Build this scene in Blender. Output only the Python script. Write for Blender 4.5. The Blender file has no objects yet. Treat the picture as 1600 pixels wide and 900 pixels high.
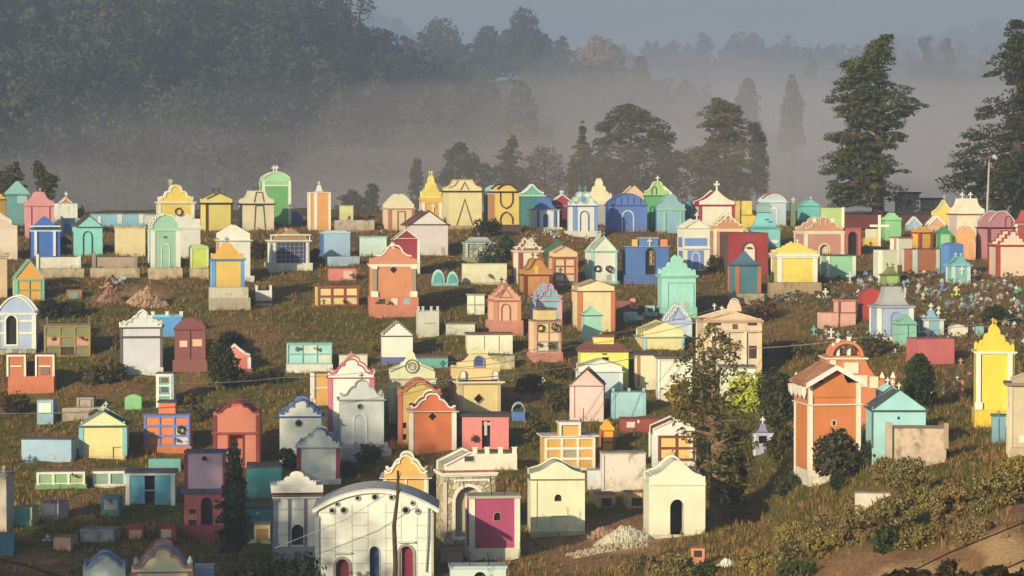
import bpy, bmesh, math, random
import numpy as np
from mathutils import Vector, Matrix
from mathutils import noise as mnoise

# ------------------------------------------------------------------ camera, sky, sun, exposure
S = bpy.context.scene
C = S.collection
F = 4537.0                      # focal length in pixels of a 1600 px wide picture
HORIZON = 300.0
PITCH = math.atan((450 - HORIZON) / F)
cam_d = bpy.data.cameras.new('camera')
cam = bpy.data.objects.new('camera', cam_d); C.objects.link(cam)
cam_d.sensor_width = 36.0
cam_d.lens = 36.0 * F / 1600.0
cam_d.clip_start = 0.5; cam_d.clip_end = 9000
cam.location = (0, 0, 0)
cam.rotation_euler = (math.pi / 2 - PITCH, 0, 0)
S.camera = cam

SUN_AZ, SUN_EL = 32.0, 17.0     # degrees left of the camera's back, above the horizon
W = bpy.data.worlds.new('World'); S.world = W; W.use_nodes = True
nt = W.node_tree; nt.nodes.clear()
sky = nt.nodes.new('ShaderNodeTexSky'); sky.sky_type = 'NISHITA'; sky.sun_disc = False
sky.sun_elevation = math.radians(SUN_EL); sky.sun_rotation = math.radians(180 + SUN_AZ)
sky.air_density = 1.0; sky.dust_density = 2.5; sky.ozone_density = 1.6
bg = nt.nodes.new('ShaderNodeBackground'); bg.inputs['Strength'].default_value = 0.066
wo = nt.nodes.new('ShaderNodeOutputWorld')
nt.links.new(sky.outputs[0], bg.inputs[0]); nt.links.new(bg.outputs[0], wo.inputs[0])
sl = bpy.data.lights.new('sun', 'SUN'); sl.energy = 5.0; sl.angle = math.radians(0.6); sl.color = (1.0, 0.735, 0.45)
so = bpy.data.objects.new('sun', sl); C.objects.link(so)
az, el = math.radians(SUN_AZ), math.radians(SUN_EL)
SDIR = Vector((-math.sin(az) * math.cos(el), -math.cos(az) * math.cos(el), math.sin(el)))
so.rotation_euler = SDIR.to_track_quat('Z', 'Y').to_euler()
so.location = (0, 0, 60)
S.view_settings.view_transform = 'Standard'; S.view_settings.look = 'None'
S.view_settings.exposure = 0.30; S.view_settings.gamma = 1.0
S.view_settings.use_curve_mapping = False
S.render.engine = 'CYCLES'
S.cycles.use_denoising = True
S.cycles.max_bounces = 5; S.cycles.diffuse_bounces = 3; S.cycles.glossy_bounces = 2
S.cycles.transmission_bounces = 2; S.cycles.transparent_max_bounces = 6; S.cycles.volume_bounces = 1
S.cycles.volume_max_steps = 64
S.cycles.caustics_reflective = False; S.cycles.caustics_refractive = False

LIGHT = (1.24, 0.95, 0.64)      # what full sun does to a white wall: turns a sunlit colour back into the paint's own

# ------------------------------------------------------------------ helpers
rng = np.random.default_rng(7); random.seed(7)
cp, sp = math.cos(PITCH), math.sin(PITCH)
def ray(px, py):
    """world direction through a picture point of the 1600x900 photograph, with y = 1"""
    x = (px - 800) / F; y = -(py - 450) / F
    dy = cp + y * sp; dz = -sp + y * cp
    return (x / dy, dz / dy)
def at(px, py, Y):
    a, b = ray(px, py); return Vector((a * Y, Y, b * Y))
def proj(X, Y, Z):
    yc = Z * cp + Y * sp; zc = Y * cp - Z * sp
    return 800 + F * X / zc, 450 - F * yc / zc

def lin(h):
    if isinstance(h, str):
        v = [int(h[i:i + 2], 16) / 255 for i in (0, 2, 4)]
        return [c / 12.92 if c <= 0.04045 else ((c + 0.055) / 1.055) ** 2.4 for c in v]
    return list(h)
def paint(h):
    """sunlit colour as seen -> the surface's own colour"""
    if not isinstance(h, str): return list(h)
    v = lin(h); g_ = .3 * v[0] + .55 * v[1] + .15 * v[2]; k_ = .74 if v[2] > v[0] or v[1] > v[0] * 1.1 else .92
    v = [g_ + (c - g_) * k_ for c in v]; v[2] *= .93 if k_ < .8 else .87
    a = [min(0.84, max(0.012, c / l)) for c, l in zip(v, LIGHT)]
    return a

MATS = {}
def mat(h, kind='plaster', stain=0.3):
    key = (h if isinstance(h, str) else tuple(h), kind, stain)
    if key in MATS: return MATS[key]
    col = paint(h)
    m = bpy.data.materials.new(kind); m.use_nodes = True
    n = m.node_tree; nd = n.nodes; L = n.links
    b = nd['Principled BSDF']; b.inputs['Roughness'].default_value = 0.85
    b.inputs['Specular IOR Level'].default_value = 0.25
    geo = nd.new('ShaderNodeNewGeometry')
    def noise(scale, sc=(1, 1, 1), detail=4, rough=0.6):
        mp = nd.new('ShaderNodeVectorMath'); mp.operation = 'MULTIPLY'; mp.inputs[1].default_value = sc
        L.new(geo.outputs['Position'], mp.inputs[0])
        t = nd.new('ShaderNodeTexNoise'); t.inputs['Scale'].default_value = scale
        t.inputs['Detail'].default_value = detail; t.inputs['Roughness'].default_value = rough
        L.new(mp.outputs[0], t.inputs['Vector']); return t
    def ramp(src, a, c):
        r = nd.new('ShaderNodeMapRange'); r.inputs[1].default_value = a; r.inputs[2].default_value = c
        L.new(src, r.inputs[0]); return r.outputs[0]
    def mix(fac, A, B, mode='MIX'):
        x = nd.new('ShaderNodeMix'); x.data_type = 'RGBA'; x.blend_type = mode
        if isinstance(fac, float): x.inputs[0].default_value = fac
        else: L.new(fac, x.inputs[0])
        for s, v in ((6, A), (7, B)):
            if isinstance(v, (list, tuple)): x.inputs[s].default_value = (*v[:3], 1)
            else: L.new(v, x.inputs[s])
        return x.outputs[2]
    def mul(a, k):
        x = nd.new('ShaderNodeMath'); x.operation = 'MULTIPLY'
        L.new(a, x.inputs[0])
        if isinstance(k, (int, float)): x.inputs[1].default_value = k
        else: L.new(k, x.inputs[1])
        return x.outputs[0]
    def bump(src, strength, dist):
        bp = nd.new('ShaderNodeBump'); bp.inputs['Strength'].default_value = strength; bp.inputs['Distance'].default_value = dist
        L.new(src, bp.inputs['Height']); L.new(bp.outputs[0], b.inputs['Normal'])
    if kind in ('plaster', 'concrete'):
        big = noise(0.9, detail=5, rough=0.65)
        fade = [min(0.84, c * 1.0 + 0.015) for c in col]
        dull = [c * 0.9 for c in col]
        base = mix(ramp(big.outputs[0], 0.35, 0.68), dull, fade)
        streak = noise(1.0, (4.2, 4.2, 0.6), detail=6, rough=0.8)
        patch = noise(2.6, detail=6, rough=0.7)
        s1 = mul(ramp(streak.outputs[0], 0.50, 0.74), ramp(patch.outputs[0], 0.38, 0.62))
        k = stain if kind == 'plaster' else max(stain, 0.75)
        grime = (0.055, 0.05, 0.042)
        if kind == 'concrete':
            mould = noise(1.7, (1, 1, .7), detail=7, rough=.75)
            base = mix(mul(ramp(mould.outputs[0], .52, .62), .7), [min(.7, c * 1.12) for c in col], [c * .3 for c in col])
            s1 = mul(s1, .25)
        base = mix(mul(s1, min(1.0, 0.0 + k * 0.8)), base, [g * 0.6 + c * 0.25 for g, c in zip(grime, col)])
        fl = noise(9.0, detail=3)
        base = mix(mul(ramp(fl.outputs[0], 0.60, 0.78), 0.05 + 0.5 * k), base, [c * 0.6 for c in col])
        tc = nd.new('ShaderNodeTexCoord'); so_ = nd.new('ShaderNodeSeparateXYZ'); L.new(tc.outputs['Object'], so_.inputs[0])
        low = nd.new('ShaderNodeMapRange'); low.inputs[1].default_value = 0.85; low.inputs[2].default_value = 0.0; L.new(so_.outputs[2], low.inputs[0])
        base = mix(mul(mul(low.outputs[0], ramp(patch.outputs[0], 0.34, 0.58)), 0.4 + .5 * k), base, [c * .45 + g * .35 for c, g in zip(col, (.20, .13, .07))])
        gz_ = nd.new('ShaderNodeSeparateXYZ'); L.new(tc.outputs['Generated'], gz_.inputs[0])
        drip = noise(1.0, (5.5, 5.5, 0.45), detail=6, rough=.8)
        base = mix(mul(mul(ramp(gz_.outputs[2], .52, 1.0), ramp(drip.outputs[0], .54, .72)), .12 + .7 * k), base, [c * .42 + .02 for c in col])
        blot = noise(0.55, (1, 1, 1.6), detail=6, rough=.72)
        base = mix(mul(ramp(blot.outputs[0], .56, .63), .10 + .28 * k), base, [c * .62 + .03 for c in col])
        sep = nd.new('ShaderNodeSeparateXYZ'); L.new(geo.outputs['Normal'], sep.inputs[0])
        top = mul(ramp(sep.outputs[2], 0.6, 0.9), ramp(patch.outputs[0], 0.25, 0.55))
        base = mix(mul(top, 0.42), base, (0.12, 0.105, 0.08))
        L.new(base, b.inputs['Base Color'])
        bump(patch.outputs[0], 0.22 if kind == 'plaster' else 0.6, 0.03)
    elif kind == 'stone':
        v = nd.new('ShaderNodeTexVoronoi'); v.inputs['Scale'].default_value = 3.2
        L.new(geo.outputs['Position'], v.inputs['Vector'])
        v2 = nd.new('ShaderNodeTexVoronoi'); v2.feature = 'DISTANCE_TO_EDGE'; v2.inputs['Scale'].default_value = 3.2
        L.new(geo.outputs['Position'], v2.inputs['Vector'])
        sepc = nd.new('ShaderNodeSeparateColor'); L.new(v.outputs['Color'], sepc.inputs[0])
        base = mix(sepc.outputs[0], [c * 0.6 for c in col], [min(.8, c * 1.3) for c in col])
        base = mix(ramp(v2.outputs['Distance'], 0.02, 0.08), [c * 0.4 for c in col], base)
        L.new(base, b.inputs['Base Color']); bump(ramp(v2.outputs['Distance'], 0.0, 0.12), 0.6, 0.04)
    elif kind == 'tile':
        big = noise(1.5, detail=4)
        base = mix(ramp(big.outputs[0], 0.35, 0.65), [c * 0.6 for c in col], [min(.8, c * 1.15) for c in col])
        L.new(base, b.inputs['Base Color'])
    elif kind in ('leaf', 'dryleaf'):
        a = noise(0.55, detail=3); c2 = noise(5.0, detail=2)
        base = mix(ramp(a.outputs[0], 0.35, 0.65), [col[0] * 0.75, col[1] * 0.80, col[2] * 0.8], [col[0] * 1.35, col[1] * 1.2, col[2] * 0.9])
        base = mix(mul(ramp(c2.outputs[0], 0.5, 0.75), 0.5), base, [col[0] * 1.8, col[1] * 1.5, col[2] * 1.1])
        L.new(base, b.inputs['Base Color']); b.inputs['Roughness'].default_value = 0.6
        tr = nd.new('ShaderNodeBsdfTranslucent'); L.new(base, tr.inputs[0])
        ms = nd.new('ShaderNodeMixShader'); ms.inputs[0].default_value = 0.22
        L.new(b.outputs[0], ms.inputs[1]); L.new(tr.outputs[0], ms.inputs[2])
        L.new(ms.outputs[0], nd['Material Output'].inputs[0])
    elif kind == 'bark':
        a = noise(3.0, (3, 3, 0.8), detail=5)
        L.new(mix(ramp(a.outputs[0], 0.35, 0.65), [c * 0.6 for c in col], [c * 1.3 for c in col]), b.inputs['Base Color'])
    elif kind == 'glass':
        b.inputs['Base Color'].default_value = (*col, 1); b.inputs['Roughness'].default_value = 0.25
        b.inputs['Specular IOR Level'].default_value = 0.5
    elif kind == 'metal':
        a = noise(6.0, detail=3)
        L.new(mix(ramp(a.outputs[0], 0.4, 0.7), col, [c * 0.6 for c in col]), b.inputs['Base Color'])
        b.inputs['Roughness'].default_value = 0.6
    elif kind == 'forest':
        a = noise(0.075, detail=2); c2 = noise(0.5, detail=3)
        base = mix(ramp(a.outputs[0], 0.38, 0.62), [col[0] * 0.5, col[1] * 0.55, col[2] * 0.6], [col[0] * 1.8, col[1] * 1.5, col[2] * 1.1])
        base = mix(mul(ramp(c2.outputs[0], 0.45, 0.7), 0.3), base, [col[0] * 1.6, col[1] * 1.4, col[2] * 1.1])
        L.new(base, b.inputs['Base Color']); b.inputs['Roughness'].default_value = 0.8
    elif kind == 'earth':
        a = noise(1.3, detail=6, rough=0.7)
        L.new(mix(ramp(a.outputs[0], 0.3, 0.7), [c * 0.6 for c in col], [min(.8, c * 1.25) for c in col]), b.inputs['Base Color'])
        bump(a.outputs[0], 0.8, 0.08)
    MATS[key] = m
    return m

def mesh_obj(name, verts, faces, m, parent=None, smooth=False):
    me = bpy.data.meshes.new(name); me.from_pydata([tuple(v) for v in verts], [], faces); me.update()
    if m: me.materials.append(m)
    if smooth: me.polygons.foreach_set('use_smooth', [True] * len(me.polygons))
    o = bpy.data.objects.new(name, me); C.objects.link(o)
    if parent: o.parent = parent
    return o
def np_obj(name, V, Fa, m, parent=None, smooth=False):
    """big mesh from arrays; Fa is (n,3) or (n,4)"""
    me = bpy.data.meshes.new(name); k = Fa.shape[1]
    me.vertices.add(len(V)); me.vertices.foreach_set('co', np.ascontiguousarray(V, dtype=np.float32).ravel())
    me.loops.add(Fa.size); me.loops.foreach_set('vertex_index', np.ascontiguousarray(Fa, dtype=np.int32).ravel())
    me.polygons.add(len(Fa)); me.polygons.foreach_set('loop_start', np.arange(0, Fa.size, k, dtype=np.int32))
    me.polygons.foreach_set('loop_total', np.full(len(Fa), k, dtype=np.int32))
    if smooth: me.polygons.foreach_set('use_smooth', np.ones(len(Fa), dtype=bool))
    me.update(); me.validate()
    for mm in (m if isinstance(m, list) else [m]): me.materials.append(mm)
    o = bpy.data.objects.new(name, me); C.objects.link(o)
    if parent: o.parent = parent
    return o
def tag(o, label=None, cat=None, group=None, kind=None):
    if label: o['label'] = label
    if cat: o['category'] = cat
    if group: o['group'] = group
    if kind: o['kind'] = kind
    return o

class MB:
    """collects boxes, prisms and tubes into one mesh (local x right, y away from the camera, z up)"""
    def __init__(s): s.v = []; s.f = []
    def add(s, v, f):
        k = len(s.v); s.v += [tuple(p) for p in v]; s.f += [tuple(i + k for i in q) for q in f]; return s
    def box(s, x0, x1, y0, y1, z0, z1):
        return s.add([(x0, y0, z0), (x1, y0, z0), (x1, y1, z0), (x0, y1, z0), (x0, y0, z1), (x1, y0, z1), (x1, y1, z1), (x0, y1, z1)],
                     [(0, 3, 2, 1), (4, 5, 6, 7), (0, 1, 5, 4), (1, 2, 6, 5), (2, 3, 7, 6), (3, 0, 4, 7)])
    def prism(s, pts, y0, y1):
        """pts: outline in x,z (counter-clockwise seen from the front)"""
        n = len(pts)
        v = [(x, y0, z) for x, z in pts] + [(x, y1, z) for x, z in pts]
        f = [tuple(range(n)), tuple(range(2 * n - 1, n - 1, -1))]
        f += [(i, i + n, (i + 1) % n + n, (i + 1) % n) for i in range(n)]
        return s.add(v, f)
    def ribbon(s, pts, w, y0, y1, closed=False):
        """band of width w running inside a polyline in x,z"""
        n = len(pts); P = [Vector(p) for p in pts]; Q = []
        for i in range(n):
            a = P[i - 1] if (i > 0 or closed) else None; b = P[(i + 1) % n] if (i < n - 1 or closed) else None
            d1 = (P[i] - a) if a is not None else (b - P[i]); d2 = (b - P[i]) if b is not None else d1
            if d1.length < 1e-9: d1 = d2
            if d2.length < 1e-9: d2 = d1
            n1 = Vector((-d1.y, d1.x)).normalized(); n2 = Vector((-d2.y, d2.x)).normalized()
            m = n1 + n2
            m = n1 if m.length < 1e-6 else m.normalized()
            k = 1 / max(0.5, m.dot(n1)); Q.append(P[i] + m * w * k)
        for i in range(n if closed else n - 1):
            j = (i + 1) % n
            q = [P[i], P[j], Q[j], Q[i]]
            s.add([(p.x, y0, p.y) for p in q] + [(p.x, y1, p.y) for p in q],
                  [(0, 1, 2, 3), (7, 6, 5, 4), (0, 4, 5, 1), (1, 5, 6, 2), (2, 6, 7, 3), (3, 7, 4, 0)])
        return s
    def tube(s, pts, rad, n=6, cap=True):
        P = [Vector(p) for p in pts]; k = len(s.v); rings = []
        for i, p in enumerate(P):
            d = (P[min(i + 1, len(P) - 1)] - P[max(i - 1, 0)])
            d = d.normalized() if d.length > 1e-9 else Vector((0, 0, 1))
            u = d.cross(Vector((0, 0, 1)));
            if u.length < 1e-3: u = d.cross(Vector((1, 0, 0)))
            u.normalize(); w = d.cross(u); r = rad[i] if isinstance(rad, (list, tuple)) else rad
            rings.append([p + (u * math.cos(2 * math.pi * j / n) + w * math.sin(2 * math.pi * j / n)) * r for j in range(n)])
        v = [q for r in rings for q in r]; f = []
        for i in range(len(P) - 1):
            for j in range(n):
                f.append((i * n + j, i * n + (j + 1) % n, (i + 1) * n + (j + 1) % n, (i + 1) * n + j))
        if cap: f += [tuple(range(n - 1, -1, -1)), tuple(range((len(P) - 1) * n, len(P) * n))]
        return s.add(v, f)
    def build(s, name, m, parent=None, smooth=False):
        o = mesh_obj(name, s.v, s.f, m, parent, smooth); return o
def wobble(seed, X, Y, sc, oct=3):
    v = 0; a = 1; t = 0
    for i in range(oct):
        v += a * mnoise.noise((X * sc + seed, Y * sc - seed, seed * 0.37)); t += a; a *= 0.5; sc *= 2.1
    return v / t
HAZE_D = 0.00060
MIST_C = (0.93, 0.94, 1.0)
MISTS = [(300, 2900, -6000, 7600, 135.0, 60, 0.00042, 31, (0.42, 0.64, 1.0)),
         (306, 560, -500, 2100, 3.0, -20, 0.0020, 11, MIST_C),
         (262, 600, -300, 2100, 11.0, -12, 0.0014, 12, MIST_C),
         (246, 282, 200, 1500, 4.5, -6, 0.0038, 15, MIST_C),
         (247, 281, 300, 1400, 9.5, -6, 0.0032, 16, MIST_C),
         (360, 700, -100, 2400, 17.0, -20, 0.0007, 17, MIST_C),
         (380, 720, 150, 2400, 23.0, -20, 0.0008, 13, MIST_C),
         (400, 740, 420, 2500, 30.0, -20, 0.0009, 18, MIST_C),
         (620, 1000, 500, 2400, 28.0, -20, 0.0013, 19, MIST_C),
         (640, 1020, 750, 2400, 38.0, -20, 0.0015, 14, MIST_C)]
# ------------------------------------------------------------------ ground: rows of the slope seen at each depth
YS = [0, 30, 60, 72, 85, 100, 110, 122, 135, 148, 160, 172, 182, 195, 210, 230, 255, 300]
LEFTROW = [None, None, None, None, 1125, 975, 900, 822, 720, 612, 522, 455, 422, 388, 360, 338, 335, 420]
TAB = {
 -700: [-12, -15, -16, -16, 1125, 970, 895, 820, 720, 612, 522, 455, 422, 388, 360, 338, 335, 420],
 0:    [-12, -15, -16, -16, 1125, 970, 895, 820, 720, 612, 522, 455, 422, 388, 360, 338, 335, 420],
 500:  [-12, -15, -16, -16, 1120, 980, 910, 835, 735, 620, 522, 458, 425, 390, 362, 338, 335, 420],
 800:  [-12, -15, -16, -15.6, 1080, 960, 890, 815, 715, 610, 520, 462, 430, 395, 362, 338, 335, 420],
 1050: [-12, -15, -15.5, -14.5, 1020, 920, 868, 805, 710, 612, 530, 470, 435, 395, 362, 338, 335, 420],
 1180: [-12, -14, -14.5, -13.5, 985, 890, 845, 800, 720, 628, 540, 480, 440, 395, 362, 340, 335, 420],
 1260: [-12, -13, -13.5, -12.5, 960, 850, 795, 735, 662, 590, 525, 470, 432, 395, 362, 340, 335, 420],
 1420: [-12, -13, -13.0, 985, 870, 760, 715, 672, 620, 566, 510, 462, 430, 395, 362, 342, 335, 420],
 1600: [-12, -12.5, -12.0, 885, 800, 722, 690, 655, 610, 560, 505, 458, 428, 395, 365, 345, 335, 420],
 2300: [-12, -12, -11.5, 870, 790, 715, 685, 650, 605, 555, 500, 455, 425, 395, 365, 345, 335, 420],
}
def row_z(px, r, Y): return ray(px, r)[1] * Y
COLS = sorted(TAB)
ZT = {c: [(v if v < 0 else row_z(c, v, y)) for v, y in zip(TAB[c], YS)] for c in COLS}
def _interp_y(zs, Y):
    if Y <= YS[0]: return zs[0]
    if Y >= YS[-1]: return zs[-1]
    i = max(k for k in range(len(YS)) if YS[k] <= Y)
    i = min(i, len(YS) - 2)
    t = (Y - YS[i]) / (YS[i + 1] - YS[i])
    def m(k):
        a, b = max(0, k - 1), min(len(YS) - 1, k + 1)
        return (zs[b] - zs[a]) / (YS[b] - YS[a])
    h = YS[i + 1] - YS[i]
    return ((2 * t**3 - 3 * t**2 + 1) * zs[i] + (t**3 - 2 * t**2 + t) * h * m(i) + (-2 * t**3 + 3 * t**2) * zs[i + 1] + (t**3 - t**2) * h * m(i + 1))
def gz_px(px, Y):
    px = min(max(px, COLS[0]), COLS[-1])
    j = max(k for k in range(len(COLS)) if COLS[k] <= px); j = min(j, len(COLS) - 2)
    t = (px - COLS[j]) / (COLS[j + 1] - COLS[j]); t = t * t * (3 - 2 * t)
    return _interp_y(ZT[COLS[j]], Y) * (1 - t) + _interp_y(ZT[COLS[j + 1]], Y) * t
def G(X, Y):
    """height of the slope"""
    px = 800 + F * X / max(Y, 40)
    z = gz_px(px, Y)
    k = min(1, max(0, (Y - 50) / 30))
    return z + k * (0.34 * wobble(3.1, X, Y, 0.10, 2) + 0.20 * wobble(9.7, X, Y, 0.5, 3))
def depth_at(px, row):
    """distance of the slope where the picture column px meets the ground at that row"""
    u = (px - 800) / F
    Y = 62.0
    while Y < 250:
        a = proj(u * Y, Y, gz_px(px, Y))[1]
        if a <= row: break
        Y += 0.25
    return Y
CREST = 300.0
# far land: ridges given by the picture row of their ground line
RIDGES = [
 (620, 300, 160, [(-1500, -340), (-400, -170), (0, -45), (300, 15), (440, 62), (520, 118), (580, 168), (640, 212), (720, 255), (790, 292), (860, 350), (1000, 500)]),
 (820, 240, 200, [(300, 90), (520, 130), (600, 160), (660, 140), (740, 132), (800, 126), (870, 148), (930, 172), (1000, 196), (1080, 214), (1180, 260), (1300, 320), (1500, 480)]),
 (1050, 260, 250, [(1200, 330), (1330, 225), (1400, 175), (1450, 150), (1560, 145), (1700, 125), (2300, 70)]),
 (1550, 420, 350, [(600, 200), (850, 138), (950, 114), (1030, 96), (1100, 104), (1170, 98), (1260, 112), (1400, 118), (1600, 110), (2400, 70)]),
 (2300, 500, 400, [(-500, -50), (300, 30), (560, 42), (620, 66), (700, 120), (900, 110), (1200, 100), (1420, 92), (1520, 72), (1600, 62), (2400, 40)]),
]
def ridge_row(pts, px):
    if px <= pts[0][0]: return pts[0][1]
    if px >= pts[-1][0]: return pts[-1][1]
    for (a, ra), (b, rb) in zip(pts, pts[1:]):
        if a <= px <= b:
            t = (px - a) / (b - a); t = t * t * (3 - 2 * t); return ra + (rb - ra) * t
FLOOR = -42.0
def FZ(X, Y):
    px = 800 + F * X / Y; z = FLOOR + 3 * wobble(5, X, Y, 0.006, 2)
    for Yr, wf, wb, pts in RIDGES:
        t = (Y - Yr) / (wf if Y < Yr else wb)
        if abs(t) >= 1: continue
        zr = row_z(px, ridge_row(pts, px), Yr)
        k = (1 + math.cos(math.pi * t)) / 2
        k = k ** 0.8
        z = max(z, FLOOR + (zr - FLOOR) * k + 2.5 * wobble(2, X, Y, 0.012, 3) * k)
    b = min(1, max(0, (Y - CREST) / 60)); b = b * b * (3 - 2 * b)
    if b < 1:
        z0 = gz_px(800 + F * X / Y, CREST) - 0.35 * (Y - CREST)
        z = max(z0, FLOOR) * (1 - b) + z * b
    return z

# bare earth and path patches (picture ellipses: column, row, half width, half height, strength)
EARTH = [(170, 463, 22, 14, 1), (230, 463, 38, 16, 1), (960, 838, 70, 30, 1), (900, 870, 60, 22, .8), (1000, 820, 40, 16, .8),
         (1460, 885, 190, 26, 1), (1570, 860, 60, 40, 1), (1590, 800, 25, 22, .8), (1380, 770, 60, 10, .6), (300, 590, 16, 30, .7),
         (60, 880, 60, 16, .9), (130, 880, 60, 8, .7), (1180, 820, 60, 8, .5), (820, 610, 25, 12, .5), (700, 440, 60, 12, .6), (940, 372, 80, 8, .5),
         (1225, 500, 40, 25, .4), (1450, 440, 150, 40, .55), (760, 880, 50, 12, .5), (380, 520, 60, 20, .4), (100, 690, 60, 8, .6), (160, 610, 50, 10, .4), (130, 790, 30, 25, .5)]
GREEN = [(520, 505, 130, 14, 1), (130, 490, 60, 18, .8), (100, 585, 60, 20, .8), (700, 520, 40, 20, .6), (1240, 640, 60, 40, .7), (1290, 560, 60, 20, .5),
         (1380, 720, 90, 30, .8), (1200, 720, 60, 40, .9), (880, 800, 80, 12, 1), (830, 680, 40, 40, 1), (120, 830, 90, 25, .8), (1000, 900, 200, 20, .5),
         (1480, 640, 60, 40, .6), (250, 820, 80, 30, .9), (1300, 800, 90, 40, .8), (1170, 780, 80, 30, .7), (1530, 760, 90, 40, .9), (560, 740, 40, 20, .8), (960, 560, 40, 30, .7), (430, 830, 60, 40, .9), (1000, 680, 60, 20, .6)]
PALE = [(1572, 872, 30, 34, 1), (1440, 893, 60, 12, .6), (985, 852, 40, 12, .7), (215, 462, 30, 8, .5), (1540, 850, 20, 10, .7)]
def zone(Z, px, py):
    v = 0
    for cx, cy, rx, ry, k in Z:
        d = ((px - cx) / rx) ** 2 + ((py - cy) / ry) ** 2
        if d < 2.2: v = max(v, k * min(1, max(0, (2.2 - d) / 1.6)))
    return v

def ground_material():
    m = bpy.data.materials.new('hillside_ground'); m.use_nodes = True
    n = m.node_tree; nd = n.nodes; L = n.links; b = nd['Principled BSDF']; b.inputs['Roughness'].default_value = 0.95
    b.inputs['Specular IOR Level'].default_value = 0.1
    geo = nd.new('ShaderNodeNewGeometry'); at_ = nd.new('ShaderNodeAttribute'); at_.attribute_name = 'zone'
    sep = nd.new('ShaderNodeSeparateColor'); L.new(at_.outputs['Color'], sep.inputs[0])
    def noise(scale, detail=6, rough=0.65):
        t = nd.new('ShaderNodeTexNoise'); t.inputs['Scale'].default_value = scale; t.inputs['Detail'].default_value = detail; t.inputs['Roughness'].default_value = rough
        L.new(geo.outputs['Position'], t.inputs['Vector']); return t.outputs[0]
    def rmp(s, a, c, lo=0, hi=1):
        r = nd.new('ShaderNodeMapRange'); r.inputs[1].default_value = a; r.inputs[2].default_value = c; r.inputs[3].default_value = lo; r.inputs[4].default_value = hi
        L.new(s, r.inputs[0]); return r.outputs[0]
    def mix(f, A, B):
        x = nd.new('ShaderNodeMix'); x.data_type = 'RGBA'
        L.new(f, x.inputs[0])
        for s, v in ((6, A), (7, B)):
            if isinstance(v, tuple): x.inputs[s].default_value = (*v, 1)
            else: L.new(v, x.inputs[s])
        return x.outputs[2]
    def add(a, c):
        x = nd.new('ShaderNodeMath'); x.operation = 'ADD'; x.use_clamp = True; L.new(a, x.inputs[0]); L.new(c, x.inputs[1]); return x.outputs[0]
    n1, n2, n3 = noise(0.22), noise(1.4), noise(6.0, 4)
    dry = mix(rmp(n2, .35, .65), (0.12, 0.08, 0.035), (0.27, 0.185, 0.08))
    grn = mix(rmp(n2, .35, .65), (0.065, 0.08, 0.02), (0.18, 0.19, 0.045))
    g = add(rmp(n1, .41, .50, 0, .9), sep.outputs[1])
    base = mix(g, dry, grn)
    ear = mix(rmp(n3, .35, .65), (0.20, 0.115, 0.065), (0.42, 0.26, 0.15))
    e = add(rmp(n2, .66, .75, 0, .6), sep.outputs[0])
    x = nd.new('ShaderNodeMath'); x.operation = 'MULTIPLY'; L.new(sep.outputs[0], x.inputs[0]); L.new(rmp(n3, .25, .6, .55, 1.2), x.inputs[1]); x.use_clamp = True
    base = mix(add(x.outputs[0], rmp(n2, .68, .8, 0, .5)), base, ear)
    x2 = nd.new('ShaderNodeMath'); x2.operation = 'MULTIPLY'; L.new(sep.outputs[2], x2.inputs[0]); L.new(rmp(n3, .25, .55, .5, 1.2), x2.inputs[1]); x2.use_clamp = True
    base = mix(x2.outputs[0], base, (0.60, 0.44, 0.24))
    base = mix(rmp(n3, .62, .8, 0, .5), base, (0.04, 0.03, 0.02))
    L.new(base, b.inputs['Base Color'])
    bp = nd.new('ShaderNodeBump'); bp.inputs['Strength'].default_value = 1.0; bp.inputs['Distance'].default_value = 0.25
    L.new(n3, bp.inputs['Height']); L.new(bp.outputs[0], b.inputs['Normal'])
    return m

cols = [-2600, -1800, -1300, -1000, -800, -600, -450] + list(range(-330, 1930, 7)) + [2050, 2200, 2400, 2700, 3200, 4200]
ydep = [0, 10, 20, 30, 40, 50, 56] + list(np.arange(60, 116, 0.55)) + list(np.arange(116, 236, 0.8)) + list(np.arange(238, 301, 4))
V = []; Z = []
for Y in ydep:
    for px in cols:
        X = (px - 800) / F * max(Y, 40)
        z = G(X, Y); V.append((X, Y, z))
        if Y > 55 and -350 < px < 1950:
            a, b2 = proj(X, Y, z)
            d = 26 * wobble(1.3, X, Y, 0.35, 3)
            Z.append((zone(EARTH, a + d, b2 + d * 0.4), zone(GREEN, a + d, b2 + d * .4), zone(PALE, a + d, b2 + d * .4)))
        else: Z.append((0, 0.3, 0))
nc = len(cols)
I = np.arange(len(ydep) - 1)[:, None] * nc + np.arange(nc - 1)[None]
Fq = np.stack([I, I + 1, I + 1 + nc, I + nc], -1).reshape(-1, 4)
ground = np_obj('ground', np.array(V), Fq, ground_material(), smooth=True)
ca = ground.data.color_attributes.new('zone', 'FLOAT_COLOR', 'POINT')
ca.data.foreach_set('color', np.array([(a, b, c_, 1) for a, b, c_ in Z], dtype=np.float32).ravel())
tag(ground, kind='structure')

cols2 = [-2600, -1800, -1200, -800, -600, -450, -330] + list(range(-240, 1900, 20)) + [1990, 2200, 2500, 3200, 4200]
ydep2 = [CREST + 10 * i for i in range(0, 80)] + list(np.arange(1100, 2800, 40)) + [2900, 3050]
V = []
for Y in ydep2:
    for px in cols2:
        X = (px - 800) / F * Y; V.append((X, Y, (G(X, Y) if Y == CREST else FZ(X, Y))))
nc = len(cols2)
I = np.arange(len(ydep2) - 1)[:, None] * nc + np.arange(nc - 1)[None]
hills = np_obj('hills', np.array(V), np.stack([I, I + 1, I + 1 + nc, I + nc], -1).reshape(-1, 4), mat((0.05, 0.06, 0.03), 'forest'), smooth=True)
tag(hills, kind='structure')

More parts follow.
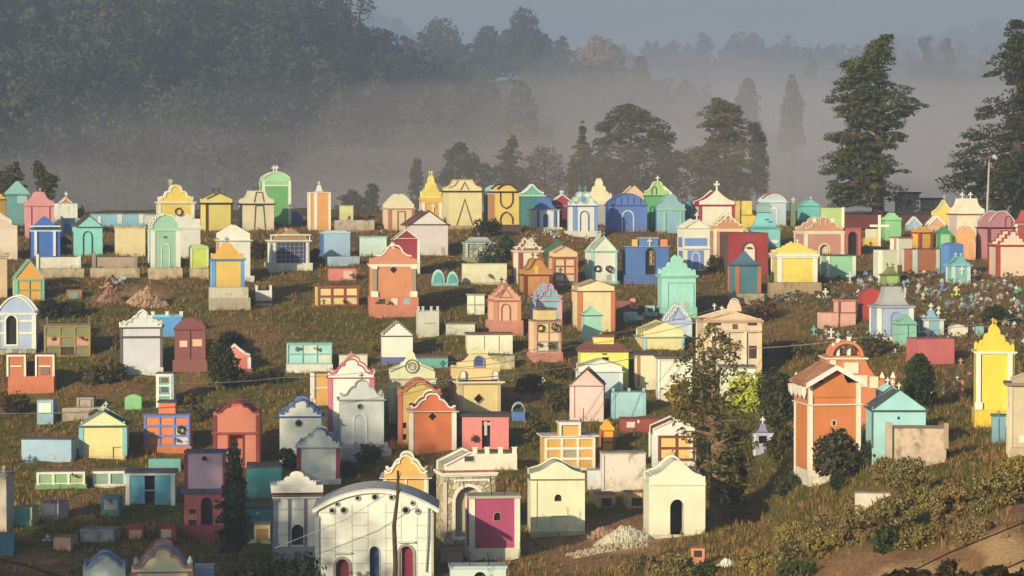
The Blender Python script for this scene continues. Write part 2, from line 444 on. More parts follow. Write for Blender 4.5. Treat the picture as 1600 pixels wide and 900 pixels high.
# ------------------------------------------------------------------ haze and valley mist
def volume_mat(name, col, dens, aniso=0.0):
    m = bpy.data.materials.new(name); m.use_nodes = True; n = m.node_tree; n.nodes.clear()
    v = n.nodes.new('ShaderNodeVolumePrincipled'); v.inputs['Color'].default_value = (*col, 1)
    v.inputs['Density'].default_value = dens; v.inputs['Anisotropy'].default_value = aniso
    o = n.nodes.new('ShaderNodeOutputMaterial'); n.links.new(v.outputs[0], o.inputs['Volume'])
    return m
HAZE_TOP = 150.0
hz = MB().box(-2300, 2300, -80, 3200, -52, HAZE_TOP).build('haze', volume_mat('haze', (0.48, 0.66, 1.0), HAZE_D))
tag(hz, kind='stuff')
def mist(Y0, Y1, x0, x1, ztop, zedge, dens, seed, col):
    nx, ny = 40, 22; v = []; f = []
    for j in range(ny + 1):
        for i in range(nx + 1):
            tx, ty = i / nx, j / ny
            Y = Y0 + (Y1 - Y0) * ty; px = x0 + (x1 - x0) * tx; X = (px - 800) / F * (Y0 + Y1) / 2
            e = min(1, 4 * min(tx, 1 - tx)) * min(1, 5 * min(ty, 1 - ty)); e = e * e * (3 - 2 * e)
            zt = zedge + (ztop - zedge) * e * (1 + 0.45 * wobble(seed, X, Y, 0.008, 3) + 0.15 * wobble(seed + 4, X, Y, 0.05, 2))
            v.append((X, Y, zt))
    n = len(v)
    v += [(x, y, -46.5) for x, y, z in v]
    w = nx + 1
    for j in range(ny):
        for i in range(nx):
            a = j * w + i; f.append((a, a + 1, a + 1 + w, a + w)); f.append((a + n, a + w + n, a + 1 + w + n, a + 1 + n))
    for i in range(nx):
        a = i; f.append((a + n, a + 1 + n, a + 1, a)); a = ny * w + i; f.append((a, a + 1, a + 1 + n, a + n))
    for j in range(ny):
        a = j * w; f.append((a, a + w, a + w + n, a + n)); a = j * w + nx; f.append((a + n, a + w + n, a + w, a))
    o = mesh_obj('mist', v, f, volume_mat('mist', col, dens), smooth=False)
    tag(o, kind='stuff'); return o
for a in MISTS: mist(*a)
# ------------------------------------------------------------------ foliage
def leaf_cards(cen, rad, per, size, shell=(0.55, 1.05), aspect=0.55, out=0.9, flatness=0.0, rot=None):
    """cen (n,3), rad (n,3): leaf quads spread through the ellipsoids"""
    n = len(cen); N = n * per
    c = np.repeat(cen, per, 0); r = np.repeat(rad, per, 0)
    d = rng.normal(size=(N, 3)); d /= np.linalg.norm(d, axis=1, keepdims=True)
    k = rng.uniform(shell[0], shell[1], (N, 1))
    q_ = d * r * k
    if rot is not None:
        ra = np.repeat(rot, per); ca, sa = np.cos(ra), np.sin(ra); q_ = np.stack([q_[:, 0] * ca - q_[:, 1] * sa, q_[:, 0] * sa + q_[:, 1] * ca, q_[:, 2] - 0.16 * q_[:, 0]], 1)
    p = c + q_
    nrm = d / np.maximum(r / r.max(1, keepdims=True), .3) * out + rng.normal(size=(N, 3)) * 0.55 + np.array([0, 0, flatness])
    nrm /= np.linalg.norm(nrm, axis=1, keepdims=True)
    t = np.cross(nrm, rng.normal(size=(N, 3))); t /= np.linalg.norm(t, axis=1, keepdims=True) + 1e-9
    b = np.cross(nrm, t); s = (size * rng.uniform(0.6, 1.35, (N, 1)))
    V = np.stack([p - t * s, p - b * s * aspect, p + t * s, p + b * s * aspect], 1).reshape(-1, 3)
    return V, np.arange(N * 4).reshape(-1, 4)

def tree(name, label, px, Y, sil, base=None, clumps=60, per=90, cr=0.9, leaf=0.16, style='ball', col=(0.05, 0.065, 0.025), bark=(0.07, 0.05, 0.035),
         tr=0.25, group=None, inner=0.35, trunk_to=0.9, cat='tree', flat=None, kind='leaf', limbs=22, bend=0, wide=1.0, parts=('trunk', 'crown'), depthk=0.9):
    """sil: [(row, left column, right column)] from top to bottom of the crown as seen at distance Y"""
    X0, _, _ = at(px, 300, Y)
    zb = base if base is not None else (G(X0, Y) if Y < CREST else FZ(X0, Y))
    rows = [r[0] for r in sil]
    def prof(t):
        r = rows[0] + (rows[-1] - rows[0]) * t
        return r, np.interp(r, rows, [q[1] for q in sil]), np.interp(r, rows, [q[2] for q in sil])
    ws = np.array([prof(t)[2] - prof(t)[1] for t in np.linspace(0, 1, 60)]) + 3
    cdf = np.cumsum(ws) / ws.sum(); cen = []; rad = []; rots = []
    s = F / Y; nt_ = max(4, int((rows[-1] - rows[0]) / s / (cr * 1.15))); tier = rng.uniform(.6, 1.12, (nt_ + 1, 9))
    for i in range(clumps):
        t = float(np.interp((i + rng.uniform()) / clumps, cdf, np.linspace(0, 1, 60)))
        a = rng.uniform(0, 2 * math.pi)
        if style == 'pad': ti = int(round(t * nt_)); t = min(1, max(0, ti / nt_ + rng.normal() * .45 / nt_))
        r, xl, xr = prof(t); xm = (xl + xr) / 2; R = (xr - xl) / 2 / s
        if style == 'pad': R *= tier[ti, int(a / 6.2832 * 9) % 9] * 1.06
        q = inner + (1 - inner) * math.sqrt(rng.uniform())
        c0 = cr * rng.uniform(0.6, 1.25)
        Rr = max(0.02, R - c0 * (1.0 if style == 'pad' else .75))
        p = at(xm, r, Y); x = p.x + math.cos(a) * Rr * q; y = Y + math.sin(a) * Rr * q * depthk
        cen.append((x, y, p.z)); c1 = min(c0, max(R, 0.25 * cr) * 1.0)
        rad.append((c1 * 1.2, c1 * .75, c1 * .36) if style == 'pad' else ((c1 * 1.1, c1 * .9, c1 * .5) if style == 'mix' else (c1, c1, c1 * .72))); rots.append(a)
    cen = np.array(cen); rad = np.array(rad); rots = np.array(rots)
    root = bpy.data.objects.new(name, None); C.objects.link(root); root.location = (X0, Y, zb)
    off = np.array([X0, Y, zb])
    V_, F_ = leaf_cards(cen - off, rad, per, leaf, flatness=(0.5 if style == 'pad' else 0.15), rot=rots)
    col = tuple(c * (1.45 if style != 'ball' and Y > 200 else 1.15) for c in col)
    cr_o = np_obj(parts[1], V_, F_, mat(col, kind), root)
    top = at(*( (prof(1 - trunk_to)[1] + prof(1 - trunk_to)[2]) / 2, prof(1 - trunk_to)[0]), Y) - Vector(off)
    mb = MB(); npt = 7; axis = []
    for i in range(npt):
        t = i / (npt - 1); axis.append(Vector((top.x * t + bend * math.sin(math.pi * t), 0.15 * math.sin(3 * t), -0.3 + (top.z + 0.3) * t)))
    mb.tube(axis, [tr * (1.25 if i == 0 else 1) * (1 - 0.86 * i / (npt - 1)) for i in range(npt)], 7)
    idx = rng.permutation(len(cen))[:limbs]
    for i in idx:
        c = Vector(cen[i] - off); h = max(0.15 * top.z, min(top.z * 0.97, c.z - (0.1 + 0.25 * rng.uniform()) * (Vector((c.x, c.y, 0)) - Vector((top.x * .5, 0, 0))).length))
        t = max(0.05, min(1, h / max(top.z, .1))); a = Vector((top.x * t + bend * math.sin(math.pi * t), 0, h))
        mid = (a + c) / 2 + Vector((0, 0, 0.06 * (c - a).length))
        r0 = tr * (1 - 0.8 * t) * 0.45 + 0.015
        mb.tube([a, mid, c], [r0, r0 * .6, r0 * .2], 4)
    mb.build(parts[0], mat(bark, 'bark'), root)
    return tag(root, label, cat, group)

def bush(name, label, px, row, w, h, leaf=0.12, per=80, n=14, col=(0.05, 0.06, 0.02), cat='bush', group=None, Y=None, flowers=None, fl=0.2, kind='leaf', sink=0.1, stems=True, cr=None):
    """row: where it stands; w, h in picture pixels"""
    Y = Y or depth_at(px, row); s = F / Y; X0 = (px - 800) / F * Y; z0 = at(px, row, Y).z - sink
    root = bpy.data.objects.new(name, None); C.objects.link(root); root.location = (X0, Y, z0)
    R = w / 2 / s; H = h / s; cen = []; rad = []
    for i in range(n):
        a = rng.uniform(0, 2 * math.pi); q = math.sqrt(rng.uniform()); t = rng.uniform(0.12, 0.85)
        k = math.sqrt(max(0.05, 1 - (abs(t - 0.35) / 0.7) ** 2)) * 0.72
        c0 = (cr or 0.32 * min(2 * R, H * 1.3)) * rng.uniform(.7, 1.2)
        cen.append((math.cos(a) * R * q * k, math.sin(a) * R * q * k * 0.8, H * t)); rad.append((c0, c0, c0 * .8))
    cen = np.array(cen); rad = np.array(rad)
    V_, F_ = leaf_cards(cen, rad, per, leaf)
    np_obj('foliage', V_, F_, mat(col, kind), root)
    if stems:
        mb = MB()
        for i in range(min(n, 9)):
            c = Vector(cen[i]); mb.tube([(c.x * .15, c.y * .15, -0.1), tuple(c * .55), tuple(c)], [.035, .025, .01], 4)
        mb.build('stem', mat((0.09, 0.06, 0.04), 'bark'), root)
    if flowers:
        V_, F_ = leaf_cards(cen, rad * 1.04, max(3, int(per * fl)), leaf * .38, shell=(0.85, 1.1), aspect=.9)
        np_obj('blossom', V_, F_, mat(flowers, 'plaster', 0.1), root)
    return tag(root, label, cat, group)

# far woods: every crown small, one mass
def forest(name, ridge, n, px0, px1, h=(9, 16), per=26, leaf=0.75, col=(0.035, 0.05, 0.022), t0=-0.95, t1=0.12, jit=1.0, avoid=()):
    Yr, wf, wb, pts = RIDGES[ridge]; cen = []; rad = []; tv = MB()
    k = 0
    while k < n:
        px = rng.uniform(px0, px1); t = t0 + (t1 - t0) * rng.uniform() ** 0.8; Y = Yr + t * (wf if t < 0 else wb)
        X = (px - 800) / F * Y; z = FZ(X, Y)
        H = rng.uniform(*h) * (0.75 if rng.uniform() < .25 else 1)
        row = proj(X, Y, z + H)[1]; k += 1
        if row > 330: continue
        tall = rng.uniform() < 0.3
        m = 7
        for i in range(m):
            q = (i + .5) / m
            wd = (0.30 * H * (1.05 - q) + .5) if tall else (0.33 * H * math.sqrt(max(0.08, 1 - (2 * q - 0.95) ** 2)))
            a = rng.uniform(0, 6.28); rr = wd * .55 * rng.uniform(.3, 1)
            cen.append((X + math.cos(a) * rr, Y + math.sin(a) * rr, z + H * (0.25 + .72 * q)))
            c0 = wd * rng.uniform(.45, .8); rad.append((c0, c0, c0 * .75))
    V_, F_ = leaf_cards(np.array(cen), np.array(rad), per, leaf, shell=(.75, 1.05), aspect=.75, out=2.2)
    o = np_obj(name, V_, F_, mat(col, 'forest')); return tag(o, kind='stuff')
# ------------------------------------------------------------------ tombs: mesh code for every part
def P_arch(n=14): return [(0.5 * math.sin(math.pi / 2 * i / n), math.cos(math.pi / 2 * i / n)) for i in range(n + 1)]
def P_seg(e=0.35, n=10): return [(0.5 * i / n, e + (1 - e) * (1 - (i / n) ** 2)) for i in range(n + 1)] + [(0.5, 0)]
def P_scal(base, k=7, amp=0.07):
    out = []; m = 42
    def at_(t):
        L = [0]
        for a, b in zip(base, base[1:]): L.append(L[-1] + math.dist(a, b))
        d = t * L[-1]
        for i in range(len(base) - 1):
            if d <= L[i + 1] + 1e-9:
                q = (d - L[i]) / max(1e-9, L[i + 1] - L[i]); return (base[i][0] + (base[i + 1][0] - base[i][0]) * q, base[i][1] + (base[i + 1][1] - base[i][1]) * q)
        return base[-1]
    for i in range(m + 1):
        x, z = at_(i / m); b = abs(math.sin(math.pi * k * (i / m) + (math.pi / 2))) * amp
        r = math.hypot(x, z * .6) + 1e-6; out.append((min(.53, x + b * x / r * .6), z + b * (z * .6) / r))
    return out + [(0.5, 0)]
PROF = {
 'tri': [(0, 1), (.5, .08), (.5, 0)],
 'triw': [(0, 1), (.56, .0)],
 'low': [(0, 1), (.5, .42), (.5, 0)],
 'arch': P_arch(),
 'seg': P_seg(),
 'segl': P_seg(0.12),
 'ogee': [(0, 1), (.05, .99), (.10, .95), (.14, .88), (.165, .78), (.17, .68), (.20, .67), (.245, .62), (.29, .52), (.325, .40), (.35, .30), (.39, .25), (.43, .24), (.43, .32), (.5, .32), (.5, 0)],
 'swell': [(0, 1), (.05, .97), (.11, .88), (.17, .75), (.24, .60), (.32, .48), (.40, .41), (.44, .39), (.44, .34), (.5, .34), (.5, 0)],
 'bell': [(0, 1), (.08, .99), (.15, .93), (.19, .82), (.22, .68), (.27, .54), (.33, .43), (.40, .36), (.46, .33), (.5, .33), (.5, 0)],
 'miss': [(0, 1), (.06, .985), (.12, .93), (.16, .84), (.18, .72), (.18, .62), (.24, .64), (.29, .58), (.325, .47), (.34, .38), (.34, .32), (.42, .34), (.43, .20), (.46, .20), (.46, .30), (.5, .30), (.5, 0)],
 'trap': [(0, 1), (.22, 1), (.245, .84), (.27, .68), (.31, .53), (.36, .43), (.42, .37), (.46, .36), (.46, .3), (.5, .3), (.5, 0)],
 'conc': [(0, 1), (.06, .88), (.13, .72), (.22, .54), (.31, .40), (.40, .30), (.5, .24), (.5, 0)],
 'step': [(0, 1), (.12, 1), (.12, .76), (.23, .76), (.23, .52), (.34, .52), (.34, .28), (.45, .28), (.45, .12), (.5, .12), (.5, 0)],
 'baro': [(0, 1), (.05, .93), (.10, .84), (.12, .78), (.12, .62), (.17, .62), (.22, .58), (.25, .48), (.25, .38), (.32, .36), (.37, .3), (.39, .2), (.44, .3), (.47, .3), (.5, .2), (.5, 0)],
 'fan': [(0, 1), (.06, 1), (.07, .94), (.14, .94), (.16, .83), (.22, .82), (.25, .68), (.31, .66), (.34, .5), (.4, .48), (.43, .32), (.5, .3), (.5, 0)],
 'dome': [(0, 1), (.12, .98), (.13, .78), (.17, .74), (.22, .6), (.3, .42), (.4, .3), (.5, .26), (.5, 0)],
}
PROF['scal'] = P_scal(PROF['arch'][:-1] + [(.5, .12)], 5)
PROF['scalt'] = P_scal([(0, 1), (.5, .1)], 5, .09)
PROF['scalo'] = P_scal(PROF['conc'][:-1], 4, .08)
PROF['zig'] = [(0, 1)] + [q for i in range(1, 7) for q in (((i - .5) * .5 / 6, 1 - i * .14), (i * .5 / 6, 1 - i * .14 + .045))][:-1] + [(.5, .14), (.5, 0)]

def full_profile(kind, w, h, z0=0.0):
    p = PROF[kind]; right = [(x * w, z0 + z * h) for x, z in p]
    left = [(-x, z) for x, z in right[::-1]]
    if abs(right[0][0]) < 1e-6: left = left[:-1]
    return left + right            # left to right over the top
def arch_pts(cx, z0, w, z1, n=10):
    r = w / 2; hz_ = min(r * 1.15, (z1 - z0) * .9)
    return [(cx - r, z0), (cx + r, z0)] + [(cx + r * math.cos(math.pi * i / n), z1 - hz_ + hz_ * math.sin(math.pi * i / n)) for i in range(n + 1)]
def wall_mesh(w, h, d, holes, z0=-0.6):
    """box with openings cut into its front; every opening gets reveals"""
    bm = bmesh.new(); out = [(-w / 2, z0), (w / 2, z0), (w / 2, h), (-w / 2, h)]
    loops = [out] + [p for p, _ in holes]; edges = []
    for lp in loops:
        vs = [bm.verts.new((x, 0, z)) for x, z in lp]
        edges += [bm.edges.new((vs[i], vs[(i + 1) % len(vs)])) for i in range(len(vs))]
    bmesh.ops.triangle_fill(bm, edges=edges, use_beauty=True, use_dissolve=False, normal=(0, -1, 0))
    for lp, dep in holes:
        a = [bm.verts.new((x, 0, z)) for x, z in lp]; b = [bm.verts.new((x, dep, z)) for x, z in lp]; n = len(lp)
        for i in range(n): bm.faces.new((a[i], b[i], b[(i + 1) % n], a[(i + 1) % n]))
    q = [bm.verts.new(p) for p in [(-w / 2, 0, z0), (w / 2, 0, z0), (w / 2, d, z0), (-w / 2, d, z0), (-w / 2, 0, h), (w / 2, 0, h), (w / 2, d, h), (-w / 2, d, h)]]
    for f in [(1, 2, 6, 5), (2, 3, 7, 6), (3, 0, 4, 7), (4, 5, 6, 7), (0, 3, 2, 1)]: bm.faces.new([q[i] for i in f])
    me = bpy.data.meshes.new('wall'); bm.to_mesh(me); bm.free(); return me
def add_cross(root, x, y, z, h, col, t=None, name='cross'):
    h *= 1.3; t = t or h * 0.17; a = h * 0.62; zc = z + h * 0.64; k = t / 2; e = k * 1.7
    mb = MB()
    mb.prism([(x - k, z - .05), (x + k, z - .05), (x + k, zc - k), (x + a / 2 - k, zc - k), (x + a / 2, zc - e), (x + a / 2, zc + e), (x + a / 2 - k, zc + k), (x + k, zc + k),
              (x + k, z + h - k), (x + e, z + h), (x - e, z + h), (x - k, z + h - k), (x - k, zc + k), (x - a / 2 + k, zc + k), (x - a / 2, zc + e), (x - a / 2, zc - e), (x - a / 2 + k, zc - k), (x - k, zc - k)], y - k, y + k)
    return mb.build(name, mat(col, 'plaster', .15), root)
def circle(cx, cz, r, n=14, a0=0): return [(cx + r * math.cos(2 * math.pi * i / n + a0), cz + r * math.sin(2 * math.pi * i / n + a0)) for i in range(n)]

FOOT = []
def T(x0, x1, yb, yt, col, label, ls=6, g=None, gh=0, gc=None, gt=None, gtw=1.6, both=True, full=False, roofc=None,
      cor=None, pil=None, pl=None, slab=None, roof=None, cross=None, dr=1.15, name='tomb', cat='tomb', ex=(), st=0.3, D=None, group=None, sink=.0, gw=None, wk='plaster', fin=None, rs=0, depth=None):
    cx = (x0 + x1) / 2; Y = D or depth_at(cx, yb); base = at(cx, yb, Y); s = F / Y
    wpx = x1 - x0; d = depth or max(1.0, dr * wpx / s)
    if rs: ls = -rs
    phi = math.asin(max(-.55, min(.55, ls / (d * s)))); u = math.atan((cx - 800) / F); yaw = phi - u
    w = wpx / s / math.cos(phi); h = (yb - yt) / s
    Lx = lambda px: (px - cx) / s / math.cos(phi)
    Lz = lambda py: (yb - py) / s
    root = bpy.data.objects.new(name, None); C.objects.link(root)
    root.location = (base.x, base.y, base.z); root.rotation_euler = (0, 0, yaw)
    FOOT.append((label, base.x, base.y, w, d, yaw, root))
    tag(root, label, cat, group, 'thing')
    K = 1.0 / s                                     # one picture pixel in metres
    M = lambda c, kind='plaster', stn=None: mat(c, kind, st if stn is None else stn)
    holes = []; later = []
    for e in ex:
        k = e[0]
        if k in ('door', 'win', 'niche'):          # (kind, shape, centre column, top row, bottom row, width, fill colour, frame colour, frame px, depth m)
            _, shp, ex_, et, eb, ew, fc, frc, ft, dep = e
            hx, z1, z0, ww = Lx(ex_), Lz(et), Lz(eb), ew * K
            if shp == 'arch': pts = arch_pts(hx, z0, ww, z1)
            elif shp == 'dia': pts = [(hx, z0), (hx + ww / 2, (z0 + z1) / 2), (hx, z1), (hx - ww / 2, (z0 + z1) / 2)]
            elif shp == 'round': pts = circle(hx, (z0 + z1) / 2, ww / 2)
            elif shp == 'tri': pts = [(hx - ww / 2, z0), (hx + ww / 2, z0), (hx, z1)]
            else: pts = [(hx - ww / 2, z0), (hx + ww / 2, z0), (hx + ww / 2, z1), (hx - ww / 2, z1)]
            ok = z1 < h - .02 and abs(hx) + ww / 2 < w / 2 - .02
            if ok and dep > 0: holes.append((pts, dep)); yy = dep - .02
            else: yy = -.02; dep = 0
            def mk(pts=pts, fc=fc, frc=frc, ft=ft, yy=yy, k=k, dep=dep):
                o = None
                if fc:
                    o = MB().prism(pts, yy, yy + .03 if dep else .01).build({'door': 'door', 'win': 'window', 'niche': 'niche'}[k], M(fc, 'glass' if fc in DARK else 'plaster'), root)
                if frc:
                    q = MB(); pp = pts[::-1] if True else pts
                    q.ribbon(pts[::-1], ft * K, -.035, .01, closed=True)
                    q.build('frame', M(frc), o or root)
            later.append(mk)
    me = wall_mesh(w, h, d, holes); me.materials.append(M(col, wk))
    o = bpy.data.objects.new('wall', me); C.objects.link(o); o.parent = root
    for f in later: f()
    top = h
    if pl:                                          # plinth: colour, height px, extra px
        pc, ph, pe = pl[:3]; z = ph * K; e = pe * K
        MB().box(-w / 2 - e, w / 2 + e, -e - .01, d + e, -.9, z).build('plinth', mat(pc, pl[3] if len(pl) > 3 else 'plaster', .6), root)
    if pil:                                         # corner pilasters: colour, width px
        pc, pw = pil[:2]; a = pw * K; q = .04
        for sx in (-1, 1):
            xa, xb = (-w / 2 - q, -w / 2 + a) if sx < 0 else (w / 2 - a, w / 2 + q)
            mb = MB().box(xa, xb, -q, a, (pl[1] * K if pl else -.3), h - .005)
            if len(pil) > 2:                        # moulded foot and head
                mb.box(xa - .05, xb + .05, -q - .06, a + .03, (pl[1] * K if pl else -.3), (pl[1] * K if pl else 0) + .14)
                mb.box(xa - .05, xb + .05, -q - .06, a + .03, h - .14, h - .004)
            mb.build('pilaster', M(pc), root)
        MB().box(-w / 2 - q, -w / 2 + a * .8, d - a * .8, d + q, 0, h - .005).build('pilaster', M(pc), root)
    if cor:                                         # cornice: colour, thickness px, overhang px
        cc, ct, co = cor[:3]; t = ct * K; e = co * K + .03
        mb = MB().box(-w / 2 - e, w / 2 + e, -e, d + e, h - .002, h + t * .55)
        mb.box(-w / 2 - e * .6, w / 2 + e * .6, -e * .6, d + e * .6, h - t * .45, h - .002)
        mb.build('cornice', M(cc, 'plaster', max(st, .45)), root); top = h + t * .55
    if slab:                                        # flat roof slab: colour, thickness px, overhang px
        sc, sth, se = slab; e = se * K
        MB().box(-w / 2 - e, w / 2 + e, -e, d + e, h - .003, h + sth * K).build('roof', mat(sc, 'concrete', .7), root); top = h + sth * K
    if g:
        W_ = w + (gw or 0) * K * 2; H = gh * K; gc = gc or col
        pts = full_profile(g, W_, H, top - .004); th = min(.2, d * .2)
        if full:
            ring = pts[::-1]
            MB().prism(ring, 0.0, d).build('roof', M(roofc or gc), root)
            MB().prism(ring, -.03, .08).build('pediment', M(gc), root) if roofc else None
        else:
            MB().prism(pts[::-1], 0.0, th).build('pediment', M(gc), root)
            if both: MB().prism(pts[::-1], d - th, d).build('pediment', M(gc), root)
            if roofc:                               # roof surface running between the gables, a little below their edge
                q = [(x * .97, top + (z - top) * .90) for x, z in pts]
                MB().prism(q[::-1], th + .002, d - (th if both else 0) - .002).build('roof', M(roofc, 'tile'), root)
        if gt:
            for ya_, yb_ in [(-.07, th + .03)] + ([(d - th - .03, d + .05)] if both and not full else []):
                MB().ribbon(pts[1:-1] if len(pts) > 4 else pts, -gtw * K, ya_, yb_).build('pediment_trim', M(gt), root)
        apex = top + H
    else: apex = top
    if roof:                                        # ('pyr', height px, colour, top fraction, overhang px, curve)
        kind, rh, rc, tf, ro, cv = roof; e = ro * K; H = rh * K; n = 6 if cv else 1; V_ = []; F_ = []
        for i in range(n + 1):
            t = i / n; k = 1 - (1 - tf) * (t ** (1 - cv) if cv < 1 else t); zz = top + H * (t ** (1 + cv))
            xx, ya, yb_ = (w / 2 + e) * k, d / 2 - (d / 2 + e) * k, d / 2 + (d / 2 + e) * k
            V_ += [(-xx, ya, zz), (xx, ya, zz), (xx, yb_, zz), (-xx, yb_, zz)]
        for i in range(n):
            a = i * 4
            for j in range(4): F_.append((a + j, a + (j + 1) % 4, a + 4 + (j + 1) % 4, a + 4 + j))
        F_ += [(3, 2, 1, 0), (n * 4, n * 4 + 1, n * 4 + 2, n * 4 + 3)]
        MB().add(V_, F_).build('roof', M(rc), root); apex = top + H
    if fin:                                         # finials: colour, height px, list of columns
        fc, fh, fx = fin
        for px in fx:
            x = Lx(px); hh = fh * K
            MB().tube([(x, .08, top - .02 if g is None else top), (x, .08, top + hh * .35), (x, .08, top + hh * .6), (x, .08, top + hh)], [hh * .16, hh * .12, hh * .22, hh * .03], 6).build('finial', M(fc), root)
    if cross:                                       # colour, height px, [front, rear] flags or columns
        cc, ch, n = cross[:3]; zc = apex - .03
        yf = d / 2 if (roof or full) else .1
        add_cross(root, (Lx(cross[3]) if len(cross) > 3 else 0), yf if n == 1 else .1, zc, ch * K, cc)
        if n == 2: add_cross(root, (Lx(cross[3]) if len(cross) > 3 else 0), d - .1, zc, ch * K, cc)
    for e in ex:
        k = e[0]
        if k == 'line':                             # raised moulding: points, width px, colour
            pts = [(Lx(a), Lz(b)) for a, b in e[1]]; MB().ribbon(pts, e[2] * K, -.05, .01, closed=(len(e) > 4)).build('moulding', M(e[3]), root)
        elif k == 'rect':                           # raised panel: x0, y0, x1, y1, colour, part name
            MB().box(Lx(e[1]), Lx(e[3]), -.035 if len(e) < 8 else -e[7], .01 if len(e) < 8 or e[7] > 0 else .3, Lz(e[4]), Lz(e[2])).build(e[6] if len(e) > 6 else 'panel', M(e[5]), root)
        elif k == 'arc':                            # raised arch outline: centre, top, bottom, width, px, colour, fill
            pts = arch_pts(Lx(e[1]), Lz(e[3]), e[4] * K, Lz(e[2]))[1:]; pts = [(Lx(e[1]) + e[4] * K / 2, Lz(e[3]))] + pts[1:] + [(Lx(e[1]) - e[4] * K / 2, Lz(e[3]))]
            MB().ribbon(pts, e[5] * K, -.05, .01).build('moulding', M(e[6]), root)
            if len(e) > 7 and e[7]: MB().prism(arch_pts(Lx(e[1]), Lz(e[3]), e[4] * K, Lz(e[2])), -.012, .01).build('panel', M(e[7]), root)
        elif k == 'grid':                           # niches: x0,y0,x1,y1,cols,rows,frame colour,frame px,panel colours
            _, a0, b0, a1, b1, nc_, nr_, fc, ft, pcs = e
            X0, X1, Z0, Z1 = Lx(a0), Lx(a1), Lz(b1), Lz(b0); t = ft * K / 2; mb = MB()
            for i in range(nc_ + 1):
                xx = X0 + (X1 - X0) * i / nc_; mb.box(xx - t, xx + t, -.07, .01, Z0 - t, Z1 + t)
            for j in range(nr_ + 1):
                zz = Z0 + (Z1 - Z0) * j / nr_
                for i in range(nc_): mb.box(X0 + (X1 - X0) * i / nc_ + t, X0 + (X1 - X0) * (i + 1) / nc_ - t, -.066, .01, zz - t, zz + t)
            mb.build('frame', M(fc), root); q = 0
            for j in range(nr_):
                for i in range(nc_):
                    c = pcs[q % len(pcs)]; q += 1
                    xa = X0 + (X1 - X0) * i / nc_ + t; xb = X0 + (X1 - X0) * (i + 1) / nc_ - t; zb_ = Z1 - (Z1 - Z0) * (j + 1) / nr_ + t; zt = Z1 - (Z1 - Z0) * j / nr_ - t
                    if c: MB().box(xa + .003, xb - .003, -.012, .008, zb_ + .003, zt - .003).build('niche_panel', M(c), root)
        elif k == 'posts':                          # posts on top: columns, height px, width px, colour, row they stand on
            for px in e[1]:
                x = Lx(px); z = Lz(e[5]) if len(e) > 5 else top; t = e[3] * K / 2
                MB().box(x - t, x + t, .02, .02 + 2 * t, z - .02, z + e[2] * K).box(x - t * 1.25, x + t * 1.25, .02 - t * .25, .02 + 2.25 * t, z + e[2] * K, z + e[2] * K + .05).build('post', M(e[4]), root)
        elif k == 'block':                          # smaller upper block: x0,y0,x1,y1,colour,slab colour or None, (y start m)
            xa, xb = Lx(e[1]), Lx(e[2]); za, zb_ = Lz(e[4]), Lz(e[3]); ys = e[7] if len(e) > 7 else .05; ye = min(d * .95, ys + (xb - xa) * 1.1)
            MB().box(xa, xb, ys, ye, za - .02, zb_).build('upper_block', M(e[5]), root)
            if e[6]: MB().box(xa - .06, xb + .06, ys - .06, ye + .06, zb_ + .001, zb_ + .09).build('roof', mat(e[6], 'concrete', .6), root)
        elif k == 'disc':
            MB().prism(circle(Lx(e[1]), Lz(e[2]), e[3] * K, 18), -.03, .4 if e[4] == '1c1a1c' else .01).build('medallion', M(e[4]), root)
            if e[5]: MB().ribbon(circle(Lx(e[1]), Lz(e[2]), e[3] * K, 18)[::-1], -e[6] * K, -.07, .01, closed=True).build('ring', M(e[5]), root)
        elif k == 'tiles':                          # row of barrel tile ends: x0, x1, row, colour, size px  (or sloped: two ends)
            _, a0, r0, a1, r1, c, sz = e; n = max(3, int(abs(a1 - a0) / (sz * 1.25))); mb = MB(); rr = sz * K * .55
            for i in range(n):
                t = (i + .5) / n; x = Lx(a0 + (a1 - a0) * t); z = Lz(r0 + (r1 - r0) * t)
                mb.prism([(x - rr, z - rr * .2), (x + rr, z - rr * .2), (x + rr * .8, z + rr * .5), (x, z + rr * .85), (x - rr * .8, z + rr * .5)], -.12, .25)
            mb.build('roof_tiles', M(c, 'tile'), root)
        elif k == 'rods':                           # bare reinforcing rods: columns, row, height px
            for px in e[1]:
                x = Lx(px) + rng.uniform(-.02, .02); z = Lz(e[2]); MB().tube([(x, .3, z - .1), (x + rng.uniform(-.05, .05), .3, z + e[3] * K * rng.uniform(.7, 1.1))], .018, 4).build('rod', M((.05, .035, .025), 'metal'), root)
        elif k == 'gable2':                         # second gable shape standing on top: profile, x0, x1, row base, row top, colour, y m
            _, pr, a0, a1, r0, r1, c, yy = e
            p = full_profile(pr, (a1 - a0) * K, (r0 - r1) * K, Lz(r0)); ox = Lx((a0 + a1) / 2)
            MB().prism([(x + ox, z) for x, z in p][::-1], yy, yy + .16).build('pediment', M(c), root)
        elif k == 'cross':                          # column, row foot, height px, colour, y
            add_cross(root, Lx(e[1]), e[5] if len(e) > 5 else -.04, Lz(e[2]), e[3] * K, e[4])
        elif k == 'side':                           # panel on the visible left side: t0, t1 (share of depth), y0,y1, colour
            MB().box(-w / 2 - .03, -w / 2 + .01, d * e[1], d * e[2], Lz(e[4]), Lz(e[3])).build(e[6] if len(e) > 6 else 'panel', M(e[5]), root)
    return root
DARK = {'1c1a1c', '241c1c', '1a2440', '15181f', '2c2420'}

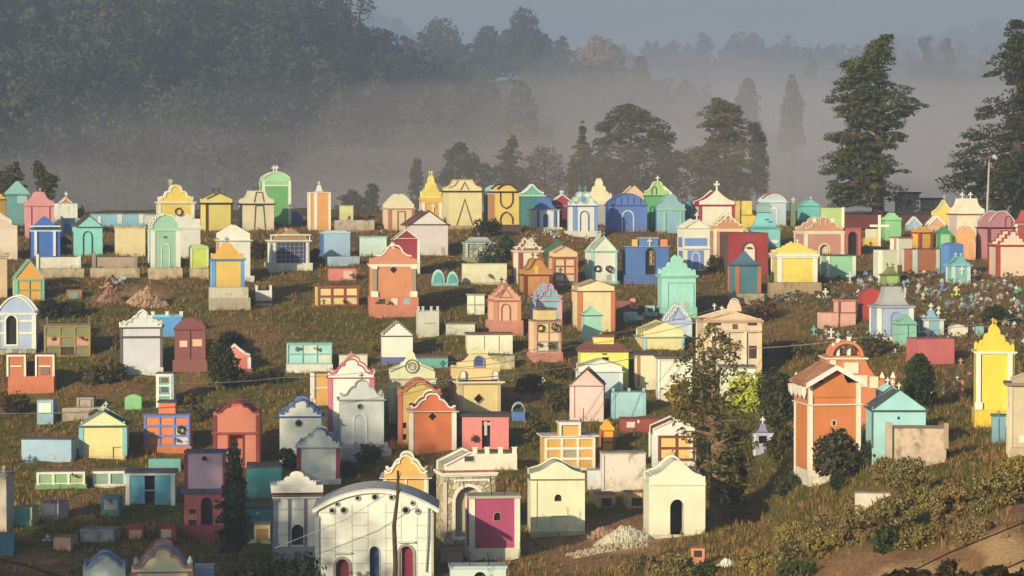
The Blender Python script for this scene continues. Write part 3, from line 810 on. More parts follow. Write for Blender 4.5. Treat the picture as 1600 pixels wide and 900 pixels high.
def wreath(label, px, row, r, Dp, col='4a3418', group='wreaths hung on the tomb fronts'):
    p = at(px, row, Dp - .14); s = F / Dp; cen = []; n = 12; R = r / s
    for i in range(n): a = 2 * math.pi * i / n; cen.append((R * .8 * math.cos(a), 0, R * .8 * math.sin(a)))
    cen = np.array(cen); V_, F_ = leaf_cards(cen, np.full((n, 3), R * .28), 14, R * .22)
    o = np_obj('wreath', V_, F_, mat(col, 'leaf')); o.location = p
    return tag(o, label, 'wreath', group)
def flowers(label, px, row, Dp, cols=('c8c0b0', 'b84838', 'd8b040'), r=3, group='bunches of cut flowers left on the graves', n=5):
    p = at(px, row, Dp - .2); s = F / Dp; R = r / s
    root = bpy.data.objects.new('flower_bunch', None); C.objects.link(root); root.location = p
    cen = np.array([(rng.uniform(-.8, .8) * R, rng.uniform(-.3, .3) * R, rng.uniform(0, 1.2) * R) for _ in range(n)])
    V_, F_ = leaf_cards(cen, np.full((n, 3), R * .45), 12, R * .28); np_obj('leaves', V_, F_, mat((.05, .06, .03), 'leaf'), root)
    V_, F_ = leaf_cards(cen + [0, -.05 * 0, R * .2], np.full((n, 3), R * .4), 6, R * .3, aspect=.9); np_obj('blossom', V_, F_, mat(cols[int(rng.integers(len(cols)))], 'plaster', .1), root)
    return tag(root, label, 'flowers', group)
# ------------------------------------------------------------------ the tombs, back rows first (pixel columns and rows of the photograph)
CON = 'b09a78'
# --- far left, back rows
T(-16, 9, 360, 312, 'c08c38', 'ochre tomb with a gold arched top, cut by the left edge beside the teal tomb', ls=3, g='ogee', gh=12, gc='e8b440', cor=('6a4a28', 2, 1))
T(13, 44, 352, 304, '5fa394', 'teal tomb with a pale green stepped gable, leftmost tall tomb of the top row', ls=3, g='tri', gh=20, gc='86c8a8', gw=2, cor=('6fb49c', 3, 3), ex=[('rect', 27, 306, 42, 318, 'a4d4b0')])
T(42, 84, 372, 322, 'e8958f', 'pink tomb with a bell-shaped pink gable behind the bright blue tomb', ls=4, g='bell', gh=22, cor=('d98880', 1.5, 1), cross=('e8a098', 5, 1), ex=[('line', [(49, 322), (49, 368)], 1, '8a4038'), ('line', [(78, 368), (78, 322)], 1, '8a4038')])
T(86, 121, 352, 318, 'ece4d4', 'white blackened tomb with a small orange scalloped crest and cross', ls=2, st=1.0, g='scalo', gh=10, gw=-8, gc='e08848', gt='f4e8d0', cross=('f4e8d0', 7, 1))
T(121, 132, 350, 326, 'a85848', 'small brick-red tomb between the white stained tomb and the turquoise niche wall', ls=2, ex=[('block', 127, 132, 319, 326, 'e8a888', None)])
T(143, 244, 357, 335, '86c0c4', 'long low turquoise wall of graves with white crosses in front, left of the gold tomb', ls=2, dr=.03, depth=1.6, name='niche_wall', cat='wall', slab=('8a8478', 1.5, .5),
  ex=[('rect', 184, 335, 191, 349, 'e8dcc8'), ('rect', 217, 335, 224, 349, 'f0e4d0'), ('rect', 226, 337, 243, 350, 'e0c8b0')])
T(96, 158, 368, 341, '8cb6b8', 'pale blue niche wall with white end posts above the mint tomb with a brown gable', ls=1, dr=.4, name='niche_wall', cat='wall', ex=[('rect', 95, 338, 99, 366, 'f0e4d0', 'post', .08), ('rect', 153, 338, 157, 366, 'f0e4d0', 'post', .08), ('arc', 106, 350, 366, 15, 8, '4a88c0', '4a88c0')])
T(248, 303, 345, 317, 'efc44c', 'large gold tomb with a white scalloped crown-like gable', ls=3, g='miss', gh=27, gc='f2c840', gt='f8ecd0', gtw=2, gw=-1, cor=('f4e8cc', 3, 3), pil=('f0e0c0', 4), cross=('c8cc58', 7, 2, 268), fin=('f8ecd0', 6, (248, 302)))
T(265, 313, 403, 356, 'e8dcc4', 'white wreath-hung tomb with a curling gable half hidden by the pale green tomb', ls=4, g='bell', gh=20, cor=('f0e4cc', 4, 1.5), ex=[('block', 265, 313, 342, 356, 'f0e2c8', None)])
T(50, 94, 402, 361, '2070c4', 'bright blue tomb with a plain pointed gable and white columns', ls=4, g='tri', gh=22, gc='1f6cc0', cor=('f0e8d8', 2, 1), ex=[('rect', 48, 352.5, 94, 354.5, 'f0e8d8', 'moulding', .3), ('rect', 54, 361, 58, 400, 'f4ead6', 'column', .12), ('rect', 83, 361, 87, 400, 'f4ead6', 'column', .12)], dr=1.0)
T(119, 160, 402, 355, '80dcba', 'mint green tomb with a brown tiled gable edge and a dark arch outline', ls=6, g='tri', gh=20, gc='84dcbc', gt='5a3c34', gtw=1.3, roofc='6a4238', gw=1, ex=[('tiles', 119, 355, 160, 355, '4a3c34', 2), ('arc', 137, 361, 401, 15, 1.4, '1f4038')])
T(185, 227, 403, 356, 'f2d494', 'plain cream box tomb with a flat top between the mint and the pale green tombs', ls=6, slab=('d8b878', 2, 1.5), dr=1.1)
T(237, 281, 420, 360, '9cc894', 'pale green tomb with a white scalloped round gable and white pilasters', ls=5, g='scal', gh=24, gc='9cd09c', gt='f4ecd0', gtw=1.8, cor=('ecE4c0'.lower(), 1.5, 1.5), pil=('f2ead0', 6), ex=[('arc', 259, 380, 419, 14, 1.3, 'ece8c4', 'a0cc98'), ('rect', 256, 369, 261, 372, '6a6048', 'name_plate')])
T(299, 325, 420, 388, 'd6da50', 'small lime yellow tomb with a low gable beside the pale green tomb', ls=3, g='low', gh=6, gc='c8d450', cor=('e8e4a0', 1.5, 1), pil=('e8e4a0', 1.5))
T(-18, 27, 404, 357, 'f0d4b4', 'cream tomb with a curved top at the left edge beside the bright blue tomb', ls=2, g='bell', gh=14, gc='ecc8a8')
T(-22, 18, 372, 345, 'f0d8bc', 'cream stepped tomb top behind the curved cream tomb at the left edge', ls=1, g='step', gh=12, gc='f0d4b8')
T(-30, 11, 468, 400, 'd8b48c', 'tan tomb with a heavy moulded cornice cut by the left edge', ls=0, cor=('c8a888', 7, 4), g='step', gh=12, gw=-3)
T(60, 126, 421, 402, 'f2e0c4', 'low cream grave wall with white end posts under the bright blue tomb', ls=2, dr=.35, name='low_wall', cat='wall', ex=[('rect', 57, 397, 61, 420, 'f4e8d0', 'post', .1), ('rect', 122, 400, 126, 420, 'e8e0d0', 'post', .1)])
T(146, 213, 421, 402, 'c0a088', 'low grey-brown grave wall with end posts under the cream box tomb', ls=2, dr=.35, name='low_wall', cat='wall', ex=[('rect', 144, 396, 150, 420, 'a89078', 'post', .1), ('rect', 209, 396, 214, 420, 'a89078', 'post', .1)])
for a0, a1, b, t, lb in [(62, 131, 434, 420, 'weathered concrete footing below the low cream grave wall'), (142, 218, 434, 419, 'weathered concrete footing below the low grey-brown grave wall'),
                      (232, 285, 435, 419, 'weathered concrete footing under the pale green tomb'), (297, 326, 436, 420, 'weathered concrete footing under the small lime yellow tomb')]:
    T(a0, a1, b, t, 'c8ac84', lb, ls=1, depth=.9, name='retaining_wall', cat='wall', st=1.0, wk='concrete', D=depth_at((a0 + a1) / 2, 434) - .5)
# --- top row, centre left
T(323, 363, 362, 318, 'f0d060', 'yellow tomb with dark brown corner posts and two dark crosses', ls=10, g='low', gh=16, gc='f4d868', gt='5a4a30', gtw=1.2, cor=('4a3c2c', 2.5, 3), pil=('4a3c2c', 2.5), cross=('3a3028', 6, 2))
T(380, 428, 361, 319, 'e6cea0', 'beige tomb with a flared trapezoid top and dark line decoration', ls=7, g='trap', gh=20, gc='ead4a8', cor=('5a4632', 2, 3), cross=('5a4632', 6, 2), ex=[('line', [(398, 359), (400, 322), (411, 322), (414, 359)], 1.2, '6a5238'), ('line', [(398, 316), (401, 301), (409, 301), (412, 316)], 1.2, '6a5238')])
T(411, 454, 352, 283, '66b44c', 'tall bright green tomb with white pilasters and two white crosses, highest of the top row', ls=5, g='seg', gh=15, gc='a4dc84', gt='ecf4c0', gtw=1.5, pil=('eef4c8', 3.5), cross=('f4f8d8', 8, 2), ex=[('rect', 414, 289, 451, 291, 'e4f0b8'), ('rect', 415, 283, 450, 289, '98d474')], fin=('ecf4c0', 4, (412, 453)))
T(483, 516, 361, 301, 'ea9c50', 'tall narrow orange tomb with white pilasters and a little pointed roof', ls=2, pil=('f6e6c4', 2.5), cor=('f6e6c4', 1.5, 1), roof=('pyr', 11, 'e8d4b4', .25, -6, .6), cross=('e8dcc8', 5, 1), ex=[('rect', 491, 301, 496, 360, 'f6e6c4', 'moulding')])
T(530, 552, 345, 322, 'e8d890', 'small pale yellow box tomb on a grey base right of the narrow orange tower', ls=2, slab=('a8a850', 1.5, .5))
T(524, 585, 362, 344, 'bca488', 'stained grey concrete base with flowers on top, right of the orange tower', ls=2, dr=.5, wk='concrete', name='grave_box', cat='grave')
T(343, 391, 436, 376, 'ecdfc6', 'white tomb with a plain low gable behind the orange and blue tomb', ls=5, g='low', gh=24, gc='f4e4c8', cor=('f4e8d0', 2, 3), pl=('e8dcc4', 5, 6), ex=[('side', 0, 1, 372, 430, 'e0a078')], cross=None)
T(332, 381, 450, 406, 'efbc50', 'orange-yellow tomb with blue corner stripes standing on a two-tier concrete base', ls=3, g='ogee', gh=25, gc='edb040', cor=('4a94c0', 3, 3), pil=('45a0d4', 5), cross=('3f8cc8', 7, 2), D=depth_at(357, 484) + 1.2)
T(328, 388, 486, 449, 'c8b898', 'two-tier blackened concrete base under the orange-yellow and blue tomb', ls=2, depth=1.15, wk='concrete', st=1.0, name='concrete_footing', cat='footing', ex=[('rect', 327, 465, 391, 485, 'bca888', 'step', .12)])
T(427, 482, 423, 377, 'e8dcc0', 'white tomb faced with dark blue-grey square tiles, with a balustrade and a statue on top', ls=8, g='tri', gh=20, gc='b88858', roofc='9a5a3c', cor=('f4e8cc', 3, 4), pil=('f4e8d0', 4), pl=('f2e4c4', 12, 6),
  ex=[('rect', 426, 378, 481, 418, '484858', 'tile_panel', .02), ('grid', 426, 378, 481, 418, 8, 6, 'a8a8b8', .55, [None]), ('posts', [424, 431, 436, 441, 461, 466, 471, 477, 484], 8, 1.6, 'f4e8d0', 376), ('rect', 422, 366, 486, 368, 'f4e8d0', 'rail', .1), ('block', 447, 455, 358, 376, 'f0e4d0', None)])
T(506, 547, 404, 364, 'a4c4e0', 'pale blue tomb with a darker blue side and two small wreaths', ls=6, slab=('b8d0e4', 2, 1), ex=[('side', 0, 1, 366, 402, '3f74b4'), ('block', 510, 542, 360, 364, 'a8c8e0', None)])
T(516, 562, 418, 401, 'b4cce0', 'low pale blue grave box in front of the pale blue tomb', ls=8, dr=.5, name='grave_box', cat='grave', st=.7)
T(562, 604, 402, 371, 'd4e4cc', 'pale green-white tomb heaped with flowers, left of the terracotta tomb', ls=3, slab=('88b898', 2, 1), st=.6)
T(514, 557, 439, 420, 'e88074', 'low salmon pink niche box on the grass below the pale blue tomb', ls=2, dr=.5, slab=('a85848', 1.2, .6), name='niche_block', cat='niche block', ex=[('rect', 537, 423, 551, 436, 'f0c49c', 'niche_panel')])
T(497, 560, 479, 448, 'f0c474', 'yellow niche block of six compartments in a red-brown frame', ls=5, dr=.5, slab=('8a4830', 2, 1), name='niche_block', cat='niche block', ex=[('grid', 498, 449, 559, 477, 3, 2, '9c4c2c', 3, ['f2cc84', 'f2cc84', 'efd48c', 'f0dc94', 'f0cc74', 'ecd090'])])
T(400, 425, 474, 454, 'ece0c8', 'small white chair-shaped headstone on the grass slope', ls=2, dr=.5, name='gravestone', cat='gravestone', ex=[('posts', [401, 423], 7, 3.5, 'f0e4cc', 454), ('rect', 399, 470, 426, 474, 'a85c48')])
T(608, 647, 362, 326, 'f2cc98', 'peach tomb with a fan-shaped stepped gable and a rust door outline', ls=10, g='fan', gh=22, gc='f4dcac', cor=('e0b888', 2, 2), pil=('c07858', 4), ex=[('line', [(622, 360), (622, 331), (632, 331), (632, 360)], 1.3, 'b06038'), ('side', 0, .9, 324, 358, 'f0c49c')])
T(660, 690, 350, 313, 'e4a444', 'ornate yellow tomb with tiered crown, two crosses and an orange white-edged body', ls=4, g='baro', gh=36, gc='f4dc68', cor=('f0b840', 8, 1), pil=('f8ecd0', 4), cross=('f4dc78', 5, 2), ex=[('cross', 677, 330, 9, 'f8ecd0'), ('gable2', 'ogee', 660, 690, 306, 288, 'f0cc50', -.03)])
T(701, 753, 357, 299, 'f0d490', 'large cream tomb with a tall inverted V decoration and a flared top', ls=10, g='trap', gh=18, gc='f2d898', gt='c8a468', gtw=1, cor=('6a4e34', 2, 4), pl=('c0a080', 5, 1), ex=[('line', [(713, 356), (726, 313), (739, 356)], 1.6, '8a7040'), ('line', [(720, 297), (726, 286), (732, 297)], 1.2, '8a7040')])
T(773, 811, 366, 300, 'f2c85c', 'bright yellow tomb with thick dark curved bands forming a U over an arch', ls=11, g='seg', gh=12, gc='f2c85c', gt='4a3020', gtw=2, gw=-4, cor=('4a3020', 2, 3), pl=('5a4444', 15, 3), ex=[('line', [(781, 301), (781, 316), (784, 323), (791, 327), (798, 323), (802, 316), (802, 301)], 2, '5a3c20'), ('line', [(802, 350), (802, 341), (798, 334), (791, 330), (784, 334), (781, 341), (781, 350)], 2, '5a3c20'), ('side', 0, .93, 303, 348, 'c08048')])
T(758, 786, 352, 300, '3f8c7c', 'sea-green tomb top seen behind the bright yellow banded tomb', ls=2, g='seg', gh=11, gc='8cc8a8')
T(814, 850, 355, 306, '2f8478', 'dark teal tomb with a green gable edged by white scrolls', ls=4, g='conc', gh=18, gc='58bc8c', gt='f0e8d4', gtw=2, cor=('e8f0dc', 2, 2), fin=('f0e8d8', 5, (822, 842)))
T(640, 700, 400, 352, 'e4ccbc', 'wide pale pink tomb with a dark tiled pointed roof', ls=12, g='triw', gh=24, gc='ead4c4', gt='5a3c30', gtw=1.8, roofc='7a4c3c', dr=1.5, pl=('b08c6c', 1, 1), ex=[('tiles', 638, 351, 704, 351, '4a3830', 2.2), ('rect', 682, 400, 709, 417, 'b08a68', 'step', .3), ('rect', 689, 386, 694, 396, 'c8b0a0', 'plaque')])
T(617, 654, 432, 374, 'a43038', 'dark red tomb with a white scalloped pointed gable behind the terracotta tomb', ls=4, g='triw', gh=16, gc='a03034', gt='f0e0cc', gtw=1.6, roofc='9a3c34', cross=('8c2428', 7, 1), ex=[('tiles', 616, 373, 656, 373, 'f0e0cc', 2), ('rect', 652, 374, 656, 430, 'e4ecd8', 'pilaster', .1)])
T(729, 772, 412, 381, 'b0a884', 'weathered grey-green stone tomb with corner columns and a domed top', ls=6, st=.9, wk='stone', roof=('pyr', 8, 'b0b8a0', .5, 3, .4), cross=('a04838', 7, 1), ex=[('rect', 727, 379, 731, 402, 'c8ccb4', 'column', .12), ('rect', 769, 379, 773, 402, 'c8ccb4', 'column', .12), ('rect', 722, 402, 781, 412, 'a89c80', 'step', .25)], slab=('b8b8a0', 2, 2))
T(723, 792, 444, 413, 'ecdcac', 'plain cream box tomb with a flat top below the grey-green stone tomb', ls=2, dr=.6, st=.5, slab=('d0c098', 1, .5), pl=('c8b48c', 3, 1))
T(812, 847, 443, 393, 'f2e0b8', 'white tomb with red-brown corner pilasters and a scrolled red gable', ls=11, g='baro', gh=20, gc='b85040', gt='f4e4c0', gtw=2.2, cor=('ecd8b4', 3, 2), pil=('a84c38', 5), ex=[('gable2', 'ogee', 820, 836, 388, 374, 'f4e4c0', -.05)])
T(836, 874, 360, 328, 'f0e8d0', 'small white temple-like tomb with a blue vaulted roof and blue columns', ls=9, roof=('pyr', 18, '4878bc', .32, 3, .55), cor=('e8e0cc', 1.5, 1.5), pl=('f2e4c4', 5, 4), ex=[('door', 'arch', 853, 334, 356, 9, '4468b4', 'f4ecd8', 1.2, .1), ('rect', 839, 329, 842.5, 356, '4a78bc', 'column', .12), ('rect', 865, 329, 868.5, 356, '4a78bc', 'column', .12)])
T(864, 893, 352, 322, '7a2c3c', 'dark red tomb with a white-edged pointed gable and two small white crosses', ls=3, g='low', gh=18, gc='b03440', gt='f0e8d8', gtw=1.4, cor=('e8d8d0', 1.5, 1), cross=('f4ecd8', 5, 2))
T(897, 933, 372, 322, 'f2ead0', 'white tomb with blue pilasters, a stepped gable and a blue round medallion', ls=10, g='miss', gh=22, gc='f4ecd4', gt='9cd4c0', gtw=1.4, cor=('5078a8', 1.6, 2), pil=('7a9cd0', 5), cross=('48a098', 7, 2), pl=('f4e8cc', 11, 5), ex=[('disc', 912, 312, 6.5, '6f98cc', 'dce8d8', 1.4), ('arc', 913, 329, 361, 15, 1.8, '5478a8', 'f4ecd4')])
T(919, 956, 352, 316, 'b0a49c', 'cream tomb with a scalloped gable and round ornaments behind the white and blue tomb', ls=4, g='baro', gh=34, gc='f4dca8', cor=('f2dcb0', 8, 2), fin=('8a5c3c', 4, (925, 950)))
T(976, 1008, 345, 306, 'e8b880', 'small peach tomb gable showing above the blue vaulted tomb', ls=8, g='tri', gh=16, gc='f2c894', roofc='c8a070', cross=('a07850', 4, 1))
T(951, 1011, 365, 321, '5078b8', 'wide blue tomb with a ribbed curved roof and a cream arch outline', ls=6, g='segl', gh=18, gc='4c74b4', gt='3c5c98', gtw=1, roofc='3f68a8', cor=('3f62a0', 2, 2), full=False, ex=[('arc', 981, 328, 364, 20, 2, 'dcd0c0', '5078b8')] + [('line', [(x, 318), (x, 306 + abs(x - 981) * .18)], 1, '34508c') for x in (961, 971, 981, 991, 1001)])
T(1009, 1046, 354, 306, '4fae4c', 'vivid green tomb with an arched niche, round scrolls and a white cross', ls=3, g='bell', gh=22, gc='9ccc58', gt='e8ec98', gtw=1.2, cor=('2c6030', 1.5, 1), cross=('f0f0d8', 7, 1), fin=('3c7038', 6, (1012, 1040)), ex=[('arc', 1022, 291, 304, 8, 1.3, '2c5c30'), ('arc', 1020, 322, 350, 10, 1.2, '2c6030')])
T(1025, 1050, 340, 302, 'f0e4b8', 'cream gable edge showing right of the vivid green tomb', ls=1, g='tri', gh=12, gc='f0e8b0')
T(1027, 1070, 365, 328, '84b4bc', 'pale teal tomb with a bell-shaped top and light green mouldings', ls=5, g='bell', gh=23, gc='8cb8b0', full=True, cor=('94d094', 2.5, 1.5), ex=[('rect', 1037, 330, 1040, 364, '94d08c', 'column', .08), ('rect', 1062, 330, 1065, 364, '94d08c', 'column', .08)])
T(1071, 1081, 360, 323, '2f7c80', 'thin dark teal turret-like tomb between the pale teal and the white and red tombs', ls=2, cor=('3f9494', 2, 1), roof=('pyr', 8, '3f9090', .4, 0, .3))
T(1093, 1147, 362, 321, 'f4e0c0', 'large white tomb with crimson corner posts and a flared white and red roof', ls=10, g='conc', gh=23, gc='f6e2c4', roofc='b83038', cor=('ac2c34', 2.5, 2), pil=('b03038', 4), cross=('f4f0e4', 11, 1), full=False)
# --- top row, centre right
T(1149, 1156, 350, 314, 'e8b060', 'thin ochre slab tomb behind the terracotta scalloped tomb', ls=2)
T(1160, 1175, 345, 314, 'f0cc48', 'small square yellow tomb behind the teal domed tomb', ls=2)
T(1159, 1181, 362, 337, 'e8bc40', 'low yellow tomb with a peaked roof left of the teal domed tomb', ls=2, roof=('pyr', 10, 'f0c84c', .1, 1, .4))
T(1190, 1228, 352, 316, 'c4ccd4', 'pale blue-grey tomb with a white arch outline and a rusty orange roof edge', ls=6, cor=('e8e8ec', 2, 2), g='seg', gh=14, gc='c8d0d8', gt='c05c3c', gtw=1, ex=[('arc', 1209, 324, 350, 12, 2, 'f0ece4', 'b8c4d0')])
T(1171, 1219, 388, 357, '70c8b4', 'turquoise tomb with a curved bell roof and a ribbed round dome', ls=3, cor=('5cb4a0', 2, 2), roof=('pyr', 24, '72c8b4', .42, 1, .5), ex=[('block', 1183, 1205, 323, 331, '90b090', None, .5), ('gable2', 'arch', 1181, 1207, 324, 316, '84a888', .7), ('gable2', 'arch', 1183, 1205, 330, 322, '9cc0a0', .6), ('rect', 1195, 342, 1201, 344, '3c5c50', 'name_plate'), ('rect', 1186, 375, 1216, 380, 'e8e4d4')])
T(1236, 1243, 352, 318, '6a8c60', 'narrow dark green tomb with a pinkish cross beside the sea-green tomb', ls=2, cross=('e8c0a8', 8, 1))
T(1253, 1281, 345, 322, '64ccac', 'sea-green tomb with a low pointed roof behind the pink and cream tomb', ls=7, g='tri', gh=10, gc='70d0b0', roofc='5cc0a0', cor=('58b898', 1.5, 1), cross=('e0ecd8', 4, 1))
T(1283, 1318, 366, 325, 'b8cc4c', 'plain lime green box tomb with a white right edge', ls=3, ex=[('rect', 1315, 324, 1319, 365, 'f4ecd4', 'pilaster', .05)])
T(1116, 1160, 402, 360, 'd48c60', 'terracotta tomb with a cream scalloped round gable and an arch outline', ls=8, g='scalo', gh=24, gc='d8905c', gt='f6e4b8', gtw=2, cor=('f0dcb4', 4, 1), pil=('f0dcb0', 4), cross=('f4e8c8', 5, 2), ex=[('arc', 1138, 336, 347, 9, 1.4, 'f2e0b4'), ('arc', 1140, 363, 400, 22, 2, 'f0e0c0', 'd08458')])
T(1258, 1318, 402, 364, 'd08c74', 'large salmon tomb with cream bands, scrolls and a cream arched niche', ls=17, g='miss', gh=22, gc='d4906c', gt='f2dcb0', gtw=1.2, cor=('f2dcb4', 5, 1.5), pil=('f2dcb4', 4.5), ex=[('niche', 'arch', 1288, 382, 401, 15, 'ecc890', 'f0dcb4', 2, .25), ('arc', 1286, 337, 352, 10, 1.2, 'f0d8b0'), ('disc', 1272, 344, 3.5, 'f4e4c0', None, 0), ('disc', 1300, 344, 3.5, 'f4e4c0', None, 0)])
T(1139, 1200, 432, 365, 'a83030', 'square crimson tomb with a cream arched niche', ls=15, slab=('8c2c2c', 1.5, 0), ex=[('niche', 'arch', 1170, 379, 410, 20, 'f2dcb4', '9a2828', 2, .15), ('rect', 1166, 386, 1174, 388, '4a3828', 'name_plate'), ('side', .1, .9, 366, 430, '6a4848')])
T(1069, 1109, 425, 357, 'f2e4c4', 'tall white tomb with periwinkle blue panels and a zigzag edged gable', ls=11, g='zig', gh=15, gc='f4e4c4', gt='f4e8cc', gtw=1.5, cor=('e8d8b8', 1, 1), pl=('ecdcb8', 4, 2), cross=('f4e4c4', 8, 1), ex=[('rect', 1069.5, 372, 1104, 384, '7294d8', 'panel'), ('rect', 1074, 391, 1099, 421, '7890cc', 'panel'), ('arc', 1087, 393, 421, 14, 2.2, 'c4d4d0', '8098d0'), ('rect', 1066, 387, 1110, 389, 'ece0c4', 'moulding', .1), ('side', .25, .8, 371, 386, '7888b0'), ('side', .2, .75, 392, 410, '7888b0')])
T(978, 1045, 443, 386, '4474ac', 'steel blue tomb with a flat raised top, a cream cross and a tall stained-glass window', ls=7, slab=('8a8c8c', 1.5, 2), pl=('4070a8', 13, 3), ex=[('block', 999, 1028, 373, 386, '4c80b8', '9a948c', .02), ('cross', 1015, 384, 9, 'dcd8bc', ), ('block', 988, 996, 374, 385, 'f0b048', None), ('block', 1032, 1043, 374, 385, 'e88858', None), ('win', 'arch', 1016, 388, 428, 14, '2c2420', '284878', 1, .12), ('grid', 1015, 392, 1022, 414, 2, 5, 'b09858', .6, ['c08848', '8a5838', 'd8c078', None])])
T(925, 963, 443, 393, 'f2ecc8', 'white tomb with mint green corner stripes and two round wreaths', ls=10, g='tri', gh=23, gc='f0ecc4', gt='b4dcb0', gtw=1.4, roofc='c0b898', cor=('a8dcb4', 3, 2), pil=('a8e0c0', 3), pl=('b4dcb8', 4, 4), cross=('4c9c80', 6, 2), ex=[('rect', 947, 429, 955, 438, 'b8b498', 'plaque')])
T(853, 890, 425, 392, '3c6048', 'dark green pointed roof behind the peach niche tomb', ls=2, g='tri', gh=17, gc='3f6c50')
T(864, 902, 447, 402, 'f0b880', 'peach niche tomb with brown pilasters and a low gable', ls=7, g='low', gh=17, gc='f2c48c', gt='d89c68', gtw=1, cor=('b86c44', 1.8, 2), pil=('c07850', 4), ex=[('grid', 866, 404, 898, 440, 2, 3, 'a8603c', 1.8, ['f2c088', 'f2c088', 'eec094', 'f0b87c', 'e4c8a4', 'e8c09c'])])
T(820, 862, 461, 430, 'cc8c3c', 'brown-orange tomb with a bell gable, a yellow cross panel and dark red edges', ls=9, g='bell', gh=25, gc='cc8c3c', gt='b07030', gtw=1, cor=('8c3828', 2, 2), pil=('7c2c24', 4), cross=('6a3020', 7, 2), ex=[('rect', 836, 415, 841, 428, 'f0b838'), ('rect', 834, 418, 843, 421, 'f0b838', 'panel', .05), ('rect', 838, 432, 844, 440, 'e08c58')])
T(1034, 1087, 492, 432, '9ce0b8', 'tall mint green tomb with a pointed baroque gable', ls=7, g='baro', gh=31, gc='98dcb4', cor=('94d8b0', 4, 3), pl=('90d4ac', 12, 2), fin=('a4e0bc', 7, (1038, 1084)), ex=[('line', [(1044, 486), (1044, 442), (1083, 442), (1083, 486)], 1, '88ccA8'.lower()), ('disc', 1072, 475, 4, 'e0a890', None, 0)])
T(1151, 1188, 459, 415, '3f8484', 'dark teal tomb with a pyramid roof and orange-brown corner posts', ls=13, cor=('2f6468', 2, 2), roof=('pyr', 21, '3f7c88', .06, 3, .25), pil=('cc7448', 4.5), D=depth_at(1170, 470) + 1)
T(1143, 1194, 478, 459, CON, 'rough concrete base under the dark teal tomb', ls=4, depth=1.2, wk='concrete', name='concrete_footing', cat='footing')
T(1216, 1276, 442, 400, 'f4cf4c', 'wide yellow tomb with white corner pilasters and a low scalloped gable', ls=11, g='scalo', gh=17, gc='f2cc50', cor=('f4ead0', 7, 3), pil=('f8ecd4', 6), cross=('f4ecd0', 5, 1), D=depth_at(1245, 461) + 1)
T(1203, 1284, 463, 442, 'ac8c64', 'long rough concrete base under the wide yellow tomb', ls=4, depth=1.2, wk='concrete', name='concrete_footing', cat='footing')
T(1293, 1336, 438, 400, '98d48c', 'pale green box tomb with cream side strips and a flat dark roof', ls=11, slab=('4c6048', 1.5, 1), pil=('f0e8c4', 4), pl=('b86c48', 5, 1))
T(1321, 1345, 402, 357, 'c06050', 'red-brown tomb with a dark arched doorway right of the large salmon tomb', ls=3, cor=('b85c4c', 2, 1), ex=[('door', 'arch', 1332, 362, 400, 13, '1c1a1c', '8a3c34', 1, .3)])
T(1300, 1372, 356, 336, '6c2c28', 'low dark maroon wall behind the tombs under the big conifer', ls=1, depth=1, name='low_wall', cat='wall')
T(1351, 1372, 388, 372, 'ecc058', 'small yellow niche box heaped with flowers left of the tall white cross', ls=3, name='grave_box', cat='grave', ex=[('rect', 1352, 358, 1371, 372, 'e0d0a0', 'panel', .02), ('cross', 1360, 385, 6, '8a3828')])
T(1383, 1408, 376, 344, '8cd470', 'apple green tomb with a small ogee gable right of the tall white cross', ls=6, g='ogee', gh=11, gc='90d878', cor=('8ccc70', 1.5, 1.5), cross=None)
T(1418, 1441, 362, 352, 'a8c0dc', 'pale blue tomb with a white-edged pointed gable among the brown roofs', ls=4, g='tri', gh=14, gc='a4bce0', gt='f0ece0', gtw=1.6)
T(1404, 1450, 372, 334, '54342c', 'dark brown boarded shed roof behind the green and orange tombs', ls=1, depth=2, slab=('3c2c2c', 3, 3), name='shed', cat='shed', D=218)
T(1458, 1492, 362, 336, 'e4c454', 'yellow tomb with a steep gable left of the large cream tomb', ls=3, g='conc', gh=24, gc='f0cc50', gt='e8dc9c', gtw=1.4, cross=('c8b870', 6, 1))
T(1495, 1538, 372, 335, 'f4dcb4', 'large cream tomb with a flared top, red tile line and two white crosses', ls=14, g='trap', gh=24, gc='f8e4bc', cor=('b85c44', 2, 2), cross=('f8f0dc', 8, 2), ex=[('side', 0, .8, 338, 365, 'e4c0b4')])
T(1450, 1478, 366, 352, 'e8b088', 'peach tomb with a white zigzag gable left of the large cream tomb', ls=5, g='zig', gh=16, gc='e8a070', gt='f8ecd8', gtw=2)
T(1437, 1456, 390, 364, 'f0b434', 'small orange-yellow tomb with scalloped top and dark red posts', ls=17, g='scalo', gh=9, gc='ecac38', cor=('9a3c28', 2, 1), pil=('b04428', 3.5))
T(1466, 1487, 390, 366, 'a0d484', 'small green tomb with a dark green pointed gable', ls=5, g='tri', gh=13, gc='2f9c3c', roofc='3ca044', pil=('2f9c44', 3))
T(1495, 1524, 404, 373, 'eca060', 'peach-orange tomb with scroll lines on its gable and an arch outline', ls=3, g='arch', gh=20, gc='e8a468', cross=('ecc8a0', 6, 2), ex=[('arc', 1518, 376, 402, 12, 1.2, 'f4c898'), ('line', [(1498, 366), (1506, 358), (1513, 355)], 1, 'f4ccA0'.lower())])
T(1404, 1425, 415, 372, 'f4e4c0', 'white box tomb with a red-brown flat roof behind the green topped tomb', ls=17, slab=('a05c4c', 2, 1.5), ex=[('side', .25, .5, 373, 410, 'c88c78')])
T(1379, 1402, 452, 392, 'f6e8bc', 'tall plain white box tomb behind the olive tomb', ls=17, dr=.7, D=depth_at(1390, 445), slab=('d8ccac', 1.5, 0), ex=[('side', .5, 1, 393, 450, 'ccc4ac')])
T(1429, 1467, 425, 390, 'bc6c3c', 'terracotta box tomb with pale green corner strips', ls=18, slab=('8a5038', 1, .5), pil=('ccdcb0', 5))
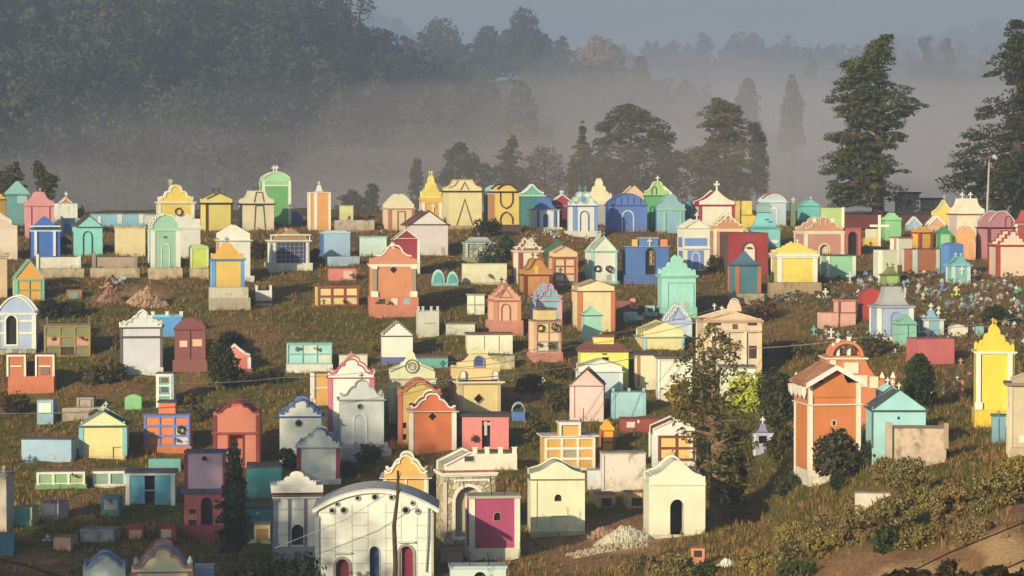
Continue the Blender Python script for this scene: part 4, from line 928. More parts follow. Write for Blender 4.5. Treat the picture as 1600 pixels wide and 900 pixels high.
T(1483, 1505, 430, 384, '4c8ccc', 'plain blue box tomb with a low peaked top', ls=13, g='low', gh=5, gc='4888c4', full=True)
T(1489, 1515, 445, 415, '78c4b0', 'small teal tomb with white corner posts and a slanted white cross on its face', ls=10, g='dome', gh=13, gc='68bcac', roofc='5cac9c', cor=('a8d8c8', 2, 3), pil=('d4e4d0', 4), cross=('c8e4dc', 5, 2), ex=[('cross', 1503, 428, 9, 'f4ecdc')])
T(1545, 1585, 404, 356, 'd08484', 'mauve pink tomb with a dark frame, double gables and balls on top', ls=18, g='seg', gh=26, gc='c88080', gt='f0d8c8', gtw=1.3, cor=('5c3434', 2, 3), pil=('6a3c3c', 3), fin=('b0b4bc', 6, (1565,)), ex=[('arc', 1575, 337, 354, 12, 1.4, '8a4844')])
T(1558, 1606, 434, 384, 'f4c8a4', 'peach tomb with a stepped gable and bright red corner posts at the right edge', ls=13, g='step', gh=22, gc='f4ccac', gt='b43c2c', gtw=1.5, cor=('b03428', 3, 2), pil=('b43a2c', 5))
T(1586, 1620, 380, 350, 'b04438', 'tomb with a red hipped roof and white pilaster at the right edge', ls=3, roof=('pyr', 20, 'c04834', .3, 3, .3), cor=('c8c0b4', 2, 1), pil=('f0dcc4', 4))
# --- middle rows, left
T(24, 68, 474, 437, 'f0a830', 'orange and green framed niche tomb with a pointed gable at the left', ls=3, g='tri', gh=31, gc='f0a430', gt='74c49c', gtw=1.8, cor=('74bc94', 2, 1), pil=('74c8a0', 4), ex=[('grid', 28, 438, 64, 468, 2, 2, '78b490', 1.8, ['f0aa30'])], gw=1)
T(-4, 55, 556, 491, 'b4c0d0', 'pale blue tomb with thick white bands, a round gable and a lace-like dark window', rs=5, g='segl', gh=27, gc='b0bccc', gt='f4ecd8', gtw=2.4, cor=('f4ead4', 4, 2), pil=('f4ecd8', 5), pl=('b0a080', 11, 1, 'stone'),
  ex=[('door', 'arch', 18, 493, 538, 16, '2c2420', 'f4ecd8', 3, .2), ('rect', 30, 500, 50, 503, 'f4ecd8'), ('rect', 30, 519, 50, 522, 'f4ecd8'), ('rect', -4, 519, 7, 522, 'f4ecd8'), ('rect', -4, 500, 7, 503, 'f4ecd8')])
T(69, 141, 558, 508, '8c8450', 'olive niche block with ochre frame lines and two small plaques', rs=2, dr=.7, slab=('7a6848', 2, 1.5), name='niche_block', cat='niche block', st=.5, ex=[('grid', 71, 510, 140, 556, 3, 3, 'b08440', 2.2, ['848454', '848454', '848454', 'd8a080', '84845c', 'd09c80', '808050', '3c3830', '848454']), ('posts', [74, 139], 10, 2, '7a705c')])
T(104, 128, 472, 453, 'a86c4c', 'small stepped brown grave with a green plaque on the slope', rs=1, dr=1, name='gravestone', cat='gravestone', ex=[('rect', 109, 457, 122, 470, '6ca488', 'plaque'), ('rect', 80, 470, 128, 474, 'c89478', 'step', .4)])
T(189, 253, 590, 512, 'dcd0cc', 'large pale grey-white tomb with a curling crest and dark corner bands', rs=2, g='baro', gh=26, gc='e4dcd4', gt='f4ece0', gtw=1.6, cor=('5c544c', 2, 2), pil=('6a625c', 3), pl=('e4dcd8', 16, 2), fin=('f0e8dc', 9, (188, 253)), ex=[('rect', 187, 525, 256, 527.5, '5c544c', 'moulding', .1)])
T(238, 284, 530, 495, '3ca0d4', 'bright blue tomb with white battlements behind the grey-white tomb', rs=2, ex=[('posts', [239, 261, 283], 7, 5, 'f0ece0', 495)], slab=('7cc8e0', 3, 0), st=.4)
T(273, 321, 584, 515, '90504a', 'maroon tomb with a low arched top and two peach window panels', rs=1, g='segl', gh=16, gc='8c4c48', cor=('7a403c', 2, 1), pl=('985850', 22, 3), ex=[('rect', 281, 532, 293, 542, 'f0c09c', 'window'), ('rect', 301, 530, 316, 541, 'f0b48c', 'window'), ('line', [(297, 516), (297, 560)], .8, '5c3430')])
T(342, 391, 582, 558, 'e0705c', 'coral and white tomb half hidden behind a dark leafy tree on the left slope', ls=0, g='conc', gh=20, gc='e88468', gt='f4e4d4', gtw=2, pil=('e8dcd8', 4), pl=('a85048', 6, 3), dr=.8)
T(448, 519, 581, 537, 'a8dcc0', 'wide mint niche block with white panels on the brown slope', ls=0, dr=.45, slab=('7ca890', 1.5, .5), pl=('f0e8d0', 12, 1), name='niche_block', cat='niche block', st=.8, ex=[('grid', 450, 538, 518, 568, 3, 2, '88c8a8', 1.5, ['a4d8bc', 'dcdcc0', 'a8dcc0', 'a8e0c4', 'b0e0c8', 'e0dcc0'])])
T(530, 574, 575, 555, 'f0dcb4', 'low cream grave box behind the white and pink tomb', ls=1, dr=.6, slab=('c8b48c', 1, 1), name='grave_box', cat='grave')
T(579, 652, 496, 415, 'dc8858', 'large terracotta tomb with cream scrolls, grey columns and a dark diamond window', ls=3, g='bell', gh=24, gc='dc8860', gt=None, cor=('f4e4c4', 4, 2), pl=('d47c58', 32, 2), st=.25, cross=('f4ecd8', 8, 2), D=depth_at(615, 496),
  ex=[('win', 'dia', 615, 415.5, 427, 11.5, '1c1a1c', None, 0, .12), ('rect', 582, 420, 589, 455, 'a89070', 'column', .1), ('rect', 643, 420, 650, 455, 'a89070', 'column', .1), ('rect', 580, 415, 590, 420, 'f4e4c4', 'column_head', .13), ('rect', 642, 415, 652, 420, 'f4e4c4', 'column_head', .13), ('rect', 580, 455, 591, 464, 'f4e4c4', 'column_foot', .13), ('rect', 641, 455, 652, 464, 'f4e4c4', 'column_foot', .13),
      ('line', [(588, 400), (596, 400), (603, 394), (606, 388), (610, 385), (616, 384), (622, 385), (626, 389), (629, 395), (636, 400), (643, 401)], 2.2, 'f6e6c4'), ('rect', 592, 467, 602, 475, '4c3c34', 'plaque', .09), ('rect', 611, 466, 621, 476, 'ecd0a0', 'plaque', .09), ('rect', 630, 466, 640, 475, '98b0b0', 'plaque', .09)])
T(653, 686, 528, 487, 'd8ccb0', 'small off-white tomb with battlement posts right of the terracotta tomb', ls=3, st=.6, slab=('c8bca0', 1.5, .5), ex=[('posts', [654, 661, 674, 684], 7, 3.5, 'd4c8b0', 487), ('rect', 663, 504, 681, 506, 'b4a890')])
T(674, 716, 448, 442, '78c4a8', 'twin mint arched headstones with small lettering on the slope', ls=0, dr=.35, name='gravestone', cat='gravestone', g=None, ex=[('gable2', 'arch', 674, 695, 442, 421, 'a4dcc0', .05), ('gable2', 'arch', 698, 716, 442, 424, 'a4dcc0', .05), ('gable2', 'arch', 677, 692, 442, 425, '48b098', -.02), ('gable2', 'arch', 700, 713, 442, 428, '48b098', -.02)])
T(730, 757, 492, 461, 'f2ecc0', 'narrow cream niche tomb left of the pink triangle-gabled tomb', ls=0, slab=('b09878', 1.5, 2), st=.7, ex=[('line', [(741, 462), (741, 490)], .8, 'b8a888'), ('rect', 731, 475, 757, 477, 'c0b490')])
T(697, 742, 527, 506, 'd8ccac', 'low stained white grave with a dark flat roof', ls=1, dr=.7, slab=('7c6c58', 2, 2), st=1.0, wk='concrete', name='grave_box', cat='grave')
T(773, 813, 524, 470, 'f4b488', 'pink tomb with a triangle on its stepped gable and an arch outline', ls=10, g='scalo', gh=25, gc='f0a880', gt='d88868', gtw=1, cor=('cc8468', 2.2, 2), pil=('e0906c', 5), pl=('e08c70', 23, 4), cross=('5c3024', 8, 2), ex=[('line', [(779, 465), (801, 465), (790, 449)], 1.4, 'b88058', True), ('arc', 790, 474, 501, 15, 1.6, 'a87048', 'f4bc90')])
T(840, 877, 508, 470, '94c4c0', 'pale blue tomb with pink bands and a stepped pink-edged gable', ls=12, g='miss', gh=26, gc='94bcbc', gt='e0a8b4', gtw=1.8, cor=('e4acb4', 2, 2), pil=('e8a8b4', 5.5), ex=[('line', [(851, 452), (859, 452), (859, 462), (851, 462)], 1, 'd8a0ac', True)])
T(836, 876, 566, 502, 'f2c888', 'tall peach niche tomb with two dark wreaths and a raised block on top', ls=9, dr=.8, slab=('8a6c54', 2.5, 1.5), pl=('dc8878', 15, 3), pil=('e8a48c', 4), ex=[('block', 841, 869, 484, 501, 'f2cc84', '7c6450'), ('grid', 838, 504, 875, 548, 2, 3, 'd8a070', 1.5, ['f2cc88', 'f2cc88', 'f2d094', 'f4d49c', 'e8dcc8', '6c705c'])])
T(904, 960, 516, 455, 'f6d898', 'large pale yellow tomb with rust-orange corner pilasters and a low gable', ls=11, g='low', gh=17, gc='f6dca0', gt='b87c50', gtw=.8, roofc='d8bc90', cor=('b87850', 1.5, 3), pil=('dc7844', 6))
T(964, 996, 486, 470, 'a06058', 'low dusky pink stepped wall right of the pale yellow tomb', ls=2, dr=.5, name='low_wall', cat='wall', ex=[('rect', 984, 466, 992, 480, 'f09480', 'step', .4), ('rect', 988, 474, 997, 482, 'f09480', 'step', .4)])
T(976, 996, 500, 488, 'c8dcbc', 'small low mint-white grave on the slope left of the tall mint tomb', ls=2, name='grave_box', cat='grave', ex=[('rect', 982, 493, 1005, 500, 'b8d8b8', 'step', .3)])
T(1008, 1023, 490, 478, 'b4c8b4', 'small square grey-green grave marker with a dark panel', ls=1, name='gravestone', cat='gravestone', ex=[('rect', 1012, 481, 1020, 487, '4c5c48', 'plaque'), ('rect', 1004, 488, 1028, 494, 'a0c4a8', 'step', .4)])
T(913, 940, 540, 493, 'a0dca8', 'slim mint green tomb with a pointed roof in front of the pale yellow tomb', ls=5, g='conc', gh=13, gc='98d8a4', full=True, cor=('6a7c5c', 1.2, 2), cross=('d8c8a8', 6, 2))
T(1041, 1080, 544, 505, 'ccd4e4', 'lavender-white tomb with a scalloped triangle gable', ls=7, D=depth_at(1060, 537) + 2.2, g='scalt', gh=28, gc='b4b8cc', gt='e4e4ec', gtw=2.2, cor=('c8ccdc', 2.5, 2), pil=('dcdce0', 5), ex=[('line', [(1049, 499), (1070, 499), (1059, 481)], 1, '9ca0b4', True)])
T(1006, 1068, 549, 527, 'f6dc90', 'pale yellow tomb with a mint cornice and a low gable above a dark roof', ls=13, g='low', gh=24, gc='f6e098', gt='d8c080', gtw=.8, roofc='c8b070', cor=('94c8b0', 2, 3), pil=('a8d4c8', 4), fin=('f0dca0', 7, (1003, 1066)))
T(645, 700, 580, 560, '58b49c', 'low sea-green grave behind the cream tomb with the round disc', ls=1, slab=('6a5848', 4, 0), name='grave_box', cat='grave', ex=[('cross', 691, 575, 9, '2f8474')])
T(597, 645, 572, 525, 'fbf0d4', 'white tomb with a zigzag tiled gable and a blue base', ls=2, g='zig', gh=24, gc='fcf2d8', gt='8a7c64', gtw=.9, pl=('5c6cac', 14, 1), ex=[('tiles', 594, 525, 648, 525, '4c4438', 2)], st=.15)
T(730, 801, 556, 523, 'f4e4bc', 'long white box tomb with a dark flat roof on the middle slope', ls=3, dr=.6, slab=('7c5c48', 2.5, 1.5), ex=[('line', [(756, 524), (756, 553)], .6, 'c8b890'), ('line', [(779, 524), (779, 553)], .6, 'c8b890')])
T(762, 804, 577, 556, 'c8b488', 'stained tan concrete grave below the long white box tomb', ls=1, dr=.5, wk='concrete', st=1.0, name='grave_box', cat='grave')
# --- middle rows, centre
T(1100, 1189, 604, 502, 'e8c49c', 'two-storey pink-cream tomb with a small arched belfry, half behind the slender tree', ls=13, g='tri', gh=14, gc='f0bc94', gt='f4d4a8', gtw=1.6, cor=('d8a880', 4, 3), pil=('f0c894', 5), ex=[('rect', 1101, 497, 1189, 499.5, 'e8b890', 'moulding', .1), ('gable2', 'arch', 1135, 1158, 486, 468, 'f4c8a0', -.1), ('win', 'arch', 1147, 467, 481, 14, '3c2c28', 'f4d0a8', 1.6, 0), ('rect', 1106, 504, 1126, 508, '4c3838', 'slot'), ('rect', 1168, 504, 1182, 508, '4c3838', 'slot'), ('rect', 1101, 516, 1189, 519, 'dcb08c', 'moulding', .12), ('rect', 1112, 519, 1116, 600, 'f4d8b0', 'column', .14), ('rect', 1134, 519, 1138, 600, 'f4d8b0', 'column', .14), ('rect', 1162, 519, 1166, 600, 'f4d8b0', 'column', .14), ('rect', 1144, 506, 1152, 514, '6c5048', 'plaque', .03), ('rect', 1170, 540, 1182, 560, '4c3c34', 'window', .01), ('rect', 1118, 545, 1131, 560, '6c5444', 'window', .01), ('rect', 1140, 535, 1158, 548, 'b88c68', 'niche_panel')], cross=('f8ecd4', 7, 2, 1128), st=.8)
T(1286, 1337, 512, 489, 'f4b094', 'salmon pink L-shaped grave with thin brown edge lines', ls=9, dr=.5, slab=('cc8470', 1, .5), name='grave_box', cat='grave', ex=[('block', 1311, 1337, 471, 489, 'f4ac90', 'c87c68'), ('rect', 1310, 471, 1312, 512, '8c4c3c', 'moulding'), ('rect', 1311, 488, 1337, 489.5, '9c5c48', 'moulding')])
T(1348, 1378, 502, 462, 'c03c30', 'bright red tomb with a low sloping roof behind the grey-blue stone tomb', ls=8, g='low', gh=12, gc='bc3c30', full=True, cross=('8c2820', 4, 2))
T(1386, 1406, 450, 430, '98a038', 'small olive tomb with a lime panel and a hipped roof', ls=11, cor=('7c7828', 2, 2), roof=('pyr', 12, '8c8838', .2, 1, .3), cross=('6c6830', 5, 2), ex=[('rect', 1386.5, 431, 1403, 443, 'a8d848', 'panel')])
T(1372, 1426, 536, 480, 'aab6c4', 'grey-blue tomb with white pilasters, an arch panel and a flared stone-coloured roof', ls=13, cor=('bcb8b4', 3, 3), roof=('pyr', 30, 'b4aca4', .42, 3, .55), pil=('ecece4', 6), pl=('e4dccc', 10, 3), st=.5, ex=[('arc', 1400, 486, 525, 18, 1.5, '8c9cb0', '98a8bc')])
T(1405, 1432, 545, 507, '88d0a0', 'small mint green tomb with an ogee roof in front of the grey-blue tomb', ls=10, g='conc', gh=15, gc='84c898', full=True, cor=('6cac88', 1.4, 1.5), ex=[('line', [(1418, 508), (1418, 543)], .7, '64a080')])
T(1447, 1473, 530, 500, '8cc4c0', 'small white and teal tomb with a curved teal roof and a white cross', ls=11, cor=('ece8dc', 2, 2.5), roof=('pyr', 14, '84bcc0', .2, 0, .5), pil=('f0ecdc', 5), cross=('f4ece0', 9, 1))
T(1486, 1512, 532, 512, 'f0dcc0', 'low rounded white grave box with a red flower tuft on top', ls=5, g='segl', gh=5, gc='e8d0b4', full=True, name='grave_box', cat='grave')
T(1524, 1537, 526, 510, '84b8a4', 'tiny teal box grave among the crosses right of the rounded white grave', ls=1, name='grave_box', cat='grave')
T(1434, 1491, 574, 530, 'd06460', 'plain coral red box tomb on the right slope', ls=18, slab=('b8544c', 1, 0), dr=1.0, st=.2)
T(1526, 1584, 664, 551, 'f6cc24', 'tall bright yellow tomb with white columns and a jagged baroque crown', ls=5, g='baro', gh=42, gc='f4c828', cor=('f8ecc8', 4, 3), pl=('f2c61e', 24, 3), ex=[('rect', 1525, 553, 1532, 640, 'f8ecc8', 'column', .12), ('rect', 1523, 628, 1535, 640, 'f8ecc8', 'column_foot', .16), ('rect', 1574, 553, 1581, 640, 'f8ecc8', 'column', .12), ('rect', 1572, 628, 1584, 640, 'f8ecc8', 'column_foot', .16)], fin=('f0c020', 8, (1528, 1582)), cross=('e8b820', 7, 2))
T(1577, 1625, 716, 602, 'd4b890', 'tall tan stone-coloured tomb with a projecting roof slab at the right edge', ls=3, slab=('8c7460', 4, 7), g='low', gh=14, gc='b89c78', gw=-4, pil=('dcc49c', 5), st=.6, ex=[('rect', 1593, 680, 1610, 692, 'f0dcc0', 'plaque'), ('rect', 1578, 699, 1620, 716, 'ccb088', 'step', .2)])
T(1550, 1571, 692, 650, '74a4a4', 'narrow grey-teal tomb between the bright yellow and tan tombs', ls=1, cor=('5c8c8c', 1.5, 1), ex=[('line', [(1560, 652), (1560, 690)], .8, '4c7474')], cross=('6c7c64', 7, 1))
# --- middle rows, lower left
T(13, 84, 612, 588, 'd8744c', 'orange-red twin niche block with white frames and a gap between its two towers', rs=4, dr=.5, name='niche_block', cat='niche block', ex=[('block', 13, 39, 556, 588, 'd07448', 'a05040', .02), ('block', 57, 83, 556, 588, 'd07448', 'a05040', .02), ('line', [(14, 588), (14, 557), (38, 557), (38, 588)], 3, 'f4e4c4'), ('line', [(58, 588), (58, 557), (82, 557), (82, 588)], 3, 'f4e4c4'), ('rect', 17, 571, 35, 573, 'f4e4c4', 'moulding', .04), ('rect', 61, 571, 79, 573, 'f4e4c4', 'moulding', .04), ('rect', 63, 575, 77, 585, '8c7464', 'plaque', .03), ('block', 39, 57, 566, 588, '6c2c34', None, .9)])
T(58, 83, 659, 626, '90bcc4', 'small pale blue box grave with a cream panel', rs=6, dr=.8, slab=('a8a490', 1.5, .3), name='grave_box', cat='grave', ex=[('rect', 61, 630, 80, 645, 'f4ecc8', 'niche_panel')])
T(120, 146, 638, 621, 'bca48c', 'small grey concrete grave with a framed front above the low wall', rs=4, dr=.8, wk='concrete', slab=('6c5048', 1, .5), name='grave_box', cat='grave', ex=[('line', [(124, 636), (124, 624), (142, 624), (142, 636)], 1, '9c8870')])
T(96, 160, 653, 637, 'c0a88c', 'low stained concrete wall behind the large pale yellow tomb', ls=1, depth=.6, wk='concrete', name='low_wall', cat='wall')
T(195, 221, 639, 622, '84d468', 'small bright green headstone with an arched top', rs=1, depth=.5, g='segl', gh=5, gc='84d868', name='gravestone', cat='gravestone')
T(244, 271, 637, 584, 'ecebd6', 'slim white niche column with three mint compartments', rs=4, dr=.6, slab=('6c685c', 1.5, 1), name='niche_block', cat='niche block', ex=[('grid', 248, 587, 267, 633, 1, 3, 'f0ecd8', 2.5, ['6cb49c']), ('rect', 252, 590, 263, 598, '6c5c50', 'plaque', .03), ('rect', 252, 605, 263, 613, '6c5850', 'plaque', .03)])
T(34, 111, 723, 687, 'a8c4d8', 'long pale blue box tomb on the lower left slope', rs=9, dr=.45, slab=('5c6068', 1.5, .5), st=.3)
T(125, 197, 719, 666, 'f8dc8c', 'large pale yellow tomb with mint pilasters, dark green eaves and a pointed gable', rs=5, g='tri', gh=23, gc='f8e09c', gt='9cbc98', gtw=1, roofc='4c6054', cor=('4c7058', 2.5, 4), pil=('84c8bc', 6), pl=('f0d48c', 7, 0), cross=('d0d8d0', 8, 2), fin=('f0e0a8', 7, (128, 194)), ex=[('line', [(177, 716), (177, 699), (188, 699)], .8, '8c7848')])
T(225, 297, 706, 648, 'ec8034', 'orange niche block of nine compartments in a blue frame with a raised block on top', rs=4, dr=.5, slab=('5c5c68', 2, 2), pl=('dc7438', 9, 2), name='niche_block', cat='niche block', st=.25, ex=[('grid', 227, 650, 295, 696, 3, 3, '6084cc', 3, ['ee8434', 'ee8434', 'e07848', 'ee8434', 'ec7c40', 'd8b8a0', 'ee8434', 'ec7c38', 'e0ccbc']), ('block', 248, 274, 629, 648, 'e87c44', '4c4850')])
T(232, 282, 733, 717, '64b498', 'low sea-green wall below the orange and blue niche block', rs=1, depth=.5, name='low_wall', cat='wall')
T(334, 405, 727, 648, 'd87c5c', 'terracotta red tomb with a curved gable, dark red edging and a deep doorway', rs=5, g='ogee', gh=21, gc='d87858', gt='8c3430', gtw=2, roofc='b05040', pil=('8c3430', 5), ex=[('rect', 331, 675, 406, 678, 'a04c40', 'moulding', .1), ('niche', 'rect', 369, 680, 727, 20, 'cc6c4c', '7c2c2c', 3, .5)])
T(437, 502, 722, 651, 'ece8e4', 'white tomb with a blue-edged stepped round gable and a dark round window', rs=3, g='miss', gh=27, gc='f0ece4', gt='5878b8', gtw=2.4, roofc='a8acb4', cor=('4c70b0', 2, 4), ex=[('win', 'round', 467, 656, 666, 9, '1c1a1c', '8c8880', 1.5, .15)])
T(513, 584, 690, 590, 'f6e8cc', 'white tomb with rose-pink corner bands and a pink-edged bell gable', rs=3, g='ogee', gh=30, gc='f6e8d0', gt='d06c74', gtw=2.2, cor=('cc6470', 1.5, 3), pil=('d4707c', 7), cross=('d87878', 9, 1), ex=[])
T(491, 514, 640, 584, 'eeb04c', 'ochre niche tomb with a white left post behind the white and pink tomb', ls=5, slab=('8c6c50', 2, 0), pil=('f4e8cc', 2), ex=[('rect', 492, 605, 513, 607, 'f8ecc8'), ('rect', 486, 582, 491, 622, 'f4ecd0', 'pilaster', .1)])
T(531, 600, 706, 625, 'd0ccc0', 'pale grey tomb with a curling gable, an arch outline and a small round vent', ls=2, g='ogee', gh=31, gc='d0ccc0', gt='a8a498', gtw=1.6, cor=('a8a090', 2.5, 3), pl=('b4ac9c', 12, 5), cross=('6c5c54', 9, 1), st=.45, fin=('b8b4a8', 9, (533, 599)), ex=[('win', 'round', 563, 630, 640, 8, '5c584c', 'b4b0a4', 1.2, .1), ('arc', 563, 645, 693, 22, 2, 'e8e4d8', 'ccc8bc')])
T(609, 680, 664, 592, 'd8c898', 'cream tomb with a large double ring disc on its gable and a small cross', ls=2, g='low', gh=26, gc='e4d8a8', gt='b4a880', gtw=1.2, cor=('c8bc94', 3, 2.5), pil=('ece0b8', 6), st=.55, cross=('dcd0a8', 8, 1), ex=[('disc', 644, 572, 11, 'e4d8a8', '6c6448', 1.6), ('disc', 644, 572, 6.5, 'e8dcb0', '8c8460', 1), ('gable2', 'bell', 626, 658, 574, 549, 'e8dcac', .02)])
T(623, 689, 694, 613, 'd0a850', 'ochre tomb with thick red-brown edging half hidden by the orange tomb with the diamond', ls=3, g='ogee', gh=20, gc='ccb058', gt='c46c4c', gtw=4, roofc='b88450', pil=('c06850', 6), ex=[('win', 'rect', 632, 660, 669, 6, '2c2420', None, 0, .1), ('win', 'rect', 632, 678, 687, 6, '2c2420', None, 0, .1)])
T(640, 712, 712, 643, 'dc7034', 'orange tomb with a white-edged curved gable, white pilasters and a dark diamond vent', ls=3, g='ogee', gh=29, gc='dc6c38', gt='f6ead4', gtw=2.4, roofc='9c4c38', cor=('f8ecd8', 1.6, 4), pil=('f8ecd8', 6), st=.2, ex=[('win', 'dia', 676, 644.5, 657, 13, '1c1a1c', None, 0, .12)])
T(719, 781, 652, 598, 'f4d084', 'yellow church-like tomb with an arched belfry opening and a dark diamond vent', ls=13, pil=('d8b484', 4), cor=('f8e4b4', 4, 6), st=.2, ex=[('win', 'dia', 748, 616, 630, 14, '1c1a1c', '8c6c48', 1, .12), ('block', 716, 782, 573, 593, 'f4cc84', None, .1), ('gable2', 'bell', 714, 782, 575, 545, 'f4d490', .05), ('gable2', 'segl', 733, 763, 552, 543, 'f6e0a0', -.02), ('win', 'arch', 748, 556, 572, 15, '3c4ca0', 'ccb070', 1.4, 0), ('win', 'arch', 723, 579, 592, 8, 'f8ecd0', 'a8905c', 1.2, 0), ('win', 'arch', 774, 579, 592, 8, 'f8ecd0', 'a8905c', 1.2, 0)], fin=('f4e4b8', 9, (715, 780)))
T(704, 716, 640, 574, 'd87c70', 'narrow coral strip of tomb left of the yellow church-like tomb', ls=2)
T(722, 795, 706, 651, 'f08478', 'salmon pink tomb with a dark flat roof and a narrow doorway crossed by a grille', ls=1, dr=.8, slab=('4c3c40', 4, 2), st=.2, ex=[('door', 'rect', 759.5, 657, 700, 13, '1c1a1c', None, 0, .3), ('cross', 759, 679, 20, 'c8b8a8', .2)])
T(907, 982, 604, 549, 'ecdf60', 'lemon yellow house-like tomb with a red-brown tiled hip roof and a small tower', ls=5, roof=('pyr', 16, '8c4438', .5, 5, .05), ex=[('tiles', 902, 548, 986, 548, 'a05040', 2.4), ('rect', 940, 558, 951, 567, '1c1a1c', 'window', .01), ('rect', 941, 552, 948, 554, '4c4428', 'name_plate'), ('block', 928, 960, 527, 546, 'ecdc60', '8c4438', .4)])
T(904, 972, 622, 581, 'ccd8d8', 'pale grey-white tomb with a low gable between the lemon yellow and blush pink tombs', ls=4, g='low', gh=20, gc='f4ecd8', gt='d8ccb4', gtw=1, roofc='c8bca4', cor=('e8dcc4', 2, 3), pil=('e8e0cc', 3))
T(890, 943, 656, 603, 'f4c8b4', 'blush pink tomb with a dark-edged pointed gable', rs=3, g='tri', gh=27, gc='f0bcA8'.lower(), gt='6c4840', gtw=1.2, roofc='8c7468', cor=('a87c6c', 1.6, 1), st=.2, ex=[('line', [(897, 604), (897, 653)], .8, 'b08c80'), ('rods', [894, 900, 906, 920, 925, 931], 655, 38)])
T(956, 1008, 652, 613, 'a4d4c4', 'pale mint box tomb with short corner posts', ls=3, dr=.6, slab=('78807c', 1.5, 0), st=.4, pil=('9ccabc', 5), ex=[('posts', [958, 983, 1006], 5, 4, 'a4ccc0', 613)])
T(993, 1026, 607, 554, 'f4dca8', 'left bay of the cream flat-roofed tomb with a rust pilaster', ls=3, slab=('4c4440', 3, 4), ex=[('rect', 995, 556, 1000, 603, 'c87050', 'pilaster')])
T(1028, 1082, 632, 560, 'f0e4c4', 'wide cream doorway tomb with a double frame behind the slender tree', ls=4, slab=('6c5c50', 3, 3), ex=[('line', [(1031, 630), (1031, 563), (1080, 563), (1080, 630)], 1.5, 'f4ecd4')])
T(1125, 1180, 630, 575, 'f0e4c0', 'pale cream lower wall showing through the slender tree above the yellow-green bush', ls=3, slab=('8c8070', 2, 2), ex=[('rect', 1127, 590, 1180, 593, 'dce0d0')])
T(969, 1031, 674, 655, 'a84438', 'low dark red grave box with a white plaque', ls=2, dr=.5, slab=('8c4034', 1.5, 1), name='grave_box', cat='grave', ex=[('rect', 979, 659, 992, 668, 'e8d8c0', 'plaque'), ('rect', 996, 656, 999, 661, 'f0e8dc')])
T(940, 960, 702, 673, 'f4ac24', 'slim gold tomb with red edges behind the ochre and white niche tomb', ls=3, g='bell', gh=15, gc='f8b018', pil=('b83c2c', 2.5), cor=('c03c28', 1.5, 0), cross=('a8442c', 4, 1), ex=[('rect', 939, 690, 961, 692, 'b83c2c')])
T(850, 931, 733, 682, 'eab04c', 'ochre niche tomb of six compartments with a thick white frame and a raised top block', ls=7, dr=.65, slab=('f4ecd4', 2, 5), ex=[('block', 875, 906, 662, 681, 'e4ac48', 'f4ecd4'), ('line', [(877, 681), (877, 664), (904, 664), (904, 681)], 3.5, 'f8f0dc'), ('grid', 853, 684, 928, 733, 3, 3, 'f8f0dc', 4, ['e8ac44', 'e8ac44', 'e8ac44', 'e8ac44', 'b09c7c', 'e8ac44']), ('rods', [856, 864, 888, 912], 662, 26)])
T(1020, 1086, 728, 680, 'f4dcb4', 'white tomb with a pointed gable and yellow niches in a dark red frame', ls=6, g='low', gh=26, gc='f8ecd0', gt='f8f0dc', gtw=2, roofc='7c4438', pil=('e8e0d0', 8), ex=[('grid', 1030, 682, 1084, 718, 2, 2, '8c3c2c', 3.5, ['f4c46c']), ('cross', 1048, 720, 14, 'e0c080')])
T(1178, 1206, 708, 678, 'b4acc0', 'small lilac-grey tomb with a bell roof, dark opening and white cross in the shaded gully', ls=1, roof=('pyr', 14, '8c84a0', .2, 2, .6), cor=('e4dce0', 2, 2), pil=('d8d0d8', 4), cross=('f0ece8', 9, 1), ex=[('door', 'rect', 1192, 681, 693, 13, '15181f', None, 0, .4)])

T(452, 473, 352, 339, '2c5c98', 'small dark blue grave house in the shade right of the tall bright green tomb', ls=2, dr=.6, g='ogee', gh=9, gc='2c5c98')
T(1400, 1436, 340, 303, 'b8a488', 'pale rough stone hut half hidden under the tall lone conifer', ls=2, dr=.6, D=241, name='hut', cat='hut', wk='stone', slab=('4c3c30', 3, 3), ex=[('win', 'rect', 1420, 312, 322, 8, '1c1a1c', None, 0, .2)])
T(1440, 1470, 340, 312, 'c8a880', 'small tan stone hut with a dark roof right of the lone conifer', ls=2, dr=.6, D=243, name='hut', cat='hut', wk='stone', slab=('3c342c', 3, 4))
# --- front rows
T(-14, 10, 832, 742, 'e0c8a8', 'tall cream tomb with short posts on its roof cut by the left edge', rs=12, slab=('c8b49c', 3, 3), ex=[('posts', [-4, 6], 9, 4, 'd8c4a8', 738)])
T(57, 133, 765, 738, 'a8c870', 'low green niche block of three compartments with white posts', rs=2, dr=.4, slab=('8c6c58', 2, 1), pl=('78b058', 9, 2), name='niche_block', cat='niche block', ex=[('grid', 60, 739, 131, 756, 3, 1, 'ece8cc', 3.5, ['98bc68', '88b864', 'a8b860'])])
T(145, 197, 762, 737, 'ccd4a4', 'low grey-green niche block of two compartments left of the teal shed-like tomb', rs=1, dr=.4, slab=('8c7c68', 1.5, 1), name='niche_block', cat='niche block', ex=[('grid', 147, 738, 195, 758, 2, 1, 'ece4c8', 4, ['8cac88', '80a080'])])
T(198, 272, 792, 741, '54b4bc', 'teal shed-like tomb with white corner posts and a dark open doorway', rs=4, dr=.7, slab=('585860', 5, 3), pil=('ecece8', 5), cor=('ece8e0', 3, 2), st=.2, ex=[('door', 'rect', 234, 743, 789, 16, '1a2440', None, 0, .5), ('rect', 226, 765, 241, 767, '7cb0b4', 'rail', .02)])
